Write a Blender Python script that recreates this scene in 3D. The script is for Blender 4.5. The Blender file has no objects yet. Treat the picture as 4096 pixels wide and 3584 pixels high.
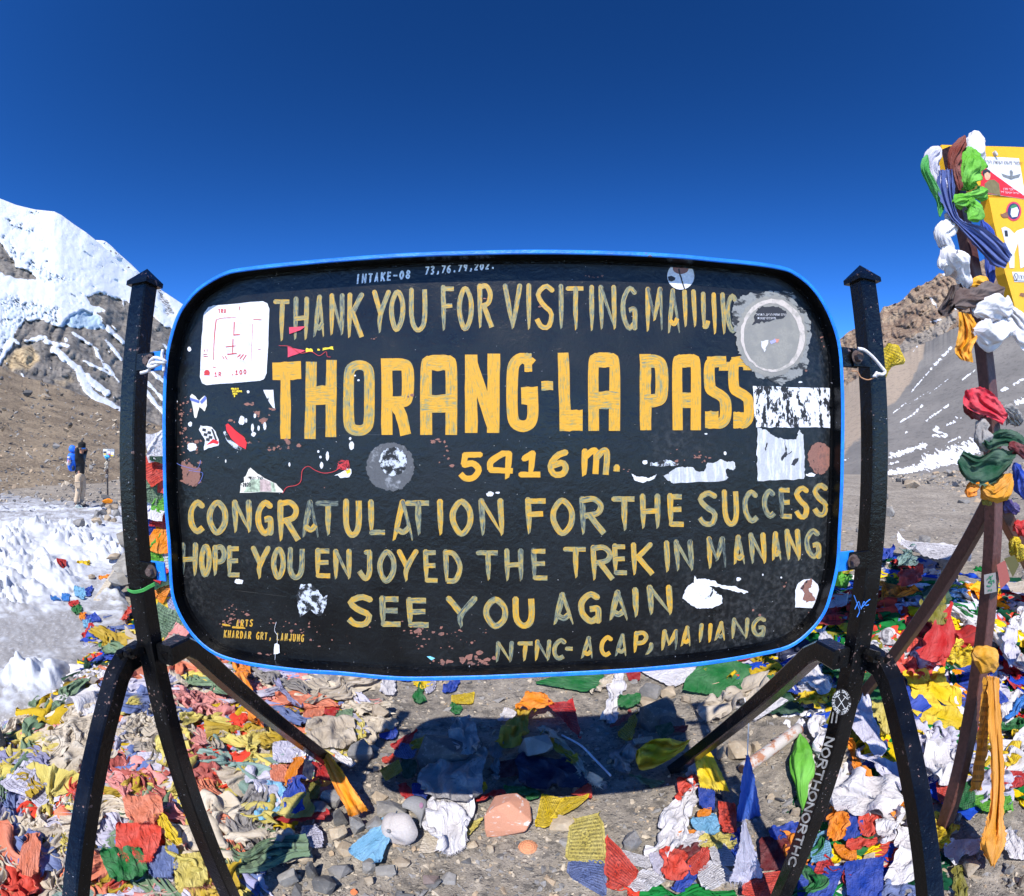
import bpy, bmesh, math, random
import numpy as np
from mathutils import Vector, Matrix
random.seed(11)
rng = np.random.default_rng(11)
SC = bpy.context.scene
COL = SC.collection

# ------------------------------------------------------------------ camera, sky, sun, exposure
H = 1.65                                   # eye height over the gravel
FPX = 1000.0                               # equidistant wide lens: pixels (of a 2048 wide frame) per radian
cd = bpy.data.cameras.new('camera')
cam = bpy.data.objects.new('camera', cd)
COL.objects.link(cam)
cam.location = (0, 0, H)
cam.rotation_euler = (math.pi / 2, 0, 0)
cd.type = 'PANO'
cd.panorama_type = 'FISHEYE_LENS_POLYNOMIAL'
cd.sensor_fit = 'HORIZONTAL'
cd.sensor_width, cd.sensor_height = 36, 31.5
cd.fisheye_fov = math.radians(180)
cd.fisheye_polynomial_k0 = 0
cd.fisheye_polynomial_k1 = -2048 / (FPX * 36)
cd.fisheye_polynomial_k2 = cd.fisheye_polynomial_k3 = cd.fisheye_polynomial_k4 = 0
cd.clip_start, cd.clip_end = 0.02, 20000
SC.camera = cam

SUN = Vector((-0.137, -0.84, 1.0)).normalized()
world = bpy.data.worlds.new('World')
SC.world = world
world.use_nodes = True
wn = world.node_tree
sky = wn.nodes.new('ShaderNodeTexSky')
sky.sky_type = 'NISHITA'
sky.sun_disc = False
sky.sun_elevation = math.asin(SUN.z)
sky.sun_rotation = math.atan2(SUN.x, SUN.y)
sky.altitude = 5400
sky.air_density = 1.0
sky.dust_density = 0.0
sky.ozone_density = 2.0
sky_gamma = wn.nodes.new('ShaderNodeGamma')         # thin air at 5400 m: steep fall of brightness towards the zenith
sky_gamma.inputs['Gamma'].default_value = 1.65
sky_sat = wn.nodes.new('ShaderNodeHueSaturation')
sky_sat.inputs['Saturation'].default_value = 1.095
wn.links.new(sky.outputs[0], sky_gamma.inputs['Color'])
wn.links.new(sky_gamma.outputs[0], sky_sat.inputs['Color'])
wn.links.new(sky_sat.outputs[0], wn.nodes['Background'].inputs[0])
wn.nodes['Background'].inputs[1].default_value = 0.089

sd = bpy.data.lights.new('sun', 'SUN')
sd.energy = 5.0
sd.angle = math.radians(0.53)
sd.color = (1.0, 0.955, 0.89)
sun = bpy.data.objects.new('sun', sd)
COL.objects.link(sun)
sun.location = (0, 0, 30)
sun.rotation_euler = (-SUN).to_track_quat('-Z', 'Y').to_euler()

vs = SC.view_settings
vs.view_transform = 'Standard'
vs.look = 'None'
vs.exposure = 0.55
vs.gamma = 1.0
vs.use_curve_mapping = False

# ------------------------------------------------------------------ view helpers (2048 x 1792 pixel frame)
REG = {'1': (0, 700, 1.7918), '2': (3100, 400, 1.6295), '3': (3100, 1400, 1.6295), '4': (3100, 2400, 1.513),
       '5': (2100, 2500, 1.6527), '6': (1100, 2500, 1.6527), '7': (0, 2500, 1.6527), '8': (0, 1600, 1.7918),
       'A': (600, 950, 1.8618), 'B': (1600, 950, 1.8618), 'C': (2600, 950, 1.8618),
       'D': (600, 1700, 1.7064), 'E': (1600, 1700, 1.7064), 'F': (2600, 1700, 1.7064), 'P': (0, 0, 0.5)}


def px(reg, pts):
    x0, y0, s = REG[reg]
    a = np.asarray(pts, float).reshape(-1, 2)
    return np.stack([(x0 + a[:, 0] / s) / 2, (y0 + a[:, 1] / s) / 2], 1)


def dirs(p):
    p = np.asarray(p, float)
    dx, dy = p[..., 0] - 1024, 896 - p[..., 1]
    r = np.hypot(dx, dy)
    th = r / FPX
    s = np.where(r > 1e-6, np.sin(th) / np.maximum(r, 1e-6), 1 / FPX)
    return np.stack([dx * s, np.cos(th), dy * s], -1)


def at_y(p, Y):                            # points on the plane y = Y
    d = dirs(p)
    q = d * (np.asarray(Y) / d[..., 1])[..., None]
    q[..., 2] += H
    return q


def to_px(w):
    w = np.asarray(w, float)
    v = w - np.array([0, 0, H])
    rho = np.hypot(v[..., 0], v[..., 2])
    th = np.arctan2(rho, v[..., 1]) * FPX
    k = th / np.maximum(rho, 1e-9)
    return np.stack([1024 + v[..., 0] * k, 896 - v[..., 2] * k], -1)


# ------------------------------------------------------------------ noise
_perm = rng.permutation(256)
_perm = np.concatenate([_perm, _perm, _perm])
_grad = rng.normal(size=(256, 3))
_grad /= np.linalg.norm(_grad, axis=1)[:, None]


def noise(p):
    p = np.asarray(p, float)
    i = np.floor(p).astype(int)
    f = p - i
    u = f * f * f * (f * (f * 6 - 15) + 10)
    i &= 255
    out = 0
    for dx in (0, 1):
        for dy in (0, 1):
            for dz in (0, 1):
                h = _perm[_perm[_perm[i[..., 0] + dx] + i[..., 1] + dy] + i[..., 2] + dz]
                g = _grad[h]
                d = f - np.array([dx, dy, dz])
                w = (u[..., 0] if dx else 1 - u[..., 0]) * (u[..., 1] if dy else 1 - u[..., 1]) * (u[..., 2] if dz else 1 - u[..., 2])
                out = out + w * (g * d).sum(-1)
    return out * 1.6


def fbm(p, o=4, ridged=False):
    a, s, t = 1.0, 0, 0
    p = np.asarray(p, float)
    for k in range(o):
        n = noise(p + 17.3 * k)
        s = s + a * ((1 - 2 * np.abs(n)) if ridged else n)
        t += a
        a *= 0.5
        p = p * 2.03
    return s / t


def v3(x, y, z=0.0):
    return np.stack(np.broadcast_arrays(np.asarray(x, float), y, z), -1)


def in_poly(p, poly):
    x, y = p[..., 0], p[..., 1]
    poly = np.asarray(poly, float)
    c = np.zeros(x.shape, bool)
    for a, b in zip(poly, np.roll(poly, -1, 0)):
        if a[1] == b[1]:
            continue
        c ^= ((a[1] > y) != (b[1] > y)) & (x < (b[0] - a[0]) * (y - a[1]) / (b[1] - a[1]) + a[0])
    return c


def seg_dist(p, a, b):
    a, b = np.asarray(a, float), np.asarray(b, float)
    d = b - a
    t = np.clip(((p - a) @ d) / (d @ d + 1e-9), 0, 1)
    return np.linalg.norm(p - a - t[..., None] * d, axis=-1)


def poly_sd(p, poly):                      # signed distance, positive inside
    poly = np.asarray(poly, float)
    d = np.min([seg_dist(p, a, b) for a, b in zip(poly, np.roll(poly, -1, 0))], 0)
    return np.where(in_poly(p, poly), d, -d)


# ------------------------------------------------------------------ object helpers
def lin(r, g=None, b=None, k=1.0):
    if g is None:
        r, g, b = r
    f = lambda c: (c / 255 / 12.92) if c / 255 <= 0.04045 else ((c / 255 + 0.055) / 1.055) ** 2.4
    return (f(r) * k, f(g) * k, f(b) * k, 1.0)


def tag(o, label=None, cat=None, group=None, kind=None):
    if label:
        o['label'] = label
    if cat:
        o['category'] = cat
    if group:
        o['group'] = group
    if kind:
        o['kind'] = kind
    return o


def link(name, me, parent=None, mat=None):
    o = bpy.data.objects.new(name, me)
    COL.objects.link(o)
    if parent:
        o.parent = parent
        o.matrix_parent_inverse = Matrix.Translation(parent.location).inverted() if parent.type == 'EMPTY' else Matrix()
    if mat:
        for m in (mat if isinstance(mat, (list, tuple)) else [mat]):
            me.materials.append(m)
    return o


def empty(name, loc, label, cat, group=None):
    o = bpy.data.objects.new(name, None)
    COL.objects.link(o)
    o.location = loc
    o.empty_display_size = 0.1
    return tag(o, label, cat, group)


def pydata(name, v, f, parent=None, mat=None, smooth=True, uv=None, idx=None):
    me = bpy.data.meshes.new(name)
    me.from_pydata([tuple(map(float, q)) for q in v], [], [tuple(map(int, q)) for q in f])
    if smooth:
        me.polygons.foreach_set('use_smooth', [True] * len(me.polygons))
    if uv is not None:
        l = me.uv_layers.new(name='UVMap')
        vi = np.empty(len(me.loops), int)
        me.loops.foreach_get('vertex_index', vi)
        l.data.foreach_set('uv', np.asarray(uv, float)[vi].ravel())
    o = link(name, me, parent, mat)
    if idx is not None:
        me.polygons.foreach_set('material_index', np.asarray(idx, int))
    me.update()
    return o


def grid_faces(n, m, base=0):
    i = np.arange(n - 1)[:, None] * m + np.arange(m - 1)[None] + base
    i = i.ravel()
    return np.stack([i, i + 1, i + m + 1, i + m], 1)


def grid_obj(name, P, parent=None, mat=None, smooth=True, uv=True, attr=None):
    n, m = P.shape[:2]
    u, v = np.meshgrid(np.linspace(0, 1, m), np.linspace(0, 1, n))
    o = pydata(name, P.reshape(-1, 3), grid_faces(n, m), parent, mat, smooth, np.stack([u.ravel(), v.ravel()], 1) if uv else None)
    for k, a in (attr or {}).items():
        at = o.data.attributes.new(k, 'FLOAT', 'POINT')
        at.data.foreach_set('value', np.asarray(a, float).ravel())
    return o


class MB:                                   # collects simple solids, then links them as one mesh
    def __init__(s):
        s.v, s.f, s.i = [], [], []

    def add(s, v, f, i=0):
        b = len(s.v)
        s.v += [tuple(q) for q in v]
        s.f += [tuple(int(k) + b for k in q) for q in f]
        s.i += [i] * len(f)

    def bar(s, pts, w, d, up=(0, 0, 1), i=0, cap=True, bev=0.0):     # rectangular bar along a polyline
        pts = [Vector(p) for p in pts]
        up = Vector(up)
        rings = []
        if bev:
            sec = [(-w / 2 + bev, -d / 2), (w / 2 - bev, -d / 2), (w / 2, -d / 2 + bev), (w / 2, d / 2 - bev), (w / 2 - bev, d / 2), (-w / 2 + bev, d / 2), (-w / 2, d / 2 - bev), (-w / 2, -d / 2 + bev)]
        else:
            sec = [(-w / 2, -d / 2), (w / 2, -d / 2), (w / 2, d / 2), (-w / 2, d / 2)]
        for k, p in enumerate(pts):
            t = (pts[min(k + 1, len(pts) - 1)] - pts[max(k - 1, 0)]).normalized()
            a = up.cross(t).normalized()
            b = t.cross(a).normalized()
            rings.append([p + a * x + b * y for x, y in sec])
        n = len(sec)
        v = [q for r in rings for q in r]
        f = [(k * n + j, k * n + (j + 1) % n, (k + 1) * n + (j + 1) % n, (k + 1) * n + j) for k in range(len(pts) - 1) for j in range(n)]
        if cap:
            f += [tuple(range(n - 1, -1, -1)), tuple(range((len(pts) - 1) * n, len(pts) * n))]
        s.add(v, f, i)

    def tube(s, pts, r, n=8, i=0, cap=True):
        pts = [Vector(p) for p in pts]
        rr = r if hasattr(r, '__len__') else [r] * len(pts)
        v = []
        a = None
        for k, p in enumerate(pts):
            t = (pts[min(k + 1, len(pts) - 1)] - pts[max(k - 1, 0)]).normalized()
            if a is None:
                a = t.orthogonal().normalized()
            a = (a - t * a.dot(t)).normalized()
            b = t.cross(a)
            v += [p + (a * math.cos(2 * math.pi * j / n) + b * math.sin(2 * math.pi * j / n)) * rr[k] for j in range(n)]
        f = [(k * n + j, k * n + (j + 1) % n, (k + 1) * n + (j + 1) % n, (k + 1) * n + j) for k in range(len(pts) - 1) for j in range(n)]
        if cap:
            f += [tuple(range(n - 1, -1, -1)), tuple(range((len(pts) - 1) * n, len(pts) * n))]
        s.add(v, f, i)

    def box(s, c, d, R=None, i=0):
        R = R or Matrix.Identity(3)
        v = [Vector(c) + R @ Vector((x * d[0] / 2, y * d[1] / 2, z * d[2] / 2)) for x in (-1, 1) for y in (-1, 1) for z in (-1, 1)]
        s.add(v, [(0, 1, 3, 2), (4, 6, 7, 5), (0, 4, 5, 1), (2, 3, 7, 6), (0, 2, 6, 4), (1, 5, 7, 3)], i)

    def build(s, name, mat=None, parent=None, smooth=False, bevel=0.0):
        o = pydata(name, s.v, s.f, parent, mat, smooth, idx=s.i)
        if bevel:
            md = o.modifiers.new('bevel', 'BEVEL')
            md.width = bevel
            md.segments = 2
            md.limit_method = 'ANGLE'
        return o


def curve(pts, n=24):                       # Catmull-Rom through pts
    p = np.asarray(pts, float)
    if len(p) < 3:
        t = np.linspace(0, 1, n)[:, None]
        return p[0] * (1 - t) + p[-1] * t
    q = np.concatenate([[2 * p[0] - p[1]], p, [2 * p[-1] - p[-2]]])
    out = []
    for s in np.linspace(0, len(p) - 1, n):
        k = min(int(s), len(p) - 2)
        t = s - k
        a, b, c, d = q[k:k + 4]
        out.append(0.5 * (2 * b + (c - a) * t + (2 * a - 5 * b + 4 * c - d) * t * t + (3 * b - a - 3 * c + d) * t ** 3))
    return np.array(out)


# ------------------------------------------------------------------ materials
class NT:
    def __init__(s, name):
        s.m = bpy.data.materials.new(name)
        s.m.use_nodes = True
        s.t = s.m.node_tree
        s.b = s.t.nodes['Principled BSDF']
        s.out = s.t.nodes['Material Output']

    def n(s, typ, out=0, props=None, **kw):
        nd = s.t.nodes.new('ShaderNode' + typ)
        for k, v in (props or {}).items():
            setattr(nd, k, v)
        for k, v in kw.items():
            k = int(k[1:]) if k[0] == '_' and k[1:].isdigit() else k.replace('_', ' ')
            s.set(nd.inputs[k], v)
        return nd.outputs[out]

    def set(s, sock, v):
        if isinstance(v, bpy.types.NodeSocket):
            s.t.links.new(v, sock)
        else:
            if hasattr(sock.default_value, '__len__') and not isinstance(v, str):
                v = tuple(v)
                v = v[:len(sock.default_value)] if len(v) >= len(sock.default_value) else v + (1.0,)
            sock.default_value = v

    def math(s, op, a, b=0.0, clamp=False):
        return s.n('Math', props={'operation': op, 'use_clamp': clamp}, _0=a, _1=b)

    def mix(s, f, a, b, mode='MIX'):
        nd = s.t.nodes.new('ShaderNodeMix')
        nd.data_type = 'RGBA'
        nd.blend_type = mode
        s.set(nd.inputs[0], f)
        s.set(nd.inputs[6], a)
        s.set(nd.inputs[7], b)
        return nd.outputs[2]

    def ramp(s, f, stops):
        nd = s.t.nodes.new('ShaderNodeValToRGB')
        e = nd.color_ramp.elements
        while len(e) < len(stops):
            e.new(0.5)
        for k, (p, c) in enumerate(stops):
            e[k].position = p
            e[k].color = c if len(c) == 4 else tuple(c) + (1.0,)
        s.set(nd.inputs[0], f)
        return nd.outputs[0]

    def step(s, f, a, b):                   # smooth 0..1 from a to b
        return s.n('MapRange', props={'interpolation_type': 'SMOOTHSTEP'}, Value=f, From_Min=a, From_Max=b)

    def coord(s, which='Object', scale=None):
        c = s.n('TexCoord', {'Generated': 0, 'UV': 2, 'Object': 3}[which])
        if scale is not None:
            c = s.n('Mapping', Vector=c, Scale=scale)
        return c

    def noise(s, vec, scale, detail=4, rough=0.55, out=0, dist=0.0):
        return s.n('TexNoise', out, Vector=vec, Scale=scale, Detail=detail, Roughness=rough, Distortion=dist)

    def bump(s, h, strength=0.3, dist=0.01, nrm=None):
        kw = dict(Height=h, Strength=strength, Distance=dist)
        if nrm is not None:
            kw['Normal'] = nrm
        return s.n('Bump', **kw)

    def fin(s, base=None, rough=None, normal=None, metal=None, spec=None):
        for k, v in (('Base Color', base), ('Roughness', rough), ('Normal', normal), ('Metallic', metal), ('Specular IOR Level', spec)):
            if v is not None:
                s.set(s.b.inputs[k], v)
        return s.m


def simple(name, col, rough=0.6, bump=0.0, scale=40.0, var=0.15, spec=0.4):
    t = NT(name)
    c = t.coord()
    nz = t.noise(c, scale, 4)
    base = t.mix(t.step(nz, 0.3, 0.7), tuple(x * (1 - var) for x in col[:3]), tuple(min(1, x * (1 + var)) for x in col[:3]))
    return t.fin(base, rough, t.bump(nz, bump, 0.01) if bump else None, spec=spec)


def black_paint(name, wear=0.625):
    t = NT(name)
    c = t.coord()
    n1 = t.noise(c, 9, 4)
    n2 = t.noise(c, 70, 3, 0.6)
    n3 = t.noise(c, 160, 2)
    base = t.mix(t.step(n1, 0.35, 0.7), (0.0022, 0.0022, 0.0025), (0.005, 0.0052, 0.006))
    chip = t.step(t.math('ADD', t.math('MULTIPLY', n1, 0.35), t.math('MULTIPLY', n2, 0.65)), wear, wear + 0.02)
    base = t.mix(chip, base, (0.16, 0.10, 0.085))
    speck = t.step(n3, 0.735, 0.76)
    base = t.mix(t.math('MULTIPLY', speck, 0.55), base, (0.5, 0.5, 0.55))
    nm = t.bump(n2, 0.35, 0.004)
    nm = t.bump(t.noise(c, 300, 2), 0.25, 0.002, nm)
    return t.fin(base, t.n('MapRange', Value=n1, From_Min=0.3, From_Max=0.7, To_Min=0.14, To_Max=0.30), nm, spec=0.24)


def rock_mat(name, a, b, scale=9.0, pale=(0.45, 0.43, 0.4)):
    t = NT(name)
    c = t.coord()
    n1 = t.noise(c, scale, 6, 0.65)
    n2 = t.noise(c, scale * 5, 5, 0.7)
    base = t.mix(t.step(n1, 0.32, 0.68), a, b)
    base = t.mix(t.math('MULTIPLY', t.step(n2, 0.55, 0.75), 0.5), base, pale)
    rnd = t.n('ObjectInfo', 5)
    base = t.mix(0.6, base, t.mix(rnd, (0.6, 0.6, 0.63), (1.15, 1.1, 1.0)), 'MULTIPLY')
    return t.fin(base, 0.85, t.bump(n2, 0.6, 0.012), spec=0.25)

# ================================================================== THE GROUND AND THE MOUNTAINS
HEAPS = [(-2.2, 1.9, 1.3, 0.9, 0.16), (-2.9, 3.3, 0.9, 1.0, 0.10), (2.7, 2.5, 1.2, 0.7, 0.20), (3.6, 3.6, 1.5, 0.8, 0.30), (-2.15, 5.0, 0.8, 0.9, 0.35)]


def gz(x, y):                               # height of the gravel
    x, y = np.asarray(x, float), np.asarray(y, float)
    z = 0.035 * noise(v3(x * 0.7, y * 0.7, 3.1)) + 0.012 * noise(v3(x * 3.1, y * 3.1, 1.7))
    for hx, hy, rx, ry, h in HEAPS:
        z = z + h * np.exp(-((x - hx) / rx) ** 2 - ((y - hy) / ry) ** 2)
    r = np.hypot(x, y)
    z = z + np.where(r > 9, 0.25 * noise(v3(x * 0.09, y * 0.09, 8.0)) * np.clip((r - 9) / 10, 0, 1), 0)
    return z - np.clip(r - 34, 0, None) * 0.06


def on_ground(p, lift=0.0):                 # pixel -> point on the gravel
    d = dirs(p)
    z = np.zeros(d.shape[:-1])
    for _ in range(6):
        s = (H - z) / np.maximum(-d[..., 2], 0.02)
        z = gz(d[..., 0] * s, d[..., 1] * s)
    q = d * s[..., None]
    q[..., 2] = z + lift
    return q


def gravel_material():
    t = NT('grey_gravel')
    c = t.coord()
    big = t.noise(c, 0.8, 4)
    base = t.mix(t.step(big, 0.35, 0.65), (0.225, 0.195, 0.160), (0.33, 0.292, 0.243))
    for sc, amt in ((38.0, 0.75), (95.0, 0.6)):
        v = t.t.nodes.new('ShaderNodeTexVoronoi')
        v.inputs['Scale'].default_value = sc
        t.t.links.new(c, v.inputs['Vector'])
        sep = t.n('SeparateColor', 0, Color=v.outputs['Color'])
        tone = t.ramp(sep, [(0.0, (0.06, 0.058, 0.06)), (0.3, (0.17, 0.155, 0.14)), (0.7, (0.27, 0.245, 0.21)), (1.0, (0.5, 0.45, 0.37))])
        near = t.step(v.outputs['Distance'], 0.42, 0.25)
        pick = t.step(t.noise(c, sc * 0.35, 2), 0.42, 0.55)
        base = t.mix(t.math('MULTIPLY', t.math('MULTIPLY', near, pick), amt), base, tone)
        if sc == 38.0:
            h1 = t.math('MULTIPLY', near, pick)
        else:
            h1 = t.math('ADD', h1, t.math('MULTIPLY', near, 0.5))
    far = t.noise(c, 9.0, 7, 0.8)
    base = t.mix(t.math('MULTIPLY', t.step(far, 0.50, 0.40), 0.8), base, (0.08, 0.074, 0.068))
    base = t.mix(t.math('MULTIPLY', t.step(far, 0.54, 0.63), 0.7), base, (0.48, 0.42, 0.34))
    fine = t.noise(c, 260, 3, 0.7)
    base = t.mix(t.math('MULTIPLY', t.step(fine, 0.4, 0.75), 0.35), base, (0.42, 0.38, 0.32))
    nm = t.bump(t.math('ADD', h1, fine), 0.7, 0.012)
    return t.fin(base, 0.92, nm, spec=0.15)


GRAVEL = gravel_material()
az = np.radians(np.concatenate([np.linspace(-180, -80, 16)[:-1], np.linspace(-80, 80, 420), np.linspace(80, 180, 16)[1:]]))
rr = np.concatenate([[0.02], np.geomspace(0.25, 60, 300), np.geomspace(66, 6000, 20)])
A, R = np.meshgrid(az, rr)
gx, gy = R * np.sin(A), R * np.cos(A)
grd = np.stack([gx, gy, gz(gx, gy) + np.where(R < 12, 0.006 * noise(v3(gx * 14, gy * 14, 0.4)), 0)], -1)
tag(grid_obj('ground', grd, mat=GRAVEL, uv=False), kind='structure')

# ---- snow and ice on the left of the pass
SNOW_PX = [(-900, 930), (-200, 970), (0, 990), (60, 996), (165, 1004), (235, 1010), (330, 1012), (345, 1052), (300, 1062), (225, 1085),
           (262, 1112), (268, 1150), (232, 1165), (262, 1215), (262, 1262), (225, 1300), (175, 1330), (110, 1392), (40, 1432), (-60, 1470), (-500, 1560), (-1100, 1500)]
sa = np.radians(np.linspace(-96, -30, 440))
sr = np.geomspace(2.0, 26, 330)
A, R = np.meshgrid(sa, sr)
sx, sy = R * np.sin(A), R * np.cos(A)
spx = to_px(v3(sx, sy, gz(sx, sy)))
spx[A < np.radians(-88)] = [-900, 1100]
ssd = poly_sd(spx, SNOW_PX)
edge = np.clip((ssd + 14 * fbm(v3(sx * 2.4, sy * 2.4, 2.2), 3)) / 16, -1, 1)
rough = np.clip((1245 - spx[..., 1]) / 50, 0, 1) * np.clip((spx[..., 1] - 1008) / 30, 0.25, 1)
rough = np.maximum(rough, 0.8 * np.exp(-(((spx[..., 0] - 70) / 75) ** 2 + ((spx[..., 1] - 1375) / 32) ** 2)))
rough *= np.where((np.abs(spx[..., 1] - 1040) < 14) & (spx[..., 0] < 260), 0.3, 1)
rough *= 1 - 0.85 * np.exp(-(((spx[..., 0] - 190) / 55) ** 2 + ((spx[..., 1] - 1195) / 55) ** 2))
wx = sx + 0.10 * noise(v3(sx * 3, sy * 3, 4.4))
wy = sy + 0.10 * noise(v3(sx * 3, sy * 3, 9.4))
bil = np.abs(fbm(v3(wx * 2.9, wy * 3.8, 5.5), 3)) ** 0.8 * 0.27 + np.abs(noise(v3(wx * 8.0, wy * 10.0, 6.5))) * 0.075 + 0.022 * noise(v3(wx * 19, wy * 19, 3.5))
tread = np.clip(noise(v3(sx * 1.1, sy * 1.1, 7.0)) * 1.4 + 0.75, 0.25, 1.5)     # trampled hollows between drifts
spike = bil * tread + 0.24 * np.clip(noise(v3(sx * 1.3, sy * 1.6, 12.0)), 0, 1) ** 1.2
icez = 0.018 * fbm(v3(sx * 5, sy * 5, 1.0), 3) + 0.012 * noise(v3(sx * 16, sy * 16, 2.0)) * np.clip(6 - R, 0, 1)
sz = gz(sx, sy) + np.where(edge > 0, 0.045 * edge ** 0.5, 0.10 * edge) + np.clip(edge, 0, 1) * (icez + rough * spike * np.clip(edge * 1.2, 0, 1))
t = NT('old_snow')
c = t.coord()
dirt = t.n('Attribute', 2, props={'attribute_name': 'dirt'})
n1 = t.noise(t.n('Mapping', Vector=c, Scale=(1, 1.8, 1)), 2.6, 7, 0.68)
n2 = t.noise(c, 34, 4, 0.65)
f = t.step(t.math('ADD', dirt, t.math('MULTIPLY', t.math('SUBTRACT', n1, 0.5), 2.6)), 0.35, 1.15)
base = t.mix(f, (0.49, 0.515, 0.56), (0.25, 0.24, 0.232))
base = t.mix(t.math('MULTIPLY', f, t.step(n2, 0.5, 0.7)), base, (0.43, 0.44, 0.465))
SNOWMAT = t.fin(base, t.n('MapRange', Value=f, To_Min=0.62, To_Max=0.30), t.bump(n2, 0.4, 0.02), spec=0.35)
t.b.inputs['Subsurface Weight'].default_value = 0.0
snow = grid_obj('snow', np.stack([sx, sy, sz], -1), mat=SNOWMAT, uv=False, attr={'dirt': np.clip(0.95 - rough * 1.2, 0, 1) + np.clip(0.45 - spike * 4.5, 0, 0.45) + 0.35 * np.exp(-np.clip(ssd, 0, None) / 14)})
tag(snow, kind='structure')


def snow_z(x, y):                           # height of the snow sheet
    a, r = np.arctan2(x, y), np.hypot(x, y)
    i = np.clip(np.searchsorted(sr, r), 0, len(sr) - 1)
    j = np.clip(np.searchsorted(sa, a), 0, len(sa) - 1)
    return sz[i, j]


# ---- relief: slopes and mountains, each a surface that recedes upward
def relief(name, xs, top, bottom, d0, d1, rows, amp, freq, mat, attr=None, topnoise=0.0, power=1.0, octs=5, ridged=True, aniso=(1, 1, 1)):
    xs = np.asarray(xs, float)
    tp, bt = np.asarray(top, float), np.asarray(bottom, float)
    ty = np.interp(xs, tp[:, 0], tp[:, 1])
    tn = topnoise * fbm(v3(xs * 0.045, 0, 3.3), 4)
    by = np.interp(xs, bt[:, 0], bt[:, 1])
    tt = np.linspace(0, 1, rows)[:, None]
    py = by + (ty - by) * tt + tn * tt ** 12
    pxx = np.broadcast_to(xs, py.shape)
    pp = np.stack([pxx, py], -1)
    D = d0 * (d1 / d0) ** (tt ** power)
    q = v3(pxx * freq * aniso[0], py * freq * aniso[1], 0.7 * aniso[2])
    n = fbm(q, octs, ridged)
    D = D * (1 + (amp(pp) if callable(amp) else amp) * n * np.clip(tt * 6, 0.1, 1))
    P = dirs(pp) * D[..., None]
    P[..., 2] += H
    back = [P[-1] * np.array([k, k, 1]) - np.array([0, 0, dz]) for k, dz in ((1.04, 0.02 * d1), (1.4, 0.4 * d1))]
    P = np.concatenate([P, np.stack(back)], 0)
    at = {}
    for k, fn in (attr or {}).items():
        a = fn(pp)
        at[k] = np.concatenate([a, a[-1:], a[-1:]], 0)
    return tag(grid_obj(name, P, mat=mat, uv=False, attr=at), kind='structure')


def scree_mat(name, a, b, scale, dark=(0.05, 0.048, 0.045), light=(0.4, 0.37, 0.32)):
    t = NT(name)
    c = t.coord()
    n1 = t.noise(c, scale, 5, 0.6)
    n2 = t.noise(c, scale * 14, 5, 0.75)
    base = t.mix(t.step(n1, 0.35, 0.65), a, b)
    base = t.mix(t.math('MULTIPLY', t.step(n2, 0.53, 0.66), 0.75), base, light)
    base = t.mix(t.math('MULTIPLY', t.step(n2, 0.47, 0.36), 0.8), base, dark)
    sn = t.n('Attribute', 2, props={'attribute_name': 'snow'})
    f = t.step(t.math('ADD', sn, t.math('MULTIPLY', t.math('SUBTRACT', n2, 0.5), 0.5)), 0.42, 0.58)
    base = t.mix(f, base, (0.68, 0.70, 0.75))
    return t.fin(base, 0.9, t.bump(n2, 0.5, 0.25 / scale), spec=0.1)


# brown scree hill behind the snow
hill_x = np.concatenate([np.linspace(-420, -40, 40)[:-1], np.linspace(-40, 380, 300), np.linspace(380, 1500, 80)[1:]])
HILL_TOP = [(-420, 600), (-150, 690), (0, 733), (45, 752), (110, 770), (190, 800), (250, 826), (330, 856), (420, 880), (620, 930), (1000, 962), (1500, 955)]
HILL_BOT = [(-420, 985), (0, 1003), (150, 1008), (330, 1012), (700, 1000), (1500, 975)]


def hill_dark(p):
    return np.clip(1 - np.abs(p[..., 1] - (790 + 0.36 * p[..., 0])) / 26, 0, 1) * 0.0


relief('hill', hill_x, HILL_TOP, [(x, y + 30) for x, y in HILL_BOT], 17.5, 75, 150, 0.0035, 0.03,
       scree_mat('brown_scree', (0.19, 0.148, 0.105), (0.31, 0.245, 0.17), 0.30, light=(0.42, 0.34, 0.245)), {'snow': hill_dark}, topnoise=4, ridged=False)


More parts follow.
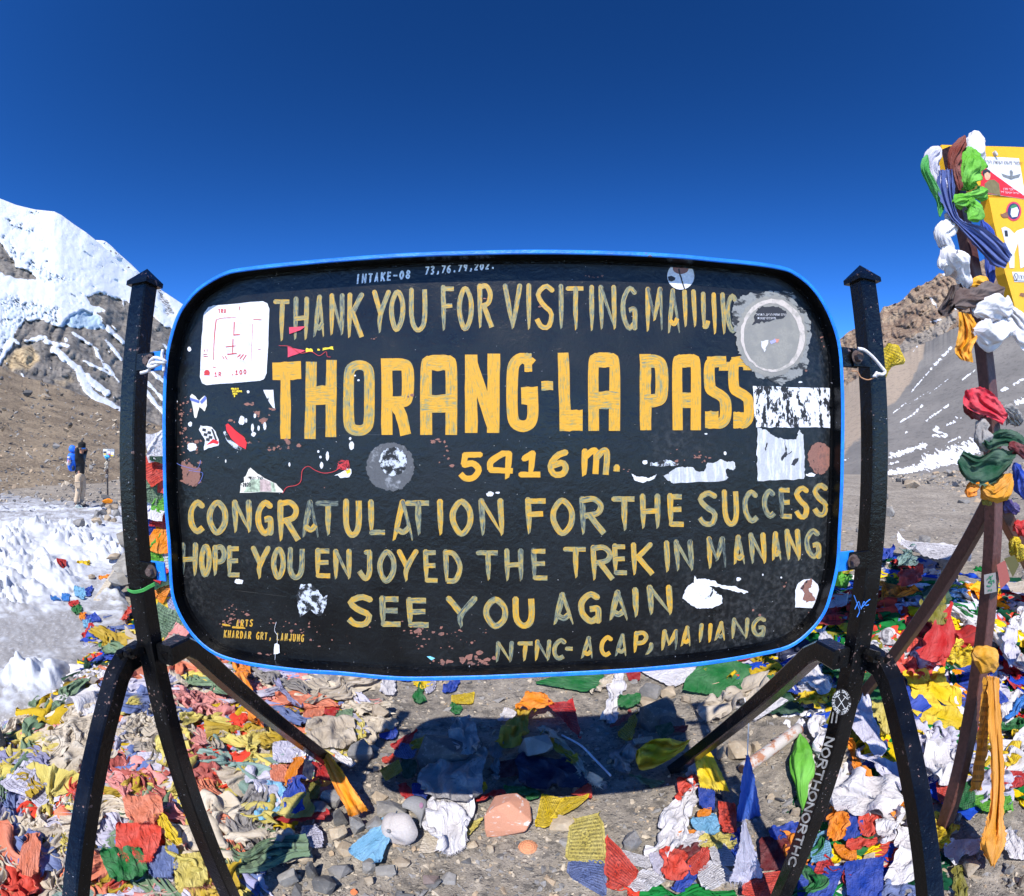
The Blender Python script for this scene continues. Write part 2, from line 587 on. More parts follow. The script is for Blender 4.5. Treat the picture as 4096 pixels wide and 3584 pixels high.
# snow mountain on the left
def mt_snow(p):
    n = fbm(v3(p[..., 0] * 0.045, p[..., 1] * 0.045, 2.0), 4)
    st = fbm(v3((p[..., 0] + p[..., 1] * -0.75) * 0.07, (p[..., 0] + p[..., 1]) * 0.012, 4.0), 3)
    s = np.ones(p.shape[:-1])
    cut = lambda poly, soft, k=1.0: np.clip((poly_sd(p, poly) + n * 9) / soft + 0.5, 0, 1) * k
    rock = cut(px('1', [(-60, 420), (60, 550), (110, 650), (230, 700), (265, 745), (120, 745), (-60, 650)]), 4)
    low = cut(px('1', [(610, 868), (720, 850), (830, 880), (910, 905), (1100, 1010), (1180, 1080), (2400, 1500), (2400, 2300), (-300, 2100), (-300, 1500),
                       (0, 1370), (20, 1330), (100, 1210), (110, 1120), (180, 1045), (280, 1035), (430, 1085), (690, 1105), (770, 1105), (700, 990), (765, 970), (650, 925)]), 5)
    rock = np.maximum(rock, low)
    far = cut(px('1', [(1120, 800), (1200, 870), (1260, 1000), (1200, 1010), (1140, 900)]), 5, 0.5)
    rock = np.maximum(rock, far)
    s = s - rock
    for a, b, w in [((180, 1190), (330, 1160), 8), ((330, 1190), (480, 1230), 12), ((390, 1250), (560, 1390), 16), ((560, 1390), (640, 1560), 22),
                    ((620, 1450), (760, 1560), 18), ((640, 1560), (860, 1700), 20), ((660, 1210), (760, 1390), 6), ((700, 1290), (850, 1480), 7), ((600, 1330), (800, 1430), 8),
                    ((770, 1105), (880, 1200), 9), ((640, 950), (740, 975), 6), ((880, 900), (900, 990), 4), ((760, 1180), (880, 1330), 8), ((520, 1130), (700, 1250), 7),
                    ((1080, 1400), (1170, 1480), 8), ((1050, 1560), (1170, 1700), 12), ((1130, 1180), (1200, 1240), 5), ((1060, 1490), (1160, 1600), 8), ((280, 1230), (310, 1250), 4)]:
        d = seg_dist(p, px('1', [a])[0], px('1', [b])[0])
        s = np.maximum(s, np.clip((w * 0.45 + 6 * n + 5 * st - d) / 6 + 0.35, 0, 1))
    s = np.maximum(s, np.where(low > 0.5, np.clip((st + 0.6 * n - 0.42) * 6, 0, 1), 0))
    return np.clip(s, 0, 1)


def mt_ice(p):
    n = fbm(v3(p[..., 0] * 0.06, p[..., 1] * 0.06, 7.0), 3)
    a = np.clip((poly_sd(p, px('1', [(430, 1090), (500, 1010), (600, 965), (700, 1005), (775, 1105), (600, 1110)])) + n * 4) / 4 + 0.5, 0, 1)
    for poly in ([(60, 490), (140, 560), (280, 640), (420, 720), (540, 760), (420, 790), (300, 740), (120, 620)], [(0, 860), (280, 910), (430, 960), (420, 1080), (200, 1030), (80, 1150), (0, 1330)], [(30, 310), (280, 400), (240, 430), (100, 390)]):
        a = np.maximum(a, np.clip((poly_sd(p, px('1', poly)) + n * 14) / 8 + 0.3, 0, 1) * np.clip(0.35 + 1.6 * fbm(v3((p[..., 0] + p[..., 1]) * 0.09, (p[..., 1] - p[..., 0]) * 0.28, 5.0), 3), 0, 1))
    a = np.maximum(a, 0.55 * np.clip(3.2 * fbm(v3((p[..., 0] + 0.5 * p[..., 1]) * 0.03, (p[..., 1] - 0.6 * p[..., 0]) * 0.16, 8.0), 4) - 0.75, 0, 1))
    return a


def mt_tan(p):
    n = fbm(v3(p[..., 0] * 0.06, p[..., 1] * 0.06, 9.0), 3)
    a = np.clip((poly_sd(p, px('1', [(20, 1330), (130, 1230), (230, 1220), (290, 1330), (200, 1400), (60, 1400)])) + n * 8) / 8 + 0.3, 0, 1)
    return np.maximum(a, 0.5 * np.clip((poly_sd(p, px('1', [(380, 1470), (500, 1430), (540, 1500), (420, 1540)])) + n * 8) / 8, 0, 1))


t = NT('snow_and_rock')
c = t.coord()
sn = t.n('Attribute', 2, props={'attribute_name': 'snow'})
ice = t.n('Attribute', 2, props={'attribute_name': 'ice'})
tan = t.n('Attribute', 2, props={'attribute_name': 'tan'})
n1 = t.noise(c, 0.03, 6, 0.65)
n2 = t.noise(c, 0.11, 6, 0.7)
rock = t.mix(t.step(n1, 0.35, 0.65), (0.125, 0.115, 0.105), (0.21, 0.192, 0.172))
rock = t.mix(tan, rock, t.mix(t.step(n2, 0.35, 0.65), (0.25, 0.18, 0.10), (0.46, 0.36, 0.22)))
rock = t.mix(t.math('MULTIPLY', t.step(n2, 0.5, 0.36), 0.7), rock, (0.04, 0.036, 0.033))
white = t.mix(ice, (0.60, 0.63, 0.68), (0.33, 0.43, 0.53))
f = t.step(t.math('ADD', sn, t.math('MULTIPLY', t.math('SUBTRACT', n2, 0.5), 1.3)), 0.42, 0.62)
MTMAT = t.fin(t.mix(f, rock, white), t.n('MapRange', Value=f, To_Min=0.9, To_Max=0.55), t.bump(t.math('ADD', n2, t.math('MULTIPLY', n1, 1.5)), 0.32, 9.0), spec=0.2)
mt_x = np.concatenate([np.linspace(-420, -60, 30)[:-1], np.linspace(-60, 380, 260), np.linspace(380, 1300, 60)[1:]])
MT_TOP = [(-420, 300), (-150, 350), (-60, 378), (0, 397), (33, 410), (70, 419), (109, 423), (123, 430), (150, 450), (170, 463), (200, 487), (237, 522), (273, 548), (314, 574),
          (365, 608), (440, 665), (520, 730), (700, 830), (900, 900), (1300, 940)]
MT_BOT = [(-420, 760), (0, 800), (330, 905), (600, 960), (1300, 985)]
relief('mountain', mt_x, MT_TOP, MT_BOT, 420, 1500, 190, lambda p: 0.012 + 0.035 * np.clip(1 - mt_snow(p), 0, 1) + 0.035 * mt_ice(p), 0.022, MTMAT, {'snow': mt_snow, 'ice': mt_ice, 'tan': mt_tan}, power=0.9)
relief('mountain_behind', np.linspace(120, 420, 60), [(120, 520), (180, 482), (192, 480), (209, 481), (223, 492), (240, 509), (262, 528), (290, 556), (420, 660)],
       [(120, 700), (420, 760)], 1800, 2400, 40, 0.02, 0.03, MTMAT, {'snow': lambda p: np.ones(p.shape[:-1]) - 0.8 * (fbm(v3(p[..., 0] * 0.1, p[..., 1] * 0.1, 1), 3) > 0.33), 'ice': lambda p: np.zeros(p.shape[:-1]), 'tan': lambda p: np.zeros(p.shape[:-1])})

# rocky ridge and scree slopes on the right
rt_x = np.concatenate([np.linspace(900, 1680, 50)[:-1], np.linspace(1680, 2080, 280), np.linspace(2080, 2500, 30)[1:]])
RIDGE_TOP = [(900, 930), (1300, 860), (1560, 745), (1690, 672), (1735, 640), (1759, 625), (1768, 615), (1795, 606), (1826, 579), (1857, 562), (1878, 547), (1900, 545), (1960, 520), (2048, 480), (2200, 420), (2500, 330)]
SLOPE = [(900, 960), (1500, 900), (1690, 775), (1760, 722), (1820, 700), (1900, 660), (1990, 620), (2048, 600), (2200, 540), (2500, 470)]
t = NT('banded_rock')
c = t.coord()
n1 = t.noise(c, 0.045, 5, 0.6)
n2 = t.noise(c, 0.2, 6, 0.75)
band = t.n('TexWave', 1, props={'wave_type': 'BANDS', 'bands_direction': 'DIAGONAL'}, Vector=c, Scale=0.05, Distortion=9.0, Detail=5.0, Detail_Scale=1.6)
base = t.ramp(n1, [(0.3, (0.16, 0.10, 0.072)), (0.5, (0.27, 0.185, 0.13)), (0.62, (0.36, 0.27, 0.19)), (0.75, (0.20, 0.15, 0.12))])
base = t.mix(t.math('MULTIPLY', band, 0.35), base, (0.42, 0.34, 0.25))
base = t.mix(t.math('MULTIPLY', t.step(n2, 0.47, 0.34), 0.85), base, (0.035, 0.028, 0.025))
sn = t.n('Attribute', 2, props={'attribute_name': 'snow'})
sc = t.n('Attribute', 2, props={'attribute_name': 'scree'})
gr = t.mix(t.step(n1, 0.35, 0.65), (0.255, 0.225, 0.195), (0.33, 0.285, 0.24))
base = t.mix(t.step(t.math('ADD', sc, t.math('MULTIPLY', t.math('SUBTRACT', n2, 0.5), 0.4)), 0.4, 0.6), base, gr)
base = t.mix(t.step(t.math('ADD', sn, t.math('MULTIPLY', t.math('SUBTRACT', n2, 0.5), 0.5)), 0.42, 0.58), base, (0.68, 0.70, 0.75))
RIDGEMAT = t.fin(base, 0.9, t.bump(t.math('ADD', n2, t.math('MULTIPLY', band, 0.4)), 0.9, 2.5), spec=0.12)


def seg_snow(segs, soft=2.0):
    def fn(p):
        n = fbm(v3((p[..., 0] + 0.9 * p[..., 1]) * 0.06, (p[..., 1] - 0.6 * p[..., 0]) * 0.22, 5.0), 4)
        s = np.zeros(p.shape[:-1])
        for reg, a, b, w in segs:
            d = seg_dist(p, px(reg, [a])[0], px(reg, [b])[0])
            s = np.maximum(s, np.clip((w / 3.26 * ((0.8 if w > 18 else 0.55) + 1.7 * n) - d) / soft + 0.15, 0, 1))
        return s
    return fn


def ridge_scree(p):
    n = fbm(v3(p[..., 0] * 0.05, p[..., 1] * 0.05, 6.0), 4)
    s = np.zeros(p.shape[:-1])
    for poly in ([(700, 1800), (860, 1560), (1080, 1440), (1180, 1370), (1180, 1440), (1010, 1620), (900, 1800)], [(740, 1700), (800, 1620), (880, 1570), (820, 1720)]):
        s = np.maximum(s, np.clip((poly_sd(p, px('2', poly)) + n * 10) / 6 + 0.5, 0, 1))
    return s


relief('mountain_ridge', rt_x, RIDGE_TOP, [(x, y + 45) for x, y in SLOPE], 160, 330, 150, 0.06, 0.035, RIDGEMAT,
       {'snow': seg_snow([('2', (1020, 1300), (1060, 1350), 16), ('2', (1085, 1150), (1110, 1120), 12), ('2', (1000, 1450), (1080, 1430), 12), ('2', (1150, 1290), (1180, 1360), 14), ('2', (820, 1310), (850, 1290), 9)]), 'scree': ridge_scree},
       topnoise=9, octs=6)
SC_SNOW = [('3', (720, 812), (1200, 720), 26), ('3', (1000, 730), (1290, 640), 52), ('3', (1200, 690), (1300, 620), 50), ('3', (740, 745), (800, 728), 14), ('3', (760, 690), (980, 620), 20),
           ('3', (890, 270), (1040, 100), 10), ('3', (1040, 100), (1150, -20), 16), ('3', (800, 480), (900, 420), 9), ('3', (900, 420), (960, 360), 12), ('3', (985, 460), (1130, 360), 11), ('3', (770, 410), (860, 340), 8),
           ('3', (860, 360), (1000, 270), 6), ('3', (1220, 195), (1310, 125), 9), ('3', (1030, 555), (1110, 560), 18), ('3', (1050, 520), (1070, 545), 22), ('3', (1120, 490), (1160, 470), 16), ('3', (1180, 440), (1210, 445), 14),
           ('3', (850, 540), (858, 535), 10), ('3', (1000, 290), (1140, 180), 5), ('3', (455, 715), (490, 705), 8), ('3', (455, 848), (530, 828), 8), ('3', (1560, 220), (1620, 190), 16), ('3', (1580, 340), (1623, 330), 22),
           ('3', (1480, 260), (1520, 250), 14), ('3', (720, 620), (735, 612), 6), ('3', (1130, 600), (1200, 570), 12), ('2', (900, 1640), (930, 1600), 7), ('2', (960, 1560), (985, 1540), 7)]
t = NT('grey_scree')
c = t.coord()
n1 = t.noise(c, 0.05, 5, 0.6)
n2 = t.noise(c, 0.9, 5, 0.75)
pt = t.n('Attribute', 2, props={'attribute_name': 'tan'})
base = t.mix(t.step(n1, 0.35, 0.65), (0.155, 0.148, 0.142), (0.215, 0.203, 0.190))
base = t.mix(t.step(t.math('ADD', pt, t.math('MULTIPLY', t.math('SUBTRACT', n1, 0.5), 0.8)), 0.3, 0.7), base, (0.33, 0.265, 0.205))
base = t.mix(t.math('MULTIPLY', t.step(n2, 0.50, 0.36), 0.45), base, (0.08, 0.077, 0.075))
sn = t.n('Attribute', 2, props={'attribute_name': 'snow'})
base = t.mix(t.step(t.math('ADD', sn, t.math('MULTIPLY', t.math('SUBTRACT', n2, 0.5), 0.5)), 0.42, 0.58), base, (0.68, 0.70, 0.75))
SCREEMAT = t.fin(base, 0.92, t.bump(n2, 0.5, 0.3), spec=0.1)


def scree_tan(p):
    n = fbm(v3(p[..., 0] * 0.03, p[..., 1] * 0.03, 6.0), 3)
    return np.clip((poly_sd(p, px('3', [(440, 100), (700, 160), (900, -60), (1000, -60), (860, 260), (720, 390), (560, 560), (440, 700)])) + n * 12) / 14 + 0.5, 0, 1)


relief('slope', rt_x, SLOPE, [(900, 975), (1690, 990), (1770, 985), (2048, 965), (2500, 930)], 52, 165, 170, 0.003, 0.02, SCREEMAT, {'snow': seg_snow(SC_SNOW), 'tan': scree_tan}, topnoise=7, ridged=False)
# gravel rise that hides the foot of the slope
relief('rise', np.linspace(1250, 2400, 240), [(1250, 1000), (1690, 968), (1770, 951), (1860, 946), (1960, 936), (2048, 924), (2400, 890)],
       [(1250, 1080), (1700, 1080), (2048, 1070), (2400, 1050)], 11.5, 30, 60, 0.006, 0.08, GRAVEL, topnoise=4)


# ---- loose stones
def hull(n, s, seed, smooth=0):
    r = random.Random(seed)
    bm = bmesh.new()
    for _ in range(n):
        a = Vector((r.gauss(0, 1), r.gauss(0, 1), r.gauss(0, 1))).normalized()
        m = max(abs(a.x), abs(a.y), abs(a.z)) ** 0.55
        bm.verts.new((a.x / m * s[0], a.y / m * s[1], a.z / m * s[2]))
    g = bmesh.ops.convex_hull(bm, input=bm.verts)
    bmesh.ops.delete(bm, geom=[e for e in g['geom_interior'] if isinstance(e, bmesh.types.BMVert)], context='VERTS')
    bm.verts.ensure_lookup_table()
    v = np.array([q.co for q in bm.verts])
    ix = {q: k for k, q in enumerate(bm.verts)}
    f = np.array([[ix[q] for q in p.verts] for p in bm.faces if len(p.verts) == 3])
    bm.free()
    return v, f


HULLS = [hull(11, (1, 0.75, 0.5), k) for k in range(14)]


def scatter(name, pos, size, mats, seed):
    r = np.random.default_rng(seed)
    V, Fc, I = [], [], []
    b = 0
    pick = r.integers(0, len(HULLS), len(pos))
    ang = r.uniform(0, 6.283, len(pos))
    tilt = r.normal(0, 0.35, (len(pos), 2))
    mi = r.choice(len(mats), len(pos), p=[0.42, 0.28, 0.18, 0.12][:len(mats)])
    for k, (p, s) in enumerate(zip(pos, size)):
        v, f = HULLS[pick[k]]
        ca, sa_ = math.cos(ang[k]), math.sin(ang[k])
        w = v * s
        w = np.stack([w[:, 0] * ca - w[:, 1] * sa_, w[:, 0] * sa_ + w[:, 1] * ca, w[:, 2]], 1)
        w[:, 2] += w[:, 0] * tilt[k, 0] + w[:, 1] * tilt[k, 1]
        V.append(w + p)
        Fc.append(f + b)
        I.append(np.full(len(f), mi[k]))
        b += len(v)
    o = pydata(name, np.concatenate(V), np.concatenate(Fc), None, mats, False, idx=np.concatenate(I))
    return tag(o, kind='stuff')


STONES = [simple('grey_stone', (0.21, 0.20, 0.19), 0.85, 0.4, 60), simple('pale_stone', (0.40, 0.34, 0.26), 0.85, 0.4, 60),
          simple('dark_stone', (0.095, 0.093, 0.092), 0.85, 0.4, 60), simple('tan_stone', (0.36, 0.27, 0.18), 0.85, 0.4, 60)]
n = 11000
q = np.stack([rng.uniform(250, 2150, n), 1000 + 830 * rng.uniform(0, 1, n) ** 0.75], 1)
P = on_ground(q)
dist = np.linalg.norm(P, axis=1)
size = np.clip(rng.lognormal(math.log(0.0068), 0.62, n), 0.003, 0.040) * np.clip(dist / 2.4, 1, 4.0)
P[:, 2] += size * 0.1
tag(scatter('gravel', P, size, STONES, 5), 'loose grey and pale pebbles strewn over the ground around the sign', 'gravel')
n = 3200
q = np.stack([rng.uniform(1690, 2060, n), rng.uniform(0, 1, n)], 1)
ty = np.interp(q[:, 0], [1690, 1770, 1860, 1960, 2048], [968, 951, 946, 936, 924])
tt = q[:, 1]
D = 11.5 * (30 / 11.5) ** tt
P = dirs(np.stack([q[:, 0], 1078 + (ty - 1078) * tt], 1)) * D[:, None]
P[:, 2] += H
size = np.clip(rng.lognormal(math.log(0.030), 0.65, n), 0.015, 0.20) * np.clip(D / 13, 1, 2)
tag(scatter('rise_stones', P, size, STONES, 9), 'broken stones strewn over the gravel rise on the right', 'stones')
n = 900
q = np.stack([rng.uniform(-30, 340, n), rng.uniform(0, 1, n)], 1)
ty = np.interp(q[:, 0], [a for a, _ in HILL_TOP], [b for _, b in HILL_TOP])
by = np.interp(q[:, 0], [a for a, _ in HILL_BOT], [b for _, b in HILL_BOT])
tt = q[:, 1] ** 1.3
D = 15 * (75 / 15) ** tt
P = dirs(np.stack([q[:, 0], by + (ty - by) * tt], 1)) * D[:, None]
P[:, 2] += H
size = np.clip(rng.lognormal(math.log(0.05), 0.5, n), 0.02, 0.3) * np.clip(D / 20, 1, 4)
tag(scatter('scree_stones', P, size, STONES, 6), 'small broken stones lying on the brown hillside', 'stones')

# ================================================================== THE PASS SIGN
BLACK = black_paint('black_post_paint')
INNER = black_paint('black_rim_paint', 0.70)
t = NT('blue_rim_paint')
c = t.coord()
n1 = t.noise(c, 22, 4)
n2 = t.noise(c, 120, 4, 0.7)
base = t.mix(t.step(n1, 0.3, 0.7), (0.004, 0.13, 0.56), (0.010, 0.20, 0.72))
base = t.mix(t.step(t.math('ADD', t.math('MULTIPLY', n1, 0.5), t.math('MULTIPLY', n2, 0.5)), 0.64, 0.66), base, (0.16, 0.09, 0.06))
BLUE = t.fin(base, 0.42, t.bump(n2, 0.4, 0.004), spec=0.4)
BOLT = simple('rusty_bolt', (0.07, 0.045, 0.038), 0.6, 0.5, 90, 0.4)
sign = empty('pass_sign', (0, 1.0, 0), 'black hand-painted pass sign with blue rim on two black posts with braces', 'sign')

# rounded outline of the rim, front edge on y = 0.975
OUT = np.concatenate([
    px('A', [(90, 1583), (100, 1000), (130, 790), (190, 590), (270, 460), (380, 350), (560, 250), (740, 215), (1100, 175), (1500, 140)]),
    px('B', [(0, 115), (500, 96), (1000, 88), (1500, 95), (2048, 120)]),
    px('C', [(500, 150), (800, 180), (1000, 215), (1090, 255), (1200, 340), (1300, 470), (1380, 640), (1430, 830), (1450, 1150), (1450, 1580)]),
    px('F', [(1325, 400), (1310, 700), (1295, 950), (1250, 1150), (1200, 1290), (1100, 1420), (950, 1530), (700, 1590), (400, 1640), (0, 1682)]),
    px('E', [(1000, 1722), (400, 1745), (0, 1748)]),
    px('D', [(1300, 1712), (1000, 1692), (600, 1630), (400, 1550), (250, 1400), (150, 1200), (125, 1000), (116, 800), (90, 500)])])


def closed_curve(p, per=4):
    q = np.concatenate([p[-1:], p, p[:2]])
    out = []
    for k in range(len(p)):
        a, b, c_, d = q[k:k + 4]
        for s in np.arange(per) / per:
            out.append(0.5 * (2 * b + (c_ - a) * s + (2 * a - 5 * b + 4 * c_ - d) * s * s + (3 * b - a - 3 * c_ + d) * s ** 3))
    return np.array(out)


YF, YP, YB = 0.972, 1.012, 1.022            # rim front, panel face, rim back
o2 = closed_curve(at_y(OUT, YF)[:, [0, 2]])
tg = np.roll(o2, -1, 0) - np.roll(o2, 1, 0)
nrm = np.stack([tg[:, 1], -tg[:, 0]], 1)
nrm /= np.linalg.norm(nrm, axis=1)[:, None]
if np.mean(np.sum(nrm * (o2 - o2.mean(0)), 1)) > 0:
    nrm = -nrm
i2 = o2 + nrm * 0.0105
N = len(o2)
jit = 0.0008 * noise(v3(np.arange(N) * 0.9, 0, 0))
ring = [np.stack([q[:, 0], np.full(N, y), q[:, 1]], 1) for q, y in ((o2, YB), (o2, YF + 0.002), (o2 + nrm * 0.002, YF), (i2 - nrm * 0.002, YF), (i2, YF + 0.002), (i2, YB))]
v = np.concatenate(ring)
f, idx = [], []
for k in range(5):
    for j in range(N):
        f.append((k * N + j, k * N + (j + 1) % N, (k + 1) * N + (j + 1) % N, (k + 1) * N + j))
        idx.append(1 if k >= 4 else 0)
for j in range(N):
    f.append((5 * N + j, 5 * N + (j + 1) % N, (j + 1) % N, j))
    idx.append(1)
rim = pydata('rim', v, f, sign, [BLUE, INNER], False, idx=idx)
# inner flange along the edge of the panel with weld beads
fl = MB()
i3 = i2 + nrm * 0.007
for j in range(N):
    k = (j + 1) % N
    a, b, c_, d = [(q[0], YP - 0.003, q[1]) for q in (i2[j], i2[k], i3[k], i3[j])]
    e, g = (i3[j][0], YP, i3[j][1]), (i3[k][0], YP, i3[k][1])
    fl.add([a, b, c_, d, e, g], [(0, 1, 2, 3), (3, 2, 5, 4)])
for j in range(3, N, 9):
    p = i2[j] + nrm[j] * 0.005
    vv, ff = HULLS[j % 14]
    fl.add(vv * np.array([0.007, 0.005, 0.005]) + np.array([p[0], YP - 0.004, p[1]]), ff)
fl.build('weld_seam', INNER, rim, False)

# panel
t = NT('black_sign_panel')
c = t.coord()
n1 = t.noise(c, 5, 4)
n2 = t.noise(c, 75, 4, 0.6)
n3 = t.noise(c, 26, 5, 0.65, 0, 0.6)
base = t.mix(t.step(n1, 0.35, 0.68), (0.0025, 0.0028, 0.0034), (0.0062, 0.007, 0.008))
scr = t.noise(t.n('Mapping', Vector=c, Rotation=(0, 0.55, 0), Scale=(3.0, 1, 160)), 1.0, 2)
scr2 = t.noise(t.n('Mapping', Vector=c, Rotation=(0, -0.12, 0), Scale=(4.0, 1, 240)), 1.0, 2)
scm = t.math('MAXIMUM', t.step(scr, 0.72, 0.76), t.step(scr2, 0.73, 0.77))
base = t.mix(t.math('MULTIPLY', scm, 0.10), base, (0.35, 0.33, 0.3))
dusty = t.step(t.noise(c, 2.6, 3), 0.48, 0.72)
base = t.mix(t.math('MULTIPLY', t.math('MULTIPLY', dusty, t.step(n2, 0.42, 0.7)), 0.10), base, (0.28, 0.28, 0.28))
fleck = t.step(t.noise(c, 230, 2, 0.4), 0.785, 0.80)
base = t.mix(fleck, base, (0.62, 0.60, 0.6))
nm = t.bump(n3, 0.30, 0.006)
nm = t.bump(n2, 0.30, 0.003, nm)
PANEL = t.fin(base, t.n('MapRange', Value=n1, From_Min=0.3, From_Max=0.7, To_Min=0.24, To_Max=0.42), nm, spec=0.33)
pv = np.stack([i2[:, 0] - nrm[:, 0] * 0.003, np.full(N, YP), i2[:, 1] - nrm[:, 1] * 0.003], 1)
pv = np.concatenate([pv, pv + np.array([0, 0.008, 0])])
pf = [tuple(range(N)), tuple(range(2 * N - 1, N - 1, -1))] + [(j, N + j, N + (j + 1) % N, (j + 1) % N) for j in range(N)]
panel = pydata('panel', pv, pf, sign, PANEL, False)

# ---- brush lettering
t = NT('brushed_sign_paint')
uv = t.coord('UV')
c = t.coord()
st = t.noise(t.n('Mapping', Vector=uv, Scale=(2.2, 9, 1)), 1.0, 4, 0.6)
sb = t.noise(t.n('Mapping', Vector=uv, Scale=(5, 2, 1)), 1.0, 3)
thick = t.n('Attribute', 2, props={'attribute_name': 'cover'})
f = t.math('ADD', t.math('ADD', t.math('MULTIPLY', st, 0.80), t.math('MULTIPLY', sb, 0.38)), thick)
base = t.ramp(f, [(0.38, (0.010, 0.012, 0.013)), (0.455, (0.085, 0.108, 0.108)), (0.54, (0.22, 0.22, 0.11)), (0.605, (0.37, 0.235, 0.035)), (0.70, (0.55, 0.275, 0.013))])
nm = t.bump(t.math('ADD', st, t.noise(c, 150, 3)), 0.2, 0.003)
PAINT = t.fin(base, 0.5, nm, spec=0.4)
WHITEPEN = simple('white_paint_pen', (0.62, 0.66, 0.70), 0.6, 0.1, 200, 0.3)

# strokes in a unit box, x to the right, y down; a trailing 'c' closes the stroke
LET = {
    'T': [[(0, .05), (1, .05)], [(.52, .04), (.5, .5), (.52, 1)]],
    'H': [[(.1, 0), (.1, 1)], [(.9, 0), (.88, 1)], [(.1, .5), (.9, .47)]],
    'A': [[(.5, 0), (.1, 1)], [(.5, 0), (.92, 1)], [(.25, .72), (.52, .8), (.78, .66)]],
    'N': [[(.08, 0), (.12, 1)], [(.1, .02), (.88, .95)], [(.88, 0), (.92, 1)]],
    'n': [[(.12, 0), (.14, 1)], [(.8, 0), (.86, 1)]],
    'a': [[(.15, 0), (.12, .95)], [(.12, .9), (.5, .92), (.75, .75)]],
    'K': [[(.1, 0), (.12, 1)], [(.95, .0), (.2, .5)], [(.3, .42), (1, 1)]],
    'Y': [[(.05, 0), (.48, .55)], [(.95, 0), (.45, .6), (.45, 1)]],
    'O': [[(.5, .02), (.1, .3), (.08, .65), (.45, .98), (.88, .72), (.92, .3), (.5, .02), 'c']],
    'U': [[(.1, 0), (.1, .7), (.4, .98), (.75, .9), (.9, .6), (.9, 0)]],
    'F': [[(.1, 0), (.12, 1)], [(.1, .05), (1, .05)], [(.12, .45), (.85, .43)]],
    'R': [[(.1, 0), (.12, 1)], [(.1, .05), (.6, .02), (.9, .2), (.75, .42), (.2, .5)], [(.4, .48), (1, 1)]],
    'V': [[(.05, 0), (.5, 1)], [(.95, 0), (.5, 1)]],
    'I': [[(.5, 0), (.5, 1)]],
    'S': [[(.92, .12), (.55, .02), (.12, .2), (.4, .45), (.85, .65), (.7, .95), (.3, .96), (.04, .78)]],
    'G': [[(.92, .14), (.55, .03), (.12, .3), (.12, .7), (.5, .97), (.88, .85)], [(.9, .98), (.9, .55), (.5, .55)]],
    'M': [[(.1, 0), (.08, 1)], [(.12, 0), (.48, .75)], [(.85, 0), (.48, .75)], [(.87, 0), (.93, .98)]],
    'L': [[(.12, 0), (.14, .92)], [(.12, .93), (1, .93)]],
    'P': [[(.1, 0), (.14, 1)], [(.1, .05), (.65, .02), (.92, .25), (.7, .5), (.15, .55)]],
    'E': [[(.12, 0), (.12, .95)], [(.1, .05), (.9, .05)], [(.12, .47), (.85, .46)], [(.12, .94), (.98, .95)]],
    'C': [[(.92, .15), (.55, .03), (.12, .3), (.12, .7), (.5, .97), (.95, .85)]],
    'J': [[(.55, .04), (.95, .03)], [(.85, .03), (.85, .75), (.55, .97), (.1, .7)]],
    'D': [[(.1, 0), (.12, .95)], [(.1, .04), (.6, .1), (.93, .5), (.65, .92), (.12, .95)]],
    'W': [[(.02, 0), (.25, 1)], [(.25, 1), (.5, .2)], [(.5, .2), (.75, 1)], [(.75, 1), (.98, 0)]],
    '5': [[(.95, .06), (.2, .06)], [(.18, .05), (.15, .45)], [(.15, .45), (.6, .4), (.92, .65), (.7, .95), (.3, .98), (.02, .8)]],
    '4': [[(.55, .03), (.08, .35), (.08, .68)], [(.08, .68), (.98, .72)], [(.5, .04), (.78, .04)], [(.78, .03), (.78, 1)]],
    '1': [[(.1, .28), (.5, .05)], [(.52, .02), (.5, .9)], [(0, .93), (1, .93)]],
    '6': [[(.85, .05), (.4, .2), (.08, .6), (.3, .95), (.75, .95), (.92, .7), (.7, .48), (.2, .6)]],
    'm': [[(.08, 0), (.14, 1)], [(.12, .25), (.35, .02), (.52, .1), (.56, .95)], [(.54, .3), (.75, .02), (.92, .1), (.95, .98)]],
    '.': [[(.5, .2), (.5, .8)]], '-': [[(.05, .5), (.95, .5)]], ',': [[(.7, .0), (.65, .5), (.1, 1)]], '|': [[(.5, 0), (.5, 1)]],
    '0': [[(.5, .02), (.12, .35), (.12, .65), (.5, .98), (.88, .65), (.88, .35), (.5, .02), 'c']],
    '2': [[(.08, .2), (.5, .02), (.9, .25), (.1, .95)], [(.1, .95), (.98, .95)]],
    '3': [[(.1, .08), (.7, .05), (.85, .25), (.4, .48), (.9, .7), (.6, .97), (.08, .9)]],
    '7': [[(.05, .05), (.95, .05)], [(.95, .05), (.35, 1)]],
    '8': [[(.5, .48), (.12, .25), (.5, .02), (.88, .25), (.5, .48), (.08, .75), (.5, .98), (.92, .75), (.5, .48)]],
    'Q': [[(.5, .02), (.1, .3), (.08, .65), (.45, .98), (.88, .72), (.92, .3), (.5, .02), 'c'], [(.6, .7), (1, 1.05)]],
    '9': [[(.88, .4), (.4, .5), (.12, .28), (.5, .02), (.88, .3), (.6, 1)]],
}


